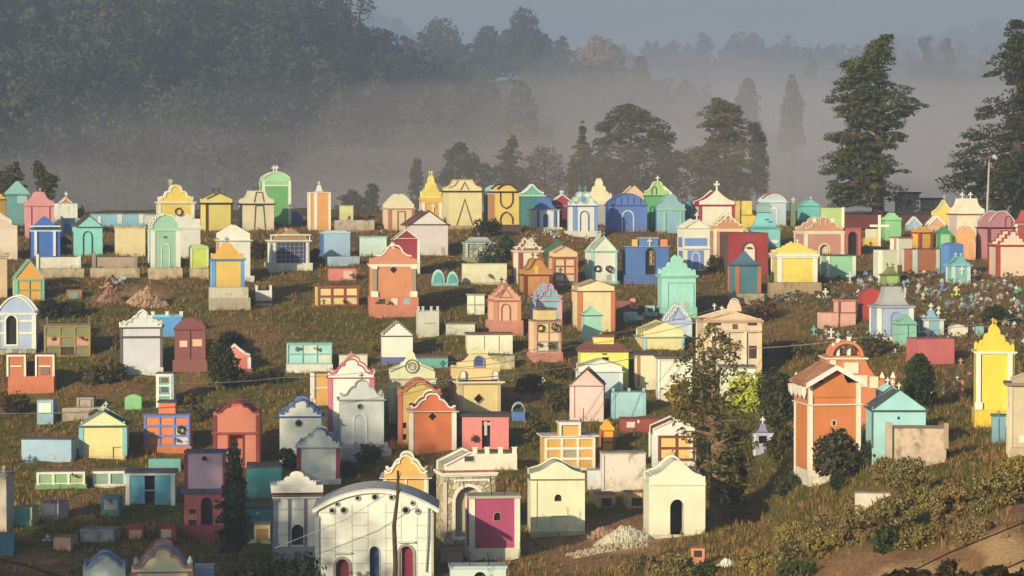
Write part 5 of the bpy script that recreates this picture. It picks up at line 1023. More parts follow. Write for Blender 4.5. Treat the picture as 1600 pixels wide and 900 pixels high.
T(21, 50, 824, 793, 'e0c878', 'small yellow box grave with a turquoise panel', rs=11, dr=1.2, slab=('b8a070', 1, .3), name='grave_box', cat='grave', ex=[('rect', 26, 795, 46, 812, '58c0a8', 'niche_panel'), ('rect', 21, 812, 50, 823, '6cc4a8', 'step', .1)])
T(64, 91, 815, 786, 'ecc4b4', 'small pinkish white grave with a lettered plaque and two stubby posts', rs=16, dr=1.5, slab=('a88c80', 1.5, 1), name='grave_box', cat='grave', ex=[('rect', 69, 790, 86, 804, 'f4e4dc', 'plaque'), ('posts', [78, 90], 8, 2.5, 'a89084')])
T(158, 186, 808, 777, '48988c', 'small dark teal grave holding a framed plaque with flowers', rs=6, dr=1, slab=('548c84', 1, 0), name='grave_box', cat='grave', ex=[('rect', 163, 781, 183, 796, 'd8c8b8', 'plaque')])
T(126, 178, 848, 829, 'a8aca4', 'grey concrete grave with two side by side openings', rs=11, dr=.6, slab=('8c8c88', 2, 1), wk='concrete', name='niche_block', cat='niche block', ex=[('grid', 128, 830, 177, 846, 2, 1, '9ca09c', 3, ['b8b8a8'])])
T(84, 110, 860, 840, 'f0b488', 'small peach box grave at the foot of the lower left slope', rs=11, dr=1.4, slab=('b87c58', 1, .3), name='grave_box', cat='grave')
T(199, 224, 846, 824, 'c04848', 'left half of the red twin niche grave with a peach panel', rs=3, dr=.8, slab=('a84040', 2, 1), name='niche_block', cat='niche block', ex=[('rect', 202, 828, 221, 843, 'f0b890', 'niche_panel')])
T(249, 275, 846, 824, 'c04848', 'right half of the red twin niche grave with a cream panel and flowers', rs=4, dr=.8, slab=('a84040', 2, 1), name='niche_block', cat='niche block', ex=[('rect', 252, 827, 268, 841, 'ecd0a0', 'niche_panel')])
T(-30, 21, 866, 842, '2f94a4', 'low teal grave box cut by the left edge at the bottom', rs=2, name='grave_box', cat='grave', slab=('3c8c94', 2, 1))
T(288, 351, 842, 770, 'e07468', 'two-storey pink tomb, mauve above and coral below, with a pointed dark doorway', rs=5, dr=.8, slab=('5c6478', 6, 5), pl=('b44858', 22, 3), st=.2, ex=[('door', 'arch', 323, 777, 822, 17, '1a2440', '9c4858', 1, .3), ('rect', 294, 791, 309, 826, 'e88470', 'panel'), ('rect', 296, 795, 306, 802, '4c3c44', 'plaque', .06), ('rect', 295, 812, 307, 821, '4c3c44', 'plaque', .06),
  ('block', 289, 350, 708, 765, 'e8b8bc', '5c6478', .25), ('rect', 287.5, 709, 292, 765, 'a84458', 'pilaster', -.2), ('rect', 347, 709, 351.5, 765, 'a84458', 'pilaster', -.2), ('disc', 319, 716, 3, '1c1a1c', None, 0)])
T(385, 440, 778, 731, '2fa894', 'plain sea-green wall tomb behind the dark slim conifer', rs=1, slab=('6c5c68', 4, 0), st=.2)
T(380, 425, 822, 795, '2f9c90', 'low deep teal grave box behind the dark slim conifer', rs=1, slab=('5c5850', 4, 0), name='grave_box', cat='grave', ex=[('rect', 380, 801, 383, 804, 'e8e8c0'), ('rect', 400, 800, 405, 804, 'e8e8c0')])
T(397, 422, 850, 820, 'ece094', 'small pale yellow niche with an ochre panel on a yellow kerb', rs=1, dr=.8, slab=('b0945c', 1.5, .5), name='grave_box', cat='grave', ex=[('rect', 400.5, 826, 418, 842, 'c88c3c', 'niche_panel'), ('rect', 370, 843, 423, 851, 'f0e8a0', 'kerb', .5)])
T(465, 530, 758, 699, 'ece4dc', 'white tomb with a curling gable in front of the white and blue tomb', rs=4, g='miss', gh=28, gc='ece8e4', gt='dcd8d4', gtw=1.5, roofc='8c9098', cor=('dcd4cc', 2, 3), pil=('9c3c44', 5), st=.25, pl=('dcd4cc', 10, 3), fin=('c8c8cc', 7, (463, 531)))
T(430, 500, 880, 777, 'f6e8d0', 'white gothic tomb with grey pilasters, a tiled cornice and an arched iron window', ls=3, pil=('8c8c94', 4, 1), pl=('9c9a9c', 26, 3), cor=('f6e8d0', 3, 3), st=.2, ex=[('rect', 450, 778, 455, 855, '7c7c80'), ('rect', 475, 778, 480, 855, '7c7c80'), ('tiles', 424, 773, 506, 773, 'c06c54', 3), ('block', 424, 505, 757, 768, 'f6ead4', None, -.1), ('gable2', 'miss', 434, 494, 757, 735, 'f6ead4', -.12), ('win', 'rect', 465, 748, 755, 9, '1c1a1c', 'f0e4cc', 1, 0), ('door', 'arch', 465, 819, 852, 19, '2c2c48', 'f4e8d0', 1.2, .25), ('line', [(456, 795), (474, 795)], .7, 'd8ccb8'), ('line', [(433, 815), (450, 815)], .7, 'd8ccb8'), ('line', [(433, 795), (450, 795)], .7, 'd8ccb8'), ('line', [(433, 835), (450, 835)], .7, 'd8ccb8')])
T(600, 668, 792, 747, 'eab04c', 'ochre tomb with white posts and a white-edged curved gable behind the vaulted chapel', rs=2, g='ogee', gh=36, gc='e8ac48', gt='f8f0dc', gtw=2.6, cor=('f8f0dc', 2, 6), pil=('f8f0dc', 5), st=.2, ex=[('grid', 603, 747, 666, 790, 2, 2, 'f8f0dc', 2.5, ['eaac48'])])
T(695, 774, 842, 741, 'd8bc8c', 'rough stone tomb with a large white arched doorway and a red tiled cornice', ls=14, wk='stone', dr=.9, g='low', gh=34, gc='f4e4c0', gt='f8ecd0', gtw=3, roofc='c8b48c', cor=('f4e8cc', 6, 3), st=.3,
  ex=[('tiles', 688, 735, 778, 735, 'd0684c', 3.6), ('niche', 'arch', 732, 760, 838, 42, 'c8ac7c', 'f6ead0', 5, .35), ('win', 'rect', 733, 712, 720, 15, '4c4444', 'f4e4c0', 1, 0), ('rect', 692, 752, 698, 841, 'e8ccac', 'pilaster', .06), ('line', [(712, 753), (712, 751), (762, 751), (762, 753)], 3, 'f4e8cc')])
T(741, 808, 745, 709, 'f2e2bc', 'cream wall with four square battlements behind the stone arched tomb', ls=1, depth=1.0, name='low_wall', cat='wall', D=depth_at(770, 745) + .8, ex=[('posts', [742, 761, 782, 804], 9, 7, 'f6e8c4', 709)])
T(735, 811, 872, 778, 'b84468', 'magenta tomb with a white frame and a small pointed window', ls=7, dr=.7, slab=('b4a488', 4, 3), pil=('f4e4c0', 7), pl=('f0e0b8', 16, 2), st=.25, ex=[('win', 'arch', 777, 800, 813, 11, '2c2420', 'd898a0', .8, .15), ('rect', 735, 775, 812, 778, 'f4e4c0', 'moulding', .06), ('rods', [727, 790, 770], 770, 26)])
T(829, 914, 838, 749, 'efdfae', 'cream tomb with a low curved gable and a small dark arched window', ls=6, g='swell', gh=27, gc='f0e0b4', roofc='c8b898', cor=('8c7c5c', 2, 1.5), pl=('c8b490', 8, 1), st=.35, fin=('e8d8b0', 7, (831, 911)), ex=[('win', 'arch', 872, 772, 783, 11, '2c2420', None, 0, .2), ('line', [(838, 749), (838, 826)], .7, 'd0c098'), ('line', [(862, 826), (862, 806), (884, 806)], .6, 'd4c49c')])
T(941, 1009, 770, 709, 'e8dcbc', 'large whitewashed box tomb badly streaked with black mould', ls=4, dr=.6, slab=('b0a080', 2, 1), st=1.0, wk='concrete', ex=[('line', [(942, 710), (942, 765)], 2, 'dcd0b0')])
T(918, 940, 768, 735, 'dcd4c8', 'shaded white return wall left of the mould-streaked box tomb', ls=1, dr=.8, st=.8)
T(933, 962, 796, 772, 'f0c070', 'small ochre box grave with a dark framed plaque left of the rubble heap', ls=6, dr=.9, slab=('b0825c', 1, 1), name='grave_box', cat='grave', ex=[('rect', 939, 778, 956, 791, '4c4438', 'plaque'), ('line', [(938, 792), (957, 792), (957, 777), (938, 777)], 1.2, 'f0d8a0', True)])
T(982, 1004, 795, 770, 'f0c478', 'small ochre box grave with a dark plaque touching the white arched tomb', ls=8, dr=.9, slab=('b8885c', 1, 1), name='grave_box', cat='grave', ex=[('rect', 987, 778, 1002, 790, '4c4438', 'plaque')])
T(1014, 1102, 841, 757, 'efe0b8', 'white tomb with a smooth curved gable and a deep open arched doorway', ls=10, g='swell', gh=39, gc='f0e2bc', full=False, roofc='e0d0a8', st=.2, pl=('dccca4', 6, 1), ex=[('door', 'arch', 1058, 780, 835, 22, '3c3430', None, 0, 1.1), ('rect', 1013, 755, 1103, 758, 'ecdcb4', 'moulding', .06)])
T(1079, 1100, 890, 872, 'dc8450', 'little orange shrine with a square window and a rounded grave mound in front', ls=2, dr=.6, name='shrine', cat='shrine', ex=[('block', 1080, 1101, 857, 873, 'e88c58', None, .02), ('rect', 1084, 860, 1096, 870, '3c3028', 'plaque', .02), ('gable2', 'arch', 1080, 1102, 888, 873, 'e89468', -.5)])
T(130, 196, 945, 889, 'd8dce4', 'white gable with curls rising from the bottom edge at the lower left', rs=2, g='ogee', gh=22, gc='dce0e8', gt='b8bcc8', gtw=3, roofc='8c94a4', fin=('c8ccd4', 10, (133, 194)), st=.5)
T(206, 301, 950, 894, 'f0d8a8', 'cream gable edged in dull pink with two small statues at the bottom edge', rs=2, g='ogee', gh=40, gc='f0dcac', gt='c47c70', gtw=4, roofc='a8a090', cor=('a85c54', 2, 1), pil=('b86c64', 8), fin=('c8c4b4', 24, (213, 297)), st=.3)
T(304, 332, 930, 888, 'b8c4d4', 'small pale grey box tomb at the bottom edge right of the pink-edged gable', rs=3, slab=('ccd4dc', 3, 1))
T(704, 791, 960, 888, 'c4ccd0', 'grey concrete tomb with a flat ledge and a blue arched top, at the bottom edge', ls=2, dr=.4, slab=('b0bcc4', 4, 2), st=.8, wk='concrete', ex=[('door', 'arch', 750, 893, 950, 21, '1a2a5c', None, 0, .3), ('rods', [704, 734, 764], 884, 22)])
T(694, 723, 879, 862, 'ccb08c', 'small tan box grave in the passage left of the magenta tomb', ls=6, dr=1, slab=('a87c5c', 1.5, 1.5), name='grave_box', cat='grave')
T(1336, 1392, 792, 771, 'e4d0b0', 'short pale wall half buried in the flowering shrubs of the right slope', ls=1, depth=.6, name='low_wall', cat='wall')
T(1386, 1478, 728, 668, 'c8a888', 'streaked grey-brown concrete enclosure with raised end posts on the right slope', ls=3, depth=1.2, name='retaining_wall', cat='wall', wk='concrete', st=1.0, ex=[('rect', 1384, 660, 1394, 726, 'c8a888', 'post', .15), ('rect', 1474, 660, 1481, 700, 'b89878', 'post', .15), ('rect', 1394, 664, 1474, 668, '7c6454', 'coping', .08)])
T(1363, 1446, 705, 642, 'a0d8c4', 'pale turquoise tomb with dark eaves, a pointed gable and a tiny triangular vent', ls=11, dr=1.1, g='tri', gh=33, gc='9cd8c4', gt='4c5c54', gtw=.9, roofc='54605c', cor=('4c5c54', 3, 2), cross=('ece8d8', 8, 2), st=.2, ex=[('win', 'tri', 1404, 649, 655, 6, '1c1a1c', None, 0, .1), ('rect', 1362, 644, 1364, 700, '4c6460', 'pilaster', .04)], fin=('8cb8a8', 6, (1364, 1444)))

# --- the tall orange tomb with the tiled eaves
def orange_tomb():
    Y = depth_at(1300, 742) - 1; s = F / Y
    r = T(1264, 1343, 745, 632, 'dc7a34', 'tall orange tomb with white edges and a projecting tiled roof over a curved gable', ls=23, dr=1.15, D=Y, st=.15, pil=('f6e4c0', 6), pl=('f4e2c0', 10, 1),
          cor=('f6e6c4', 2.5, 3), ex=[('block', 1264, 1343, 598, 632, 'dc7a34', None, .02), ('win', 'rect', 1303, 657, 664, 6, '1c1a1c', 'f4e0b8', .8, .2), ('gable2', 'bell', 1268, 1340, 620, 577, 'dc7a34', -.03),
              ('rect', 1263, 600, 1269, 632, 'f6e4c0', 'pilaster', .06), ('rect', 1337, 598, 1344, 632, 'f6e4c0', 'pilaster', .06)])
    w = 86 / s; e = .35; H0 = (745 - 600) / s; H1 = (745 - 574) / s; d = 1.15 * 79 / s
    mb = MB(); mb2 = MB()
    for sx in (-1, 1):
        a = (sx * (w / 2 + .12), H0 - .05); b = (0, H1)
        v = [(a[0], -e, a[1]), (b[0], -e, b[1]), (b[0], d + e, b[1]), (a[0], d + e, a[1])]
        v += [(x, y, z + .12) for x, y, z in v]
        mb.add(v, [(0, 1, 2, 3), (7, 6, 5, 4), (0, 4, 5, 1), (1, 5, 6, 2), (2, 6, 7, 3), (3, 7, 4, 0)])
        v = [(a[0] * 1.02, -e - .06, a[1] - .07), (0, -e - .06, b[1] - .07), (0, -e - .06, b[1] + .14), (a[0] * 1.02, -e - .06, a[1] + .14)]
        v += [(x, -e + .02, z) for x, y, z in v]
        mb2.add(v, [(0, 1, 2, 3), (7, 6, 5, 4), (0, 4, 5, 1), (1, 5, 6, 2), (2, 6, 7, 3), (3, 7, 4, 0)])
    mb.build('roof', mat('c47c54', 'tile'), r); mb2.build('bargeboard', mat('f6e8cc', 'plaster', .15), r)
    for i in range(4):
        MB().prism([(-.1, 0), (.1, 0), (.1, -.25), (.03, -.5), (-.08, -.3)], 0, .22).build('bracket', mat('f4e6cc', 'plaster', .1), r).location = (-w / 2 - .1, .25 + i * .7, H0 - .1)
orange_tomb()
# --- the orange church-like tomb behind it, with an open bell arch
def bell_tomb():
    px, yb = 1325, 690; Y = depth_at(1290, 742) + 9; s = F / Y; b = at(px, yb, Y); M_ = mat('e07c48', 'plaster', .15)
    root = bpy.data.objects.new('bell_tomb', None); C.objects.link(root); root.location = b; root.rotation_euler = (0, 0, .02)
    tag(root, 'orange-red tomb with an open round bell arch holding two white crosses and swept shoulders', 'tomb')
    X = lambda p: (p - px) / s; Z = lambda r: (yb - r) / s
    body = [(1290, 690), (1290, 560), (1298, 556), (1350, 556), (1356, 572), (1366, 586), (1378, 596), (1396, 604), (1400, 690)]
    MB().prism([(X(a), Z(c)) for a, c in body], 0, 2.2).build('wall', M_, root)
    for y in (0.0, 1.1):
        pts = [(1296, 560)] + [(1322.5 - 26.5 * math.cos(math.pi * i / 16), 556 - 24 * math.sin(math.pi * i / 16)) for i in range(17)] + [(1349, 560)]
        MB().ribbon([(X(a), Z(c)) for a, c in pts], -4.5 / s, y, y + .4).build('bell_arch', M_, root)
    MB().box(X(1288), X(1356), -.1, 2.3, Z(561), Z(558.5)).build('cornice', mat('f4e0bc', 'plaster', .15), root)
    for a, c, e, f_ in ((1318, 566, 1341, 583), (1332, 586, 1355, 604), (1358, 588, 1372, 606), (1296, 562, 1306, 574)):
        MB().box(X(a), X(e), -.05, .05, Z(f_), Z(c)).build('panel', mat('f4dcb0', 'plaster', .15), root)
    for i, (a, hh) in enumerate(((1310, 22), (1329, 24))): add_cross(root, X(a), .3 + i * .4, Z(558), hh / s, 'f6ecd0')
    for a in (1244, 1264, 1379, 1396):
        MB().box(X(a) - .09, X(a) + .09, .1, .28, Z(640), Z(590)).build('post', M_, root)
        MB().add([(X(a) - .11, .08, Z(590)), (X(a) + .11, .08, Z(590)), (X(a) + .11, .3, Z(590)), (X(a) - .11, .3, Z(590)), (X(a), .19, Z(580))], [(0, 1, 4), (1, 2, 4), (2, 3, 4), (3, 0, 4), (3, 2, 1, 0)]).build('finial', mat('f4e0bc', 'plaster', .15), root)
bell_tomb()
T(1372, 1402, 668, 612, 'a0d4c0', 'second pointed turquoise gable rising behind the pale turquoise tomb', ls=4, g='tri', gh=12, gc='a0d4c4', cross=('ece4d0', 9, 1), D=depth_at(1404, 700) + 5)

# --- the big vaulted chapel at the bottom
def chapel():
    x0, x1, yb = 498, 676, 915; cx = (x0 + x1) / 2; Y = depth_at(cx, 905) - 1.5; s = F / Y; base = at(cx, yb, Y)
    root = bpy.data.objects.new('chapel', None); C.objects.link(root); root.location = base
    w = (x1 - x0) / s; d = 2.8; ls = -4; yaw = math.asin(max(-.5, ls / (d * s))) - math.atan((cx - 800) / F); root.rotation_euler = (0, 0, yaw)
    FOOT.append(('chapel', base.x, base.y, w, d, yaw, root))
    tag(root, 'large white chapel with a curved vault roof, round vents and red arched doors', 'chapel')
    X = lambda p: (p - cx) / s; Z = lambda r: (yb - r) / s
    white = mat('f2e6cc', 'plaster', .25); top = lambda t: Z(797) + (Z(764) - Z(797)) * (1 - (2 * t - 1) ** 2)
    n = 18
    openings = [('arch', 535, 873, 910, 21, '6c1428', '9c9084', 4, .25, 'door'), ('arch', 635, 853, 910, 21, '801630', '9c9084', 4, .25, 'door'), ('arch', 585, 853, 912, 15, '1c4468', 'e4d8c0', 1, .3, 'window')]
    rounds = [(527, 786.5, 3.6), (519, 797, 4.5), (537, 796, 5), (559, 777, 4), (586, 775.5, 5), (612, 776, 4), (645, 785, 3.6), (634, 796, 5.5), (653, 798, 4.3)]
    bm = bmesh.new(); edges = []
    outer = [(-w / 2, -1.2), (w / 2, -1.2)] + [(w / 2 - w * i / n, top(i / n)) for i in range(n + 1)]
    loops = [outer]
    for sh, ex_, et, eb, ew, fc, fr, ft, dep, nm in openings: loops.append(arch_pts(X(ex_), Z(eb), ew / s, Z(et)))
    for a, c, r in rounds:
        if r: loops.append(circle(X(a), Z(c), r / s, 12))
    for lp in loops:
        vs = [bm.verts.new((x, 0, z)) for x, z in lp]; edges += [bm.edges.new((vs[i], vs[(i + 1) % len(vs)])) for i in range(len(vs))]
    bmesh.ops.triangle_fill(bm, edges=edges, use_beauty=True, normal=(0, -1, 0))
    for lp in loops[1:]:
        a = [bm.verts.new((x, 0, z)) for x, z in lp]; b = [bm.verts.new((x, .3, z)) for x, z in lp]; m = len(lp)
        for i in range(m): bm.faces.new((a[i], b[i], b[(i + 1) % m], a[(i + 1) % m]))
    a = [bm.verts.new((x, 0, z)) for x, z in outer]; b = [bm.verts.new((x, d, z)) for x, z in outer]; m = len(outer)
    for i in range(m): bm.faces.new((a[i], b[i], b[(i + 1) % m], a[(i + 1) % m]))
    bm.faces.new(b[::-1])
    me = bpy.data.meshes.new('wall'); bm.to_mesh(me); bm.free(); me.materials.append(white); o = bpy.data.objects.new('wall', me); C.objects.link(o); o.parent = root
    for sh, ex_, et, eb, ew, fc, fr, ft, dep, nm in openings:
        p = arch_pts(X(ex_), Z(eb), ew / s, Z(et)); q = MB().prism(p, dep - .04, dep).build(nm, mat(fc, 'plaster', .2), root)
        MB().ribbon(p[::-1], ft / s, -.05, .01, closed=True).build('frame', mat(fr, 'plaster', .3), q)
    for ex_, et in ((535, 862), (635, 845)): MB().box(X(ex_ - 14), X(ex_ + 14), -.14, .01, Z(et + 2), Z(et)).build('lintel', mat('ece0c4', 'plaster', .3), root)
    for a, c, r in rounds:
        if not r: continue
        MB().prism(circle(X(a), Z(c), r / s, 12), .2, .24).build('window', mat('2c2c34', 'glass'), root)
        MB().ribbon(circle(X(a), Z(c), (r + .8) / s, 14)[::-1], -2.0 / s, -.05, .01, closed=True).build('ring', mat('a8a094', 'plaster', .3), root)
    arc = [(-w / 2 - .25 + (w + .5) * i / n, (Z(798) + (Z(766) - Z(798)) * (1 - (2 * i / n - 1) ** 2)) + .03) for i in range(n + 1)]
    MB().ribbon(arc, -.10, -.13, .02).build('eave', mat('f8f0e0', 'plaster', .2), root)
    MB().ribbon([(x, z + .07) for x, z in arc], -.07, -.08, d + .1).build('roof', mat('ccc4b4', 'plaster', .5), root)
    for px in (524, 550, 575, 603, 627, 652): MB().box(X(px) - .012, X(px) + .012, -.012, .002, Z(912), Z(786)).build('joint', mat('c8bca4', 'plaster', .2), root)
    for r in (800, 820, 840, 860, 880):
        for a, c in ((499, 524), (550, 575), (600, 625), (650, 675)): MB().box(X(a), X(c), -.014, .002, Z(r) - .012, Z(r) + .012).build('joint', mat('c8bca4', 'plaster', .2), root)
    MB().box(X(492), X(499), -.08, .3, -1.2, Z(806)).build('pilaster', mat('9c9890', 'plaster', .4), root)
    MB().box(X(674), X(678), -.08, .3, -1.2, Z(800)).build('pilaster', mat('c8b8a0', 'plaster', .4), root)
    MB().tube([(X(670), -.08, Z(790)), (X(669), -.1, Z(840)), (X(666), -.08, Z(893))], .035, 5).build('drainpipe', mat('a8a49c', 'plaster', .3), root)
chapel()
T(510, 612, 722, 702, 'b0aca0', 'grey terrace wall with short posts behind the vaulted chapel', ls=1, depth=1, name='low_wall', cat='wall', wk='concrete', ex=[('posts', [512, 533, 556, 580, 604], 9, 5, 'b8b4a8', 702)])

# --- wreaths and flowers
for px, r, D_, lb in [(845, 513, 0, 'left one'), (867, 511, 0, 'right one')]:
    wreath('round brown wreath on the peach niche tomb, ' + lb + ' of its pair', px, r, 6, depth_at(856, 566))
for px, lb in ((934, 'left'), (952, 'right')): wreath('thin dark oval wreath on the white and mint tomb, ' + lb + ' one of its pair', px, 420, 5.5, depth_at(944, 443))
wreath('dark wreath hung on the gable of the half-hidden white tomb', 280, 331, 6.5, depth_at(290, 403))
wreath('brown wreath on the orange and blue niche block', 283, 672, 6.5, depth_at(260, 706))
for i, (px, yb, row, lb) in enumerate([(582, 402, 367, 'flowers piled on the pale green-white tomb'), (597, 402, 366, 'flowers at the right end of the pale green-white tomb roof'), (545, 362, 343, 'flowers on the grey concrete base beside the orange tower'), (570, 362, 342, 'flowers at the right end of the grey concrete base by the orange tower'),
       (590, 496, 474, 'flowers beside the left plaque of the terracotta tomb'), (608, 496, 476, 'flowers between the plaques of the terracotta tomb'), (506, 479, 474, 'dark flowers on the left of the yellow niche block'), (538, 479, 473, 'dark flowers on the right of the yellow niche block'), (549, 439, 433, 'flowers on the salmon pink niche box'),
       (765, 444, 434, 'dried flowers on the front of the cream box tomb'), (843, 566, 541, 'flowers left of the white plaque of the peach niche tomb'), (860, 566, 541, 'flowers beside the green plaque of the peach niche tomb'), (466, 581, 548, 'dark flowers beside the left plaque of the wide mint niche block'), (494, 581, 548, 'dark flowers beside the round panel of the wide mint niche block'),
       (84, 558, 531, 'flowers on the left plaque of the olive niche block'), (128, 558, 531, 'flowers on the right plaque of the olive niche block'), (276, 706, 690, 'flowers left of the lower plaque of the orange and blue niche block'), (292, 706, 690, 'flowers right of the lower plaque of the orange and blue niche block'),
       (116, 765, 745, 'yellowish flowers on the low green niche block'), (172, 808, 786, 'flowers on the plaque of the small dark teal grave'), (240, 846, 836, 'flowers between the halves of the red twin niche grave'), (738, 706, 690, 'tall dried flowers in front of the salmon pink tomb'), (1502, 532, 508, 'red flowers on the rounded white grave box')]):
    p = flowers(lb, px, row, depth_at(px, yb), r=4 if i not in (21,) else 7, cols=('c8c0b0', 'a84838', 'c8a050', 'd8c8a8') if i != 22 else ('c83828',))
# ------------------------------------------------------------------ crosses on the right slope and elsewhere
CROSSC = {'white': 'e4dcc8', 'turquoise': '84b8a8', 'blue': '7c90b8', 'yellow': 'd4c880', 'pink': 'd0a090', 'grey': 'a8a8a8', 'green': '64a860', 'dark': '4c4438'}
CP = {}
def small_cross(kind, px, row, h, tall=False):
    Y = depth_at(px, row); s = F / Y
    if kind not in CP:
        r = bpy.data.objects.new('grave_cross', None); C.objects.link(r)
        add_cross(r, 0, 0, 0, .48, CROSSC[kind], .12, name='upright_cross')
        MB().box(-.17, .17, -.1, .1, -.25, .07).build('base', mat(CROSSC[kind] if kind != 'dark' else 'a89888', 'plaster', .6), r); CP[kind] = r; o = r
    else:
        src = CP[kind]; o = src.copy(); C.objects.link(o)
        for ch in src.children: c = ch.copy(); C.objects.link(c); c.parent = o
    X = (px - 800) / F * Y; k = h / s / .68
    o.location = (X, Y, G(X, Y)); o.scale = (k, k, k); o.rotation_euler = (rng.uniform(-.06, .06), rng.uniform(-.14, .14), rng.uniform(-.5, .5))
    return tag(o, 'small ' + kind + (' painted' if kind != 'dark' else ' iron') + ' cross standing among the crowded graves of the right slope', 'cross', kind + ' crosses on the graves of the right slope')
kinds = ['white', 'turquoise', 'blue', 'yellow', 'pink', 'grey', 'green', 'dark']; wts = [.32, .14, .08, .07, .11, .14, .06, .08]
zones = [(1215, 1600, 445, 478, 24), (1335, 1600, 425, 500, 50), (1430, 1600, 470, 545, 34), (1240, 1400, 500, 560, 16), (1490, 1600, 560, 600, 8), (1345, 1480, 425, 470, 20)]
for a0, a1, b0, b1, n in zones:
    for i in range(n):
        small_cross(kinds[int(rng.choice(8, p=wts))], rng.uniform(a0, a1), rng.uniform(b0, b1), rng.uniform(5.5, 13))
def one_cross(px, row, h, col, label):
    Y = depth_at(px, row); s = F / Y; X = (px - 800) / F * Y
    r = bpy.data.objects.new('grave_cross', None); C.objects.link(r); r.location = (X, Y, G(X, Y))
    add_cross(r, 0, 0, 0, h / s / 1.3, col, name='upright_cross'); MB().box(-.2, .2, -.12, .12, -.3, .08).build('base', mat(col, 'plaster', .6), r)
    tag(r, label, 'cross'); return r
for a in [(1299, 532, 16, 'f4d8b8', 'pinkish white cross on a stepped base in front of the salmon L-shaped grave'), (1272, 525, 14, '58c4a8', 'turquoise cross left of the pinkish white cross on the grassy brow'), (1290, 467, 14, 'f0e8b4', 'cream cross above the salmon L-shaped grave'),
          (1328, 446, 18, 'c8d4d0', 'pale grey-blue cross just below the pale green box tomb'), (1495, 462, 14, 'ecdc64', 'bright yellow cross in the middle of the crowded right slope'), (72, 846, 11, 'ecdcc8', 'small cream cross on the shaded grass at the lower left'),
          (848, 602, 12, 'e8f0d0', 'small white cross on the bank right of the yellow church-like tomb'), (1472, 455, 12, '5888d8', 'blue cross cluster head near the small teal tomb'), (1508, 485, 14, '5868b0', 'dark blue cross below the bright yellow cross'), (45, 726, 12, '4c6c8c', 'dark blue cross in front of the long pale blue box tomb'),
          (1360, 448, 12, '9cc4b0', 'pale mint cross beside the tall plain white box tomb')]: one_cross(*a)
# tall white cross
Y = depth_at(1374, 388); s = F / Y; X = (1374 - 800) / F * Y
r = bpy.data.objects.new('memorial_cross', None); C.objects.link(r); r.location = (X, Y, at(1374, 388, Y).z); r.rotation_euler = (0, 0, -.1)
MB().box(-2.2 / s, 2.2 / s, -.09, .09, -.4, 52 / s).build('upright', mat('f6e4c0', 'plaster', .2), r)
MB().box(-15 / s, 15 / s, -.085, .085, 33.5 / s, 37 / s).build('crossbar', mat('f6e4c0', 'plaster', .2), r)
tag(r, 'tall plain white memorial cross standing by the apple green tomb', 'cross')

# low earth graves with little borders on the right slope
GRP = 'low painted grave kerbs on the right slope'
proto = {}
for i in range(46):
    k = i % 6; px = rng.uniform(1345, 1600); row = rng.uniform(436, 545) if i % 3 else rng.uniform(440, 500)
    col, nm = [('cbb49c', 'pale peach'), ('94ac9c', 'mint'), ('c8c0b0', 'off-white'), ('a88478', 'dull pink'), ('8494a8', 'blue'), ('a08868', 'bare tan')][k]
    Y = depth_at(px, row); X = (px - 800) / F * Y
    if k not in proto:
        r = bpy.data.objects.new('grave_kerb', None); C.objects.link(r)
        mb = MB().box(-.35, .35, -.75, .75, -.3, .16); mb.build('kerb', mat(col, 'plaster', .8), r)
        mb = MB().prism([(-.3, .0), (.3, .0), (.3, .5), (.2, .66), (0, .74), (-.2, .66), (-.3, .5)], .62, .74); mb.build('headstone', mat(col, 'plaster', .6), r)
        proto[k] = r; o = r
    else:
        o = proto[k].copy(); C.objects.link(o)
        for ch in proto[k].children: c = ch.copy(); C.objects.link(c); c.parent = o
    q = rng.uniform(.34, .55); o.scale = (q, q, q)
    o.location = (X, Y, G(X, Y) - .1); o.rotation_euler = (rng.uniform(-.08, .08), rng.uniform(-.14, .14), rng.uniform(-.5, .4))
    tag(o, nm + ' low grave kerb with a rounded headstone on the crowded right slope', 'grave', GRP + ', ' + nm)

def scatter_flowers(label, zs, n, cols, size=.09):
    for ci, c in enumerate(cols):
        cen = []
        for i in range(n):
            a0, a1, b0, b1 = zs[int(rng.integers(len(zs)))]; px = rng.uniform(a0, a1); row = rng.uniform(b0, b1); Y = depth_at(px, row); X = (px - 800) / F * Y
            for j in range(int(rng.integers(2, 6))):
                x, y = X + rng.normal() * .2, Y + rng.normal() * .2; cen.append((x, y, G(x, y) + rng.uniform(.08, .3)))
        cen = np.array(cen); V_, F_ = leaf_cards(cen, np.full((len(cen), 3), .09), 5, size, aspect=.9)
        o = np_obj(label, V_, F_, mat(c, 'plaster', .1)); tag(o, kind='stuff')
scatter_flowers('scattered_flowers', [(1215, 1330, 440, 475), (1340, 1600, 430, 500), (1400, 1600, 480, 545), (1350, 1560, 425, 460)], 20, ['b0a898', '986858', 'a89c68', '747c90', 'a88880', '70907c'], .055)
scatter_flowers('scattered_flowers', [(820, 960, 364, 385), (160, 190, 440, 460), (240, 270, 345, 352)], 14, ['d8d0c8', 'c89058', 'b85848'])

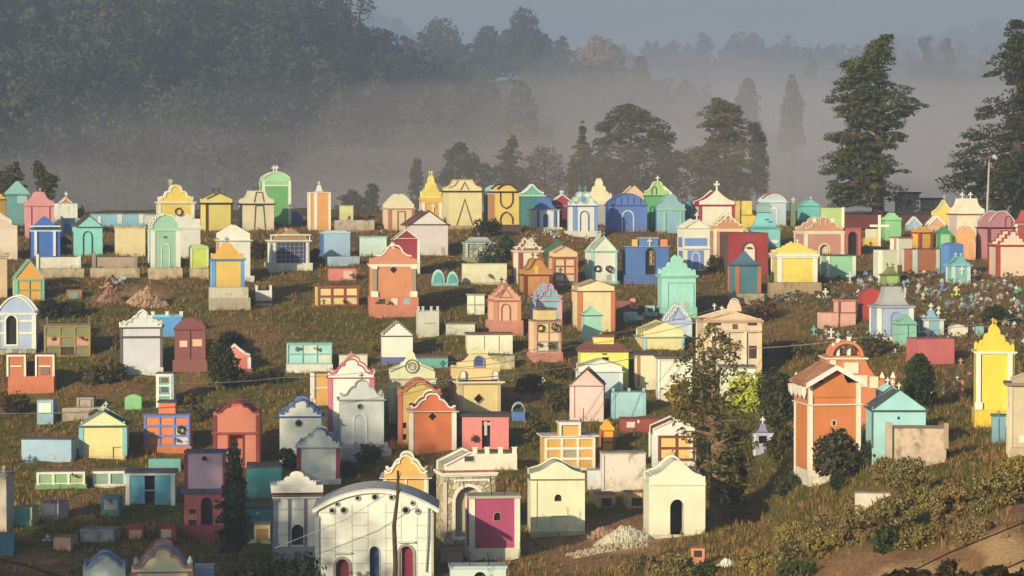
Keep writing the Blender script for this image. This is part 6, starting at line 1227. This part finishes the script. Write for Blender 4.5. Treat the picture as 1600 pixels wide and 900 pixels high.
# ------------------------------------------------------------------ grass
def grass(name, n, col, hmin, hmax, dens):
    Yv = 62 + (228 - 62) * rng.uniform(size=n) ** 0.8; px = rng.uniform(-30, 1630, n); X = (px - 800) / F * Yv
    P = []
    for i in range(n):
        z = G(X[i], Yv[i]); a, b = proj(X[i], Yv[i], z)
        if b > 925 or b < 330: continue
        e = zone(EARTH, a, b); g = zone(GREEN, a, b)
        if rng.uniform() < e * .85: continue
        q = wobble(21, X[i], Yv[i], .12, 3)
        if dens == 'green' and rng.uniform() > .35 + .65 * g + q: continue
        if dens == 'dry' and rng.uniform() < .5 * g - q * .8 - .1: continue
        P.append((X[i], Yv[i], z))
    P = np.array(P); m = len(P); B = 6
    p = np.repeat(P, B, 0); N = len(p); h = rng.uniform(hmin, hmax, (N, 1)) * (0.7 + np.repeat(rng.uniform(0, .8, (m, 1)), B, 0))
    a = rng.uniform(0, 2 * math.pi, (N, 1)); off = np.concatenate([np.cos(a), np.sin(a), np.zeros_like(a)], 1); p = p + off * rng.uniform(0, .22, (N, 1))
    t = np.concatenate([-np.sin(a), np.cos(a), np.zeros_like(a)], 1) * rng.uniform(.02, .05, (N, 1))
    tip = p + off * h * rng.uniform(.1, .7, (N, 1)) + np.array([0, 0, 1]) * h
    p = p - np.array([0, 0, .06])
    V_ = np.stack([p - t, p + t, tip], 1).reshape(-1, 3)
    o = np_obj(name, V_, np.arange(N * 3).reshape(-1, 3), mat(col, 'dryleaf')); return tag(o, kind='stuff')
grass('dry_grass', 30000, (0.24, 0.165, 0.07), .08, .24, 'dry')
grass('green_grass', 26000, (0.12, 0.12, 0.03), .08, .22, 'green')

# rubble heap and stones
def rubble(name, px, row, w, h, n, col, label=None, size=.16):
    Y = depth_at(px, row); s = F / Y; mb = MB()
    for i in range(n):
        a, q = rng.uniform(0, 6.28), math.sqrt(rng.uniform()); x = math.cos(a) * q * w / 2 / s; y = math.sin(a) * q * w / 2 / s * .7
        X = (px - 800) / F * Y + x; z = G(X, Y + y) + (1 - q) * h / s * rng.uniform(.6, 1) ; r = size * rng.uniform(.4, 1.2)
        vs = [Vector(v).normalized() * r * rng.uniform(.65, 1.15) for v in [(1, 0, 0), (-1, 0, 0), (0, 1, 0), (0, -1, 0), (0, 0, 1), (0, 0, -1)]]
        mb.add([(X + v.x, Y + y + v.y, z + v.z) for v in vs], [(0, 2, 4), (2, 1, 4), (1, 3, 4), (3, 0, 4), (2, 0, 5), (1, 2, 5), (3, 1, 5), (0, 3, 5)])
    o = mb.build(name, mat(col, 'plaster', .5)); return tag(o, kind='stuff')
rubble('rubble', 976, 846, 84, 24, 900, 'dccaa4', size=.17)
rubble('rubble', 950, 862, 130, 7, 420, 'c8ae88', size=.09)
rubble('rubble', 940, 835, 60, 14, 160, 'b88868', size=.12)
rubble('rubble', 1135, 885, 24, 10, 90, 'f0e8d4', size=.14)
rubble('dirt_mound', 230, 476, 60, 26, 420, 'c89a70', size=.22)
rubble('dirt_mound', 172, 474, 36, 24, 260, 'a87858', size=.2)
rubble('dirt_mound', 700, 446, 40, 6, 90, 'b08c68', size=.14)

# ------------------------------------------------------------------ trees and bushes of the cemetery
tree('slender_tree', 'slender half-bare broadleaf tree with small dark leaves standing in front of the white arched tomb', 1120, depth_at(1122, 812), [(512, 1095, 1130), (535, 1070, 1160), (570, 1036, 1178), (605, 1026, 1182), (640, 1036, 1190), (690, 1056, 1194), (740, 1078, 1188), (785, 1104, 1160)],
     clumps=150, per=24, cr=.40, leaf=.10, col=(.085, .095, .03), bark=(.20, .15, .10), tr=.26, inner=.0, trunk_to=.95, limbs=46)
tree('broadleaf_tree', 'dark dense tree in the shaded gully just right of the slender tree', 1150, depth_at(1150, 800) + 1, [(670, 1130, 1155), (700, 1112, 1166), (745, 1108, 1172), (775, 1125, 1165)], clumps=44, per=50, cr=.5, leaf=.1, col=(.035, .045, .018), tr=.16, limbs=20)
bush('dark_bush', 'tall dark bush-like tree above the lilac-grey tomb, left of the tall orange tomb', 1216, 672, 56, 112, leaf=.13, per=80, n=24, col=(.045, .06, .022), cr=.6)
bush('dark_bush', 'spreading dark bush under the tall bush left of the tall orange tomb', 1222, 715, 50, 50, leaf=.13, per=80, n=14, col=(.05, .06, .022), cr=.5)
bush('leafy_bush', 'bright yellow-green bush catching the sun right of the slender tree', 1168, 645, 62, 62, leaf=.13, per=80, n=26, col=(.44, .55, .08))
bush('leafy_bush', 'smaller yellow-green bush beside the cream doorway tomb', 1062, 640, 34, 52, leaf=.12, per=60, n=16, col=(.45, .36, .07))
bush('poinsettia_bush', 'dark round poinsettia bush with red tips in front of the tall orange tomb', 1312, 735, 72, 66, leaf=.13, per=110, n=26, col=(.04, .055, .03), flowers='a83c48', fl=.10, Y=depth_at(1312, 745) - 2.5)
tree('round_tree', 'dense round dark green tree beside the plain coral red box tomb', 1437, depth_at(1437, 636), [(558, 1428, 1446), (575, 1414, 1458), (600, 1408, 1464), (625, 1412, 1462), (640, 1425, 1455)], clumps=60, per=150, cr=.5, leaf=.075, col=(.035, .06, .018), tr=.12, inner=.5)
tree('leafy_tree', 'dark leafy tree half hiding the coral and white tomb on the left slope', 350, depth_at(350, 612), [(533, 340, 352), (550, 322, 368), (572, 318, 382), (590, 325, 395), (600, 340, 372)], clumps=60, per=55, cr=.4, leaf=.1, col=(.035, .045, .018), bark=(.1, .07, .05), tr=.1, inner=.1)
tree('slim_conifer', 'dark slim cypress standing in front of the two-storey pink tomb', 365, depth_at(365, 880), [(694, 362, 370), (720, 352, 378), (760, 347, 388), (790, 340, 395), (830, 335, 392), (858, 345, 385)], clumps=110, per=60, cr=.42, leaf=.1, style='pad', col=(.025, .04, .025), tr=.12, inner=.3, limbs=40)
for px, row, w, h, c, lb in [(420, 925, 100, 62, (.02, .035, .016), 'dark bushy treetop at the bottom edge left of the vaulted chapel'), (465, 935, 70, 75, (.02, .035, .018), 'dark bush touching the lower left corner of the vaulted chapel'), (380, 940, 60, 60, (.022, .035, .016), 'low dark bush at the bottom edge under the slim cypress'),
                      (150, 600, 52, 40, (.07, .07, .03), 'olive green bush on the slope left of the grey-white tomb'), (185, 598, 30, 36, (.075, .075, .035), 'small olive bush against the foot of the grey-white tomb'), (190, 545, 30, 30, (.08, .07, .035), 'pale dry bush beside the upper part of the grey-white tomb'),
                      (110, 495, 60, 26, (.04, .05, .02), 'dark green bushes on the bank above the olive niche block'), (75, 500, 30, 36, (.025, .035, .02), 'shaded bush between the pale blue tomb and the orange and green niche tomb'),
                      (540, 745, 80, 26, (.03, .045, .02), 'dark green shrubs behind the left shoulder of the vaulted chapel'), (575, 720, 50, 26, (.06, .07, .06), 'greyish shrub beside the grey terrace wall'), (448, 730, 26, 34, (.02, .035, .02), 'small dark shrub at the foot of the white and blue tomb'),
                      (825, 612, 46, 30, (.07, .07, .04), 'scrubby bush on the bank right of the yellow church-like tomb'), (1180, 560, 40, 36, (.09, .12, .05), 'light green bush right of the two-storey pink-cream tomb'), (1170, 505, 46, 26, (.07, .055, .03), 'brown thorny scrub right of the two-storey pink-cream tomb'),
                      (1120, 425, 34, 26, (.05, .05, .02), 'dark shrub between the tall white-blue tomb and the dark teal tomb'), (1365, 560, 50, 40, (.06, .065, .03), 'scrubby bush behind the orange bell arch'), (1300, 575, 60, 30, (.06, .06, .025), 'low scrub on the brow left of the orange bell arch'),
                      (1232, 770, 36, 34, (.03, .05, .018), 'small dark green bush on the slope below the tall orange tomb'), (1310, 765, 22, 28, (.025, .045, .02), 'little dark bush on the dry slope under the poinsettia'), (1360, 725, 36, 40, (.03, .05, .02), 'dark green weeds at the foot of the pale turquoise tomb'),
                      (1555, 508, 50, 34, (.03, .05, .02), 'dark green bush above the crown of the bright yellow tomb'), (1470, 720, 30, 30, (.03, .06, .03), 'green leafy weed at the right end of the concrete enclosure'), (990, 725, 40, 24, (.06, .055, .03), 'reddish brown weeds on the bank above the mould-streaked box tomb'),
                      (1210, 640, 50, 70, (.03, .04, .018), 'shaded bush under the tall dark bush-like tree'), (770, 425, 40, 50, (.025, .06, .03), 'dark green shrub behind the cream box tomb'), (760, 372, 60, 30, (.03, .04, .02), 'dark shrub behind the grey-green stone tomb'),
                      (220, 762, 30, 18, (.04, .05, .02), 'weeds above the roof of the teal shed-like tomb'), (900, 780, 20, 16, (.05, .06, .02), 'tuft of weeds between the cream tomb and the small ochre grave')]:
    bush('dark_bush' if sum(c) < .11 else 'scrub_bush', lb, px, min(row, 990), w, h, n=16, per=60, leaf=.11, col=c, stems=False, Y=None if row < 900 else depth_at(px, 900) - (row - 900) * .15 - 1)
# flowering shrubs of the right foreground
for i, (px, row, w, h) in enumerate([(1560, 800, 110, 85), (1500, 820, 90, 80), (1450, 800, 70, 60), (1400, 830, 80, 60), (1350, 850, 90, 60), (1290, 870, 90, 60), (1240, 880, 80, 50), (1350, 800, 60, 40), (1590, 760, 60, 60), (1420, 770, 60, 60), (1300, 830, 60, 40), (1190, 895, 70, 44), (1440, 860, 80, 50), (1530, 850, 70, 50), (1240, 840, 60, 36), (1060, 905, 90, 40), (1000, 890, 70, 34), (1385, 745, 40, 40)]):
    bush('flowering_shrub', ['loose green shrub dotted with whitish blossom on the right foreground slope', 'greyish shrub thick with pale seed heads on the right foreground slope', 'yellow-green shrub with cream blossom on the right foreground slope'][i % 3], px, row, w * 1.12, h * rng.uniform(.75, 1.1), leaf=.068, per=80, n=46,
         col=[(.13, .125, .04), (.17, .14, .065), (.18, .165, .05)][i % 3], flowers=['a89c68', '9c8c60', 'a89c58'][i % 3], fl=.4, group=['white-dotted foreground shrubs', 'seed-headed foreground shrubs', 'yellow-green foreground shrubs'][i % 3], cat='shrub', cr=.22)
for i, (px, row, w, h) in enumerate([(1250, 905, 80, 34), (1392, 862, 56, 44), (1110, 905, 60, 26)]):
    bush('dark_bush', 'low dark green bush among the pale shrubs of the right foreground slope', px, row, w, h, leaf=.085, per=70, n=26, cr=.24, col=(.045, .07, .022), group='dark bushes among the pale foreground shrubs')
def earth_bank():
    pass
# agave-like dark tree tops at the very bottom right
for i, px in enumerate((1400, 1440, 1480, 1522, 1560, 1600)):
    bush('wild_bush', 'thin spiky dark treetop poking up from the bottom edge at the lower right', px, 918, 60, 58 + 10 * (i % 3), leaf=.10, per=34, n=18, col=(.035, .03, .015), Y=56 + i % 3, group='thin treetops at the lower right corner', sink=0.4, cr=.16)

# ------------------------------------------------------------------ trees on the crest behind the cemetery
K = dict(bark=(.09, .07, .05))
tree('giant_cypress', 'tallest cypress-like conifer with ragged flat tiers, standing alone between the misty gaps', 1372, 236, [(58, 1372, 1398), (75, 1338, 1400), (100, 1305, 1402), (128, 1302, 1412), (150, 1275, 1425), (165, 1285, 1444), (190, 1300, 1432), (215, 1282, 1425), (240, 1280, 1412), (265, 1276, 1420), (290, 1268, 1412), (318, 1270, 1410)],
     clumps=420, per=80, cr=.82, leaf=.13, style='pad', col=(.055, .075, .022), tr=.45, inner=.25, trunk_to=.95, limbs=120, **K)
tree('giant_cypress', 'huge dark conifer filling the right edge behind the lamp post', 1590, 228, [(35, 1575, 1600), (60, 1565, 1625), (100, 1545, 1660), (150, 1535, 1690), (200, 1520, 1700), (235, 1475, 1700), (262, 1470, 1700), (300, 1478, 1700), (330, 1480, 1700)],
     clumps=480, per=80, cr=.95, leaf=.14, style='pad', col=(.035, .048, .018), tr=.5, inner=.3, trunk_to=.95, limbs=90, **K)
tree('spreading_cypress', 'broad cypress with drooping tiers and a forked top, right of the wide round-headed one', 1135, 280, [(155, 1112, 1124), (165, 1100, 1165), (185, 1085, 1178), (200, 1082, 1172), (215, 1100, 1185), (235, 1060, 1195), (255, 1045, 1200), (280, 1065, 1202), (310, 1075, 1200)],
     clumps=240, per=80, cr=.85, leaf=.15, style='pad', col=(.065, .07, .022), tr=.4, inner=.2, trunk_to=.9, limbs=90, **K)
tree('spreading_cypress', 'wide round-headed cypress in the middle of the tree line', 985, 286, [(167, 960, 1010), (180, 935, 1035), (195, 930, 1045), (208, 935, 1062), (225, 915, 1058), (245, 890, 1060), (270, 880, 1065), (310, 885, 1065)],
     clumps=260, per=85, cr=.85, leaf=.15, style='mix', col=(.045, .06, .028), tr=.45, inner=.35, trunk_to=.9, limbs=60, **K)
tree('thin_cypress', 'narrow pointed conifer sticking up left of the wide round-headed cypress', 909, 289, [(190, 908, 912), (205, 903, 917), (215, 904, 915), (230, 893, 925), (255, 882, 930), (300, 885, 925)], clumps=70, per=60, cr=.5, leaf=.13, style='mix', col=(.04, .055, .028), tr=.15, **K)
tree('cedar_tree', 'ragged conifer with a pointed leaning top left of the bare thicket', 800, 290, [(212, 799, 804), (225, 788, 812), (240, 772, 815), (255, 780, 822), (268, 775, 830), (300, 780, 830)], clumps=80, per=60, cr=.6, leaf=.14, style='pad', col=(.045, .06, .032), tr=.2, **K)
tree('broadleaf_tree', 'round broadleaf tree behind the large cream tomb with the inverted V', 718, 286, [(228, 708, 728), (242, 690, 748), (262, 680, 760), (285, 678, 765), (315, 682, 760)], clumps=90, per=70, cr=.7, leaf=.15, col=(.03, .045, .03), tr=.25, **K)
tree('broadleaf_tree', 'small upright tree at the left end of the middle tree line', 650, 288, [(250, 646, 658), (270, 640, 662), (295, 636, 664), (325, 634, 668)], clumps=36, per=60, cr=.5, leaf=.14, col=(.03, .045, .03), tr=.14, **K)
tree('broadleaf_tree', 'low misty tree clump right of the orange tower tomb', 550, 270, [(300, 535, 560), (312, 522, 575), (335, 520, 590)], clumps=36, per=60, cr=.6, leaf=.15, col=(.03, .045, .035), tr=.15, **K)
tree('broadleaf_tree', 'small fork-shaped tree in the mist left of the peach fan-gabled tomb', 580, 268, [(290, 572, 592), (305, 568, 594), (318, 574, 588), (335, 570, 600)], clumps=24, per=50, cr=.5, leaf=.14, col=(.03, .045, .035), tr=.12, **K)
tree('bare_thicket', 'greyish half-bare thicket between the pointed conifer and the round-headed cypress', 850, 284, [(232, 835, 870), (248, 815, 885), (275, 808, 895), (310, 810, 895)], clumps=110, per=40, cr=.7, leaf=.10, col=(.06, .055, .045), tr=.2, limbs=60, **K)
tree('broadleaf_tree', 'grey-green tree behind the right side of the forked cypress', 1186, 296, [(195, 1168, 1188), (225, 1170, 1202), (255, 1170, 1204), (300, 1172, 1200)], clumps=60, per=70, cr=.7, leaf=.15, col=(.04, .045, .035), tr=.2, **K)
tree('broadleaf_tree', 'low dark tree filling the gap behind the vivid green tomb', 1050, 282, [(240, 1035, 1075), (262, 1010, 1110), (280, 1000, 1150), (320, 1000, 1150)], clumps=110, per=70, cr=.7, leaf=.14, col=(.035, .045, .022), tr=.2, **K)
tree('broadleaf_tree', 'brownish low tree behind the cream scalloped tomb', 945, 281, [(262, 925, 975), (280, 880, 1010), (318, 880, 1010)], clumps=80, per=60, cr=.6, leaf=.13, col=(.07, .055, .028), tr=.18, **K)
tree('broadleaf_tree', 'low dark tree left of the ragged pointed conifer', 765, 284, [(258, 750, 785), (280, 740, 830), (318, 740, 830)], clumps=70, per=60, cr=.6, leaf=.14, col=(.03, .045, .03), tr=.18, **K)
tree('cypress_tree', 'feathery cypress behind the teal tomb at the far left', 22, 232, [(255, 20, 30), (265, -5, 42), (282, -30, 48), (305, -30, 50), (330, -20, 50)], clumps=80, per=70, cr=.5, leaf=.13, style='pad', col=(.05, .065, .025), tr=.2, **K)
tree('cypress_tree', 'wind-swept feathery cypress behind the pink bell-gabled tomb', 62, 231, [(253, 54, 62), (266, 48, 76), (276, 50, 95), (290, 52, 92), (310, 48, 88), (335, 48, 85)], clumps=80, per=70, cr=.5, leaf=.13, style='pad', col=(.05, .065, .025), tr=.2, **K)

# trees standing in the mist
def far_tree(label, px, Y, top, bot, w, col=(.035, .045, .03), cr=2.2, n=26, style='ball', leaf=.6, pts=None):
    pts = pts or [(top, px - w * .18, px + w * .18), (top + (bot - top) * .25, px - w * .42, px + w * .42), (top + (bot - top) * .6, px - w * .5, px + w * .5), (bot, px - w * .35, px + w * .35)]
    return tree('distant_tree', label, px, Y, pts, clumps=n, per=46, cr=cr, leaf=leaf, style=style, col=col, tr=.5, limbs=10, kind='forest', inner=.3)
far_tree('broad domed tree on the ridge, leftmost of the big ones against the sky', 690, 800, 36, 110, 92, cr=3.2, n=50)
far_tree('rounded tree against the sky between the domed tree and the tallest ridge tree', 762, 800, 44, 110, 54, cr=2.6, n=34)
far_tree('tallest ridge tree with a lumpy crown against the sky', 820, 790, 18, 120, 80, cr=2.8, n=60, pts=[(18, 806, 832), (32, 790, 846), (50, 786, 852), (66, 788, 868), (85, 790, 880), (120, 780, 880)])
far_tree('autumn-orange domed tree on the far ridge right of the dark ones', 938, 880, 62, 120, 84, col=(.14, .10, .04), cr=2.6, n=46)
far_tree('small pointed tree at the right end of the dark ridge', 1001, 800, 90, 140, 32, cr=1.7, n=24)
far_tree('pale ghostly tree standing in the mist below the ridge', 812, 520, 132, 215, 70, cr=2.0, n=40, pts=[(132, 800, 822), (150, 795, 835), (165, 790, 842), (190, 775, 845), (215, 770, 850)])
far_tree('faint round tree in the mist left of the giant cypress', 1168, 640, 128, 240, 44, cr=2.2, n=40)
far_tree('faint pointed tree in the mist left of the giant cypress', 1238, 640, 118, 160, 26, cr=1.8, n=44, pts=[(118, 1236, 1240), (135, 1229, 1247), (160, 1222, 1254), (230, 1212, 1262)])
far_tree('small dark tree on the far misty slope left of the giant cypress top', 1268, 1000, 95, 120, 26, cr=1.6, n=16)
far_tree('tall umbrella-shaped tree on the right ridge between the two giant conifers', 1447, 1000, 58, 128, 30, cr=1.9, n=24, pts=[(58, 1438, 1458), (68, 1432, 1462), (78, 1440, 1456), (100, 1430, 1460), (130, 1425, 1462)])
far_tree('second tall tree on the right ridge between the two giant conifers', 1480, 1000, 60, 128, 26, cr=1.9, n=24)
far_tree('light blue hazy tree on the farthest ridge above the dark hill shoulder', 621, 2000, 28, 60, 18, cr=3, n=20, leaf=1.2)
far_tree('tree hanging over the mist at the foot of the dark hill', 725, 560, 160, 215, 60, cr=2.2, n=30)
forest('hillside_forest', 0, 1000, -260, 860, h=(10, 22), leaf=.42, per=60, col=(.032, .048, .036))
forest('ridge_woods', 1, 420, 480, 1240, h=(9, 17), leaf=.55, per=44, col=(.035, .045, .03))
forest('ridge_woods', 2, 420, 1180, 1750, h=(7, 16), leaf=.9, per=20, col=(.035, .045, .035))
forest('far_woods', 3, 700, 850, 1750, h=(7, 18), leaf=1.5, per=12, col=(.04, .045, .035))
forest('far_woods', 4, 260, 500, 760, h=(10, 22), leaf=2, per=10, col=(.04, .045, .04))
forest('far_woods', 4, 300, 1350, 1750, h=(8, 22), leaf=2, per=10, col=(.04, .045, .04))

# ------------------------------------------------------------------ lamp post, poles, wires, rail
Y = depth_at(1541, 362) ; s = F / Y; b = at(1541, 330, Y); b.z = G(b.x, Y)
r = bpy.data.objects.new('lamp_post', None); C.objects.link(r); r.location = b; top = at(1546, 248, Y) - b
MB().tube([(0, 0, -.3), (top.x * .5, 0, top.z * .5), (top.x, 0, top.z)], [.10, .08, .06], 8).build('pole', mat('c8b8a8', 'metal'), r)
MB().tube([(top.x, 0, top.z - .1), (top.x + .05, 0, top.z + .12), (top.x + .3, -.05, top.z + .16)], [.04, .04, .04], 6).build('arm', mat('c8b8a8', 'metal'), r)
MB().tube([(top.x + .22, -.05, top.z + .18), (top.x + .38, -.06, top.z + .16), (top.x + .52, -.07, top.z - .02)], [.07, .17, .12], 8).build('lamp_head', mat('d8c8b0', 'metal'), r)
MB().box(top.x - .06, top.x + .05, -.06, .05, top.z - .3, top.z + .28).build('photocell', mat('a84838', 'metal'), r)
tag(r, 'pale metal street lamp rising in front of the dark conifer at the right', 'street lamp')
Y = depth_at(618, 905) - 4; b = at(618, 940, Y); s = F / Y
r = bpy.data.objects.new('bare_pole', None); C.objects.link(r); r.location = b
MB().tube([(-.1, 0, -1), (0, 0, 60 / s), (-.05, 0, 120 / s), (.08, 0, 165 / s), (.10, 0, 206 / s)], [.11, .09, .08, .06, .045], 7).build('trunk', mat((.07, .05, .035), 'bark'), r)
MB().tube([(.08, 0, 165 / s), (.2, 0, 178 / s)], [.03, .015], 5).tube([(.1, 0, 190 / s), (.22, .05, 204 / s)], [.025, .01], 5).tube([(.07, 0, 160 / s), (-.04, 0, 168 / s)], [.03, .015], 5).build('twig', mat((.07, .05, .035), 'bark'), r)
tag(r, 'tall thin bare tree trunk standing in front of the vaulted chapel', 'tree trunk')
def wire(label, pts, rad, col, sag=.0, cat='cable'):
    P = [at(*p) for p in pts]; Q = []
    for a, b in zip(P, P[1:]):
        for i in range(8): t = i / 8; q = a.lerp(b, t); q.z -= sag * 4 * t * (1 - t); Q.append(q)
    Q.append(P[-1]); c = Q[0].copy(); mb = MB().tube([q - c for q in Q], rad, 5); o = mb.build('overhead_cable', mat(col, 'metal')); o.location = c; return tag(o, label, cat)
wire('thick black cable crossing the lower left corner', [(-260, 815, 40), (40, 883, 40), (170, 925, 40)], .018, (.012, .012, .012))
wire('dark cable climbing across the lower right corner', [(1360, 925, 45), (1480, 865, 45), (1640, 800, 45)], .013, (.02, .015, .012))
wire('short dark cable at the extreme lower right corner', [(1500, 925, 44), (1560, 893, 44), (1660, 850, 44)], .013, (.02, .015, .012))
wire('long pale wire stretched above the lower left tombs to the ochre niche tomb', [(-60, 646, 118), (270, 636, 122), (486, 616, 128)], .02, 'b8ac98', .1)
wire('pale wire running from the grey tomb past the yellow church-like tomb', [(600, 604, 127), (700, 593, 130), (910, 570, 138), (1000, 556, 140)], .018, 'b8ac90', .1)
wire('upper thin wire passing in front of the peach niche tomb', [(690, 567, 132), (880, 533, 138), (1130, 478, 146)], .014, 'b0a488', .2)
wire('lower thin wire passing in front of the peach niche tomb', [(700, 575, 132), (890, 541, 138), (1130, 492, 146)], .014, 'b0a488', .2)
wire('wire running from the white tower block over the left slope', [(266, 598, 132), (440, 590, 134), (620, 575, 136)], .014, 'a89c88', .1)
wire('wire crossing the right slope towards the crown of the yellow tomb', [(1150, 545, 140), (1340, 528, 138), (1600, 495, 142)], .014, 'a89c80', .1)
wire('sagging wire slung from the vaulted chapel roof to its left side', [(604, 772, 107), (540, 812, 107), (430, 856, 107)], .014, 'b8b0a0', .0)
# hand rail
Ya = depth_at(1455, 640); a = at(1455, 640, Ya); b = at(1516, 582, Ya + 9)
r = bpy.data.objects.new('handrail', None); C.objects.link(r); r.location = (a.x, a.y, G(a.x, a.y))
d = Vector((b.x, b.y, G(b.x, b.y))) - Vector(r.location)
for off in (0, .55):
    MB().tube([(off, 0, .75), tuple(d + Vector((off, 0, .75)))], .03, 5).build('rail', mat('d8b494', 'plaster', .3), r)
for t in (.42,):
    MB().box(d.x * t - .12, d.x * t + .12, d.y * t - .1, d.y * t + .1, d.z * t - .4, d.z * t + .8).box(d.x * t + .45, d.x * t + .69, d.y * t - .1, d.y * t + .1, d.z * t - .4, d.z * t + .8).build('post', mat('d8805c', 'plaster', .4), r)
tag(r, 'pair of sloping handrails with orange posts climbing the bank beside the bright yellow tomb', 'handrail')
# wire cage grave
Y = depth_at(810, 655); s = F / Y; b = at(810, 653, Y)
r = bpy.data.objects.new('grave_cage', None); C.objects.link(r); r.location = b
MB().box(-.33, .33, 0, 1.2, -.3, .28).build('base', mat('4c7cb8'), r)
mb = MB()
for y in (0, .6, 1.2): mb.tube([(.32 * math.cos(math.pi * i / 8), y, .28 + .42 * math.sin(math.pi * i / 8)) for i in range(9)], .018, 4)
for i in (1, 3, 5, 7): mb.tube([(.32 * math.cos(math.pi * i / 8), 0, .28 + .42 * math.sin(math.pi * i / 8)), (.32 * math.cos(math.pi * i / 8), 1.2, .28 + .42 * math.sin(math.pi * i / 8))], .014, 4)
mb.build('hoops', mat('b8ccc8', 'metal'), r); tag(r, 'little blue grave under a pale hooped wire cage right of the salmon pink tomb', 'grave')


scatter_flowers('weeds', [(1215, 1330, 440, 475), (1340, 1600, 430, 500), (1400, 1600, 480, 545), (1250, 1560, 425, 560)], 90, [(.06, .08, .02), (.10, .10, .03), (.09, .06, .03)], .07)

def shade_woods():  # unseen leaf clumps added out of view, shaped to shade the lower left
    cen = []; rad = []
    d = (.5, .866); p = (.866, -.5)
    for q0, q1, a0, top, n in WOODS:
        for i in range(n):
            q = rng.uniform(q0, q1); a = a0 + rng.uniform(-4, 4); c = rng.uniform(1.3, 2.6)
            z = -15 + (top - c * .8 + 15) * rng.uniform() ** .45
            cen.append((a * d[0] + q * p[0], a * d[1] + q * p[1], z)); rad.append((c, c, c * .8))
    V_, F_ = leaf_cards(np.array(cen), np.array(rad), 40, .30)
    o = np_obj('unseen_shade_woods', V_, F_, mat((.04, .055, .025), 'leaf')); tag(o, kind='stuff')
WOODS = [(-79.5, -73, 40, 12.5, 170), (-73, -64.5, 40, 5.4, 190), (-64.5, -60.5, 40, 5.0, 26), (-86, -79.5, 40, 1.5, 60)]
shade_woods()

for px, row, w, h, c, lb in [(794, 408, 24, 48, (.02, .06, .03), 'dark green cone-shaped shrub between the grey-green stone tomb and the red and white tomb'), (170, 398, 20, 16, (.03, .035, .02), 'dark weeds added for the shade between the mint and the plain cream tombs'), (100, 396, 20, 30, (.03, .035, .02), 'dark shrub added for the shade between the bright blue and the mint tombs'),  # weeds and dark shrub here are added, standing in for shadowed top-row gaps
   (405, 405, 30, 30, (.035, .04, .02), 'dark scrub added for the shaded gap left of the tomb faced with dark tiles'), (492, 410, 20, 24, (.035, .04, .02), 'dark scrub added for the shaded gap right of the tomb faced with dark tiles'), (870, 590, 60, 22, (.08, .085, .03), 'grassy scrub on the bank under the peach niche tomb'), (1195, 500, 60, 34, (.09, .06, .035), 'reddish brown brushwood on the bank right of the dark teal tomb base'),  # both dark scrubs beside the tiled tomb are added in place of shade
   (1240, 560, 60, 30, (.08, .08, .03), 'olive scrub on the grassy brow above the tall dark bush-like tree'), (640, 470, 20, 20, (.05, .05, .02), 'weeds at the right foot of the large terracotta tomb'), (360, 540, 50, 24, (.03, .035, .018), 'dark scrub above the coral and white tomb'), (430, 600, 60, 26, (.04, .045, .02), 'dark scrub on the slope below the wide mint niche block'),
   (880, 640, 50, 40, (.08, .085, .03), 'sunlit green scrub left of the blush pink tomb'), (840, 700, 40, 60, (.09, .09, .03), 'tall grassy bush on the bank right of the salmon pink tomb'), (150, 655, 40, 16, (.08, .06, .03), 'dry weeds along the low stained concrete wall'), (300, 660, 30, 50, (.09, .09, .03), 'sunlit olive bush between the orange niche block and the terracotta tomb'),
   (20, 640, 60, 30, (.06, .05, .025), 'dry bushes at the left edge below the twin niche block'), (960, 640, 30, 16, (.07, .08, .03), 'weeds at the foot of the pale mint box tomb'), (600, 555, 40, 20, (.08, .07, .03), 'dry bush left of the white zigzag-gabled tomb'), (1100, 690, 40, 60, (.05, .055, .02), 'leafy bush behind the trunk of the slender tree')]:
    bush('scrub_bush', lb, px, row, w, h, n=14, per=60, leaf=.10, col=c, stems=False)
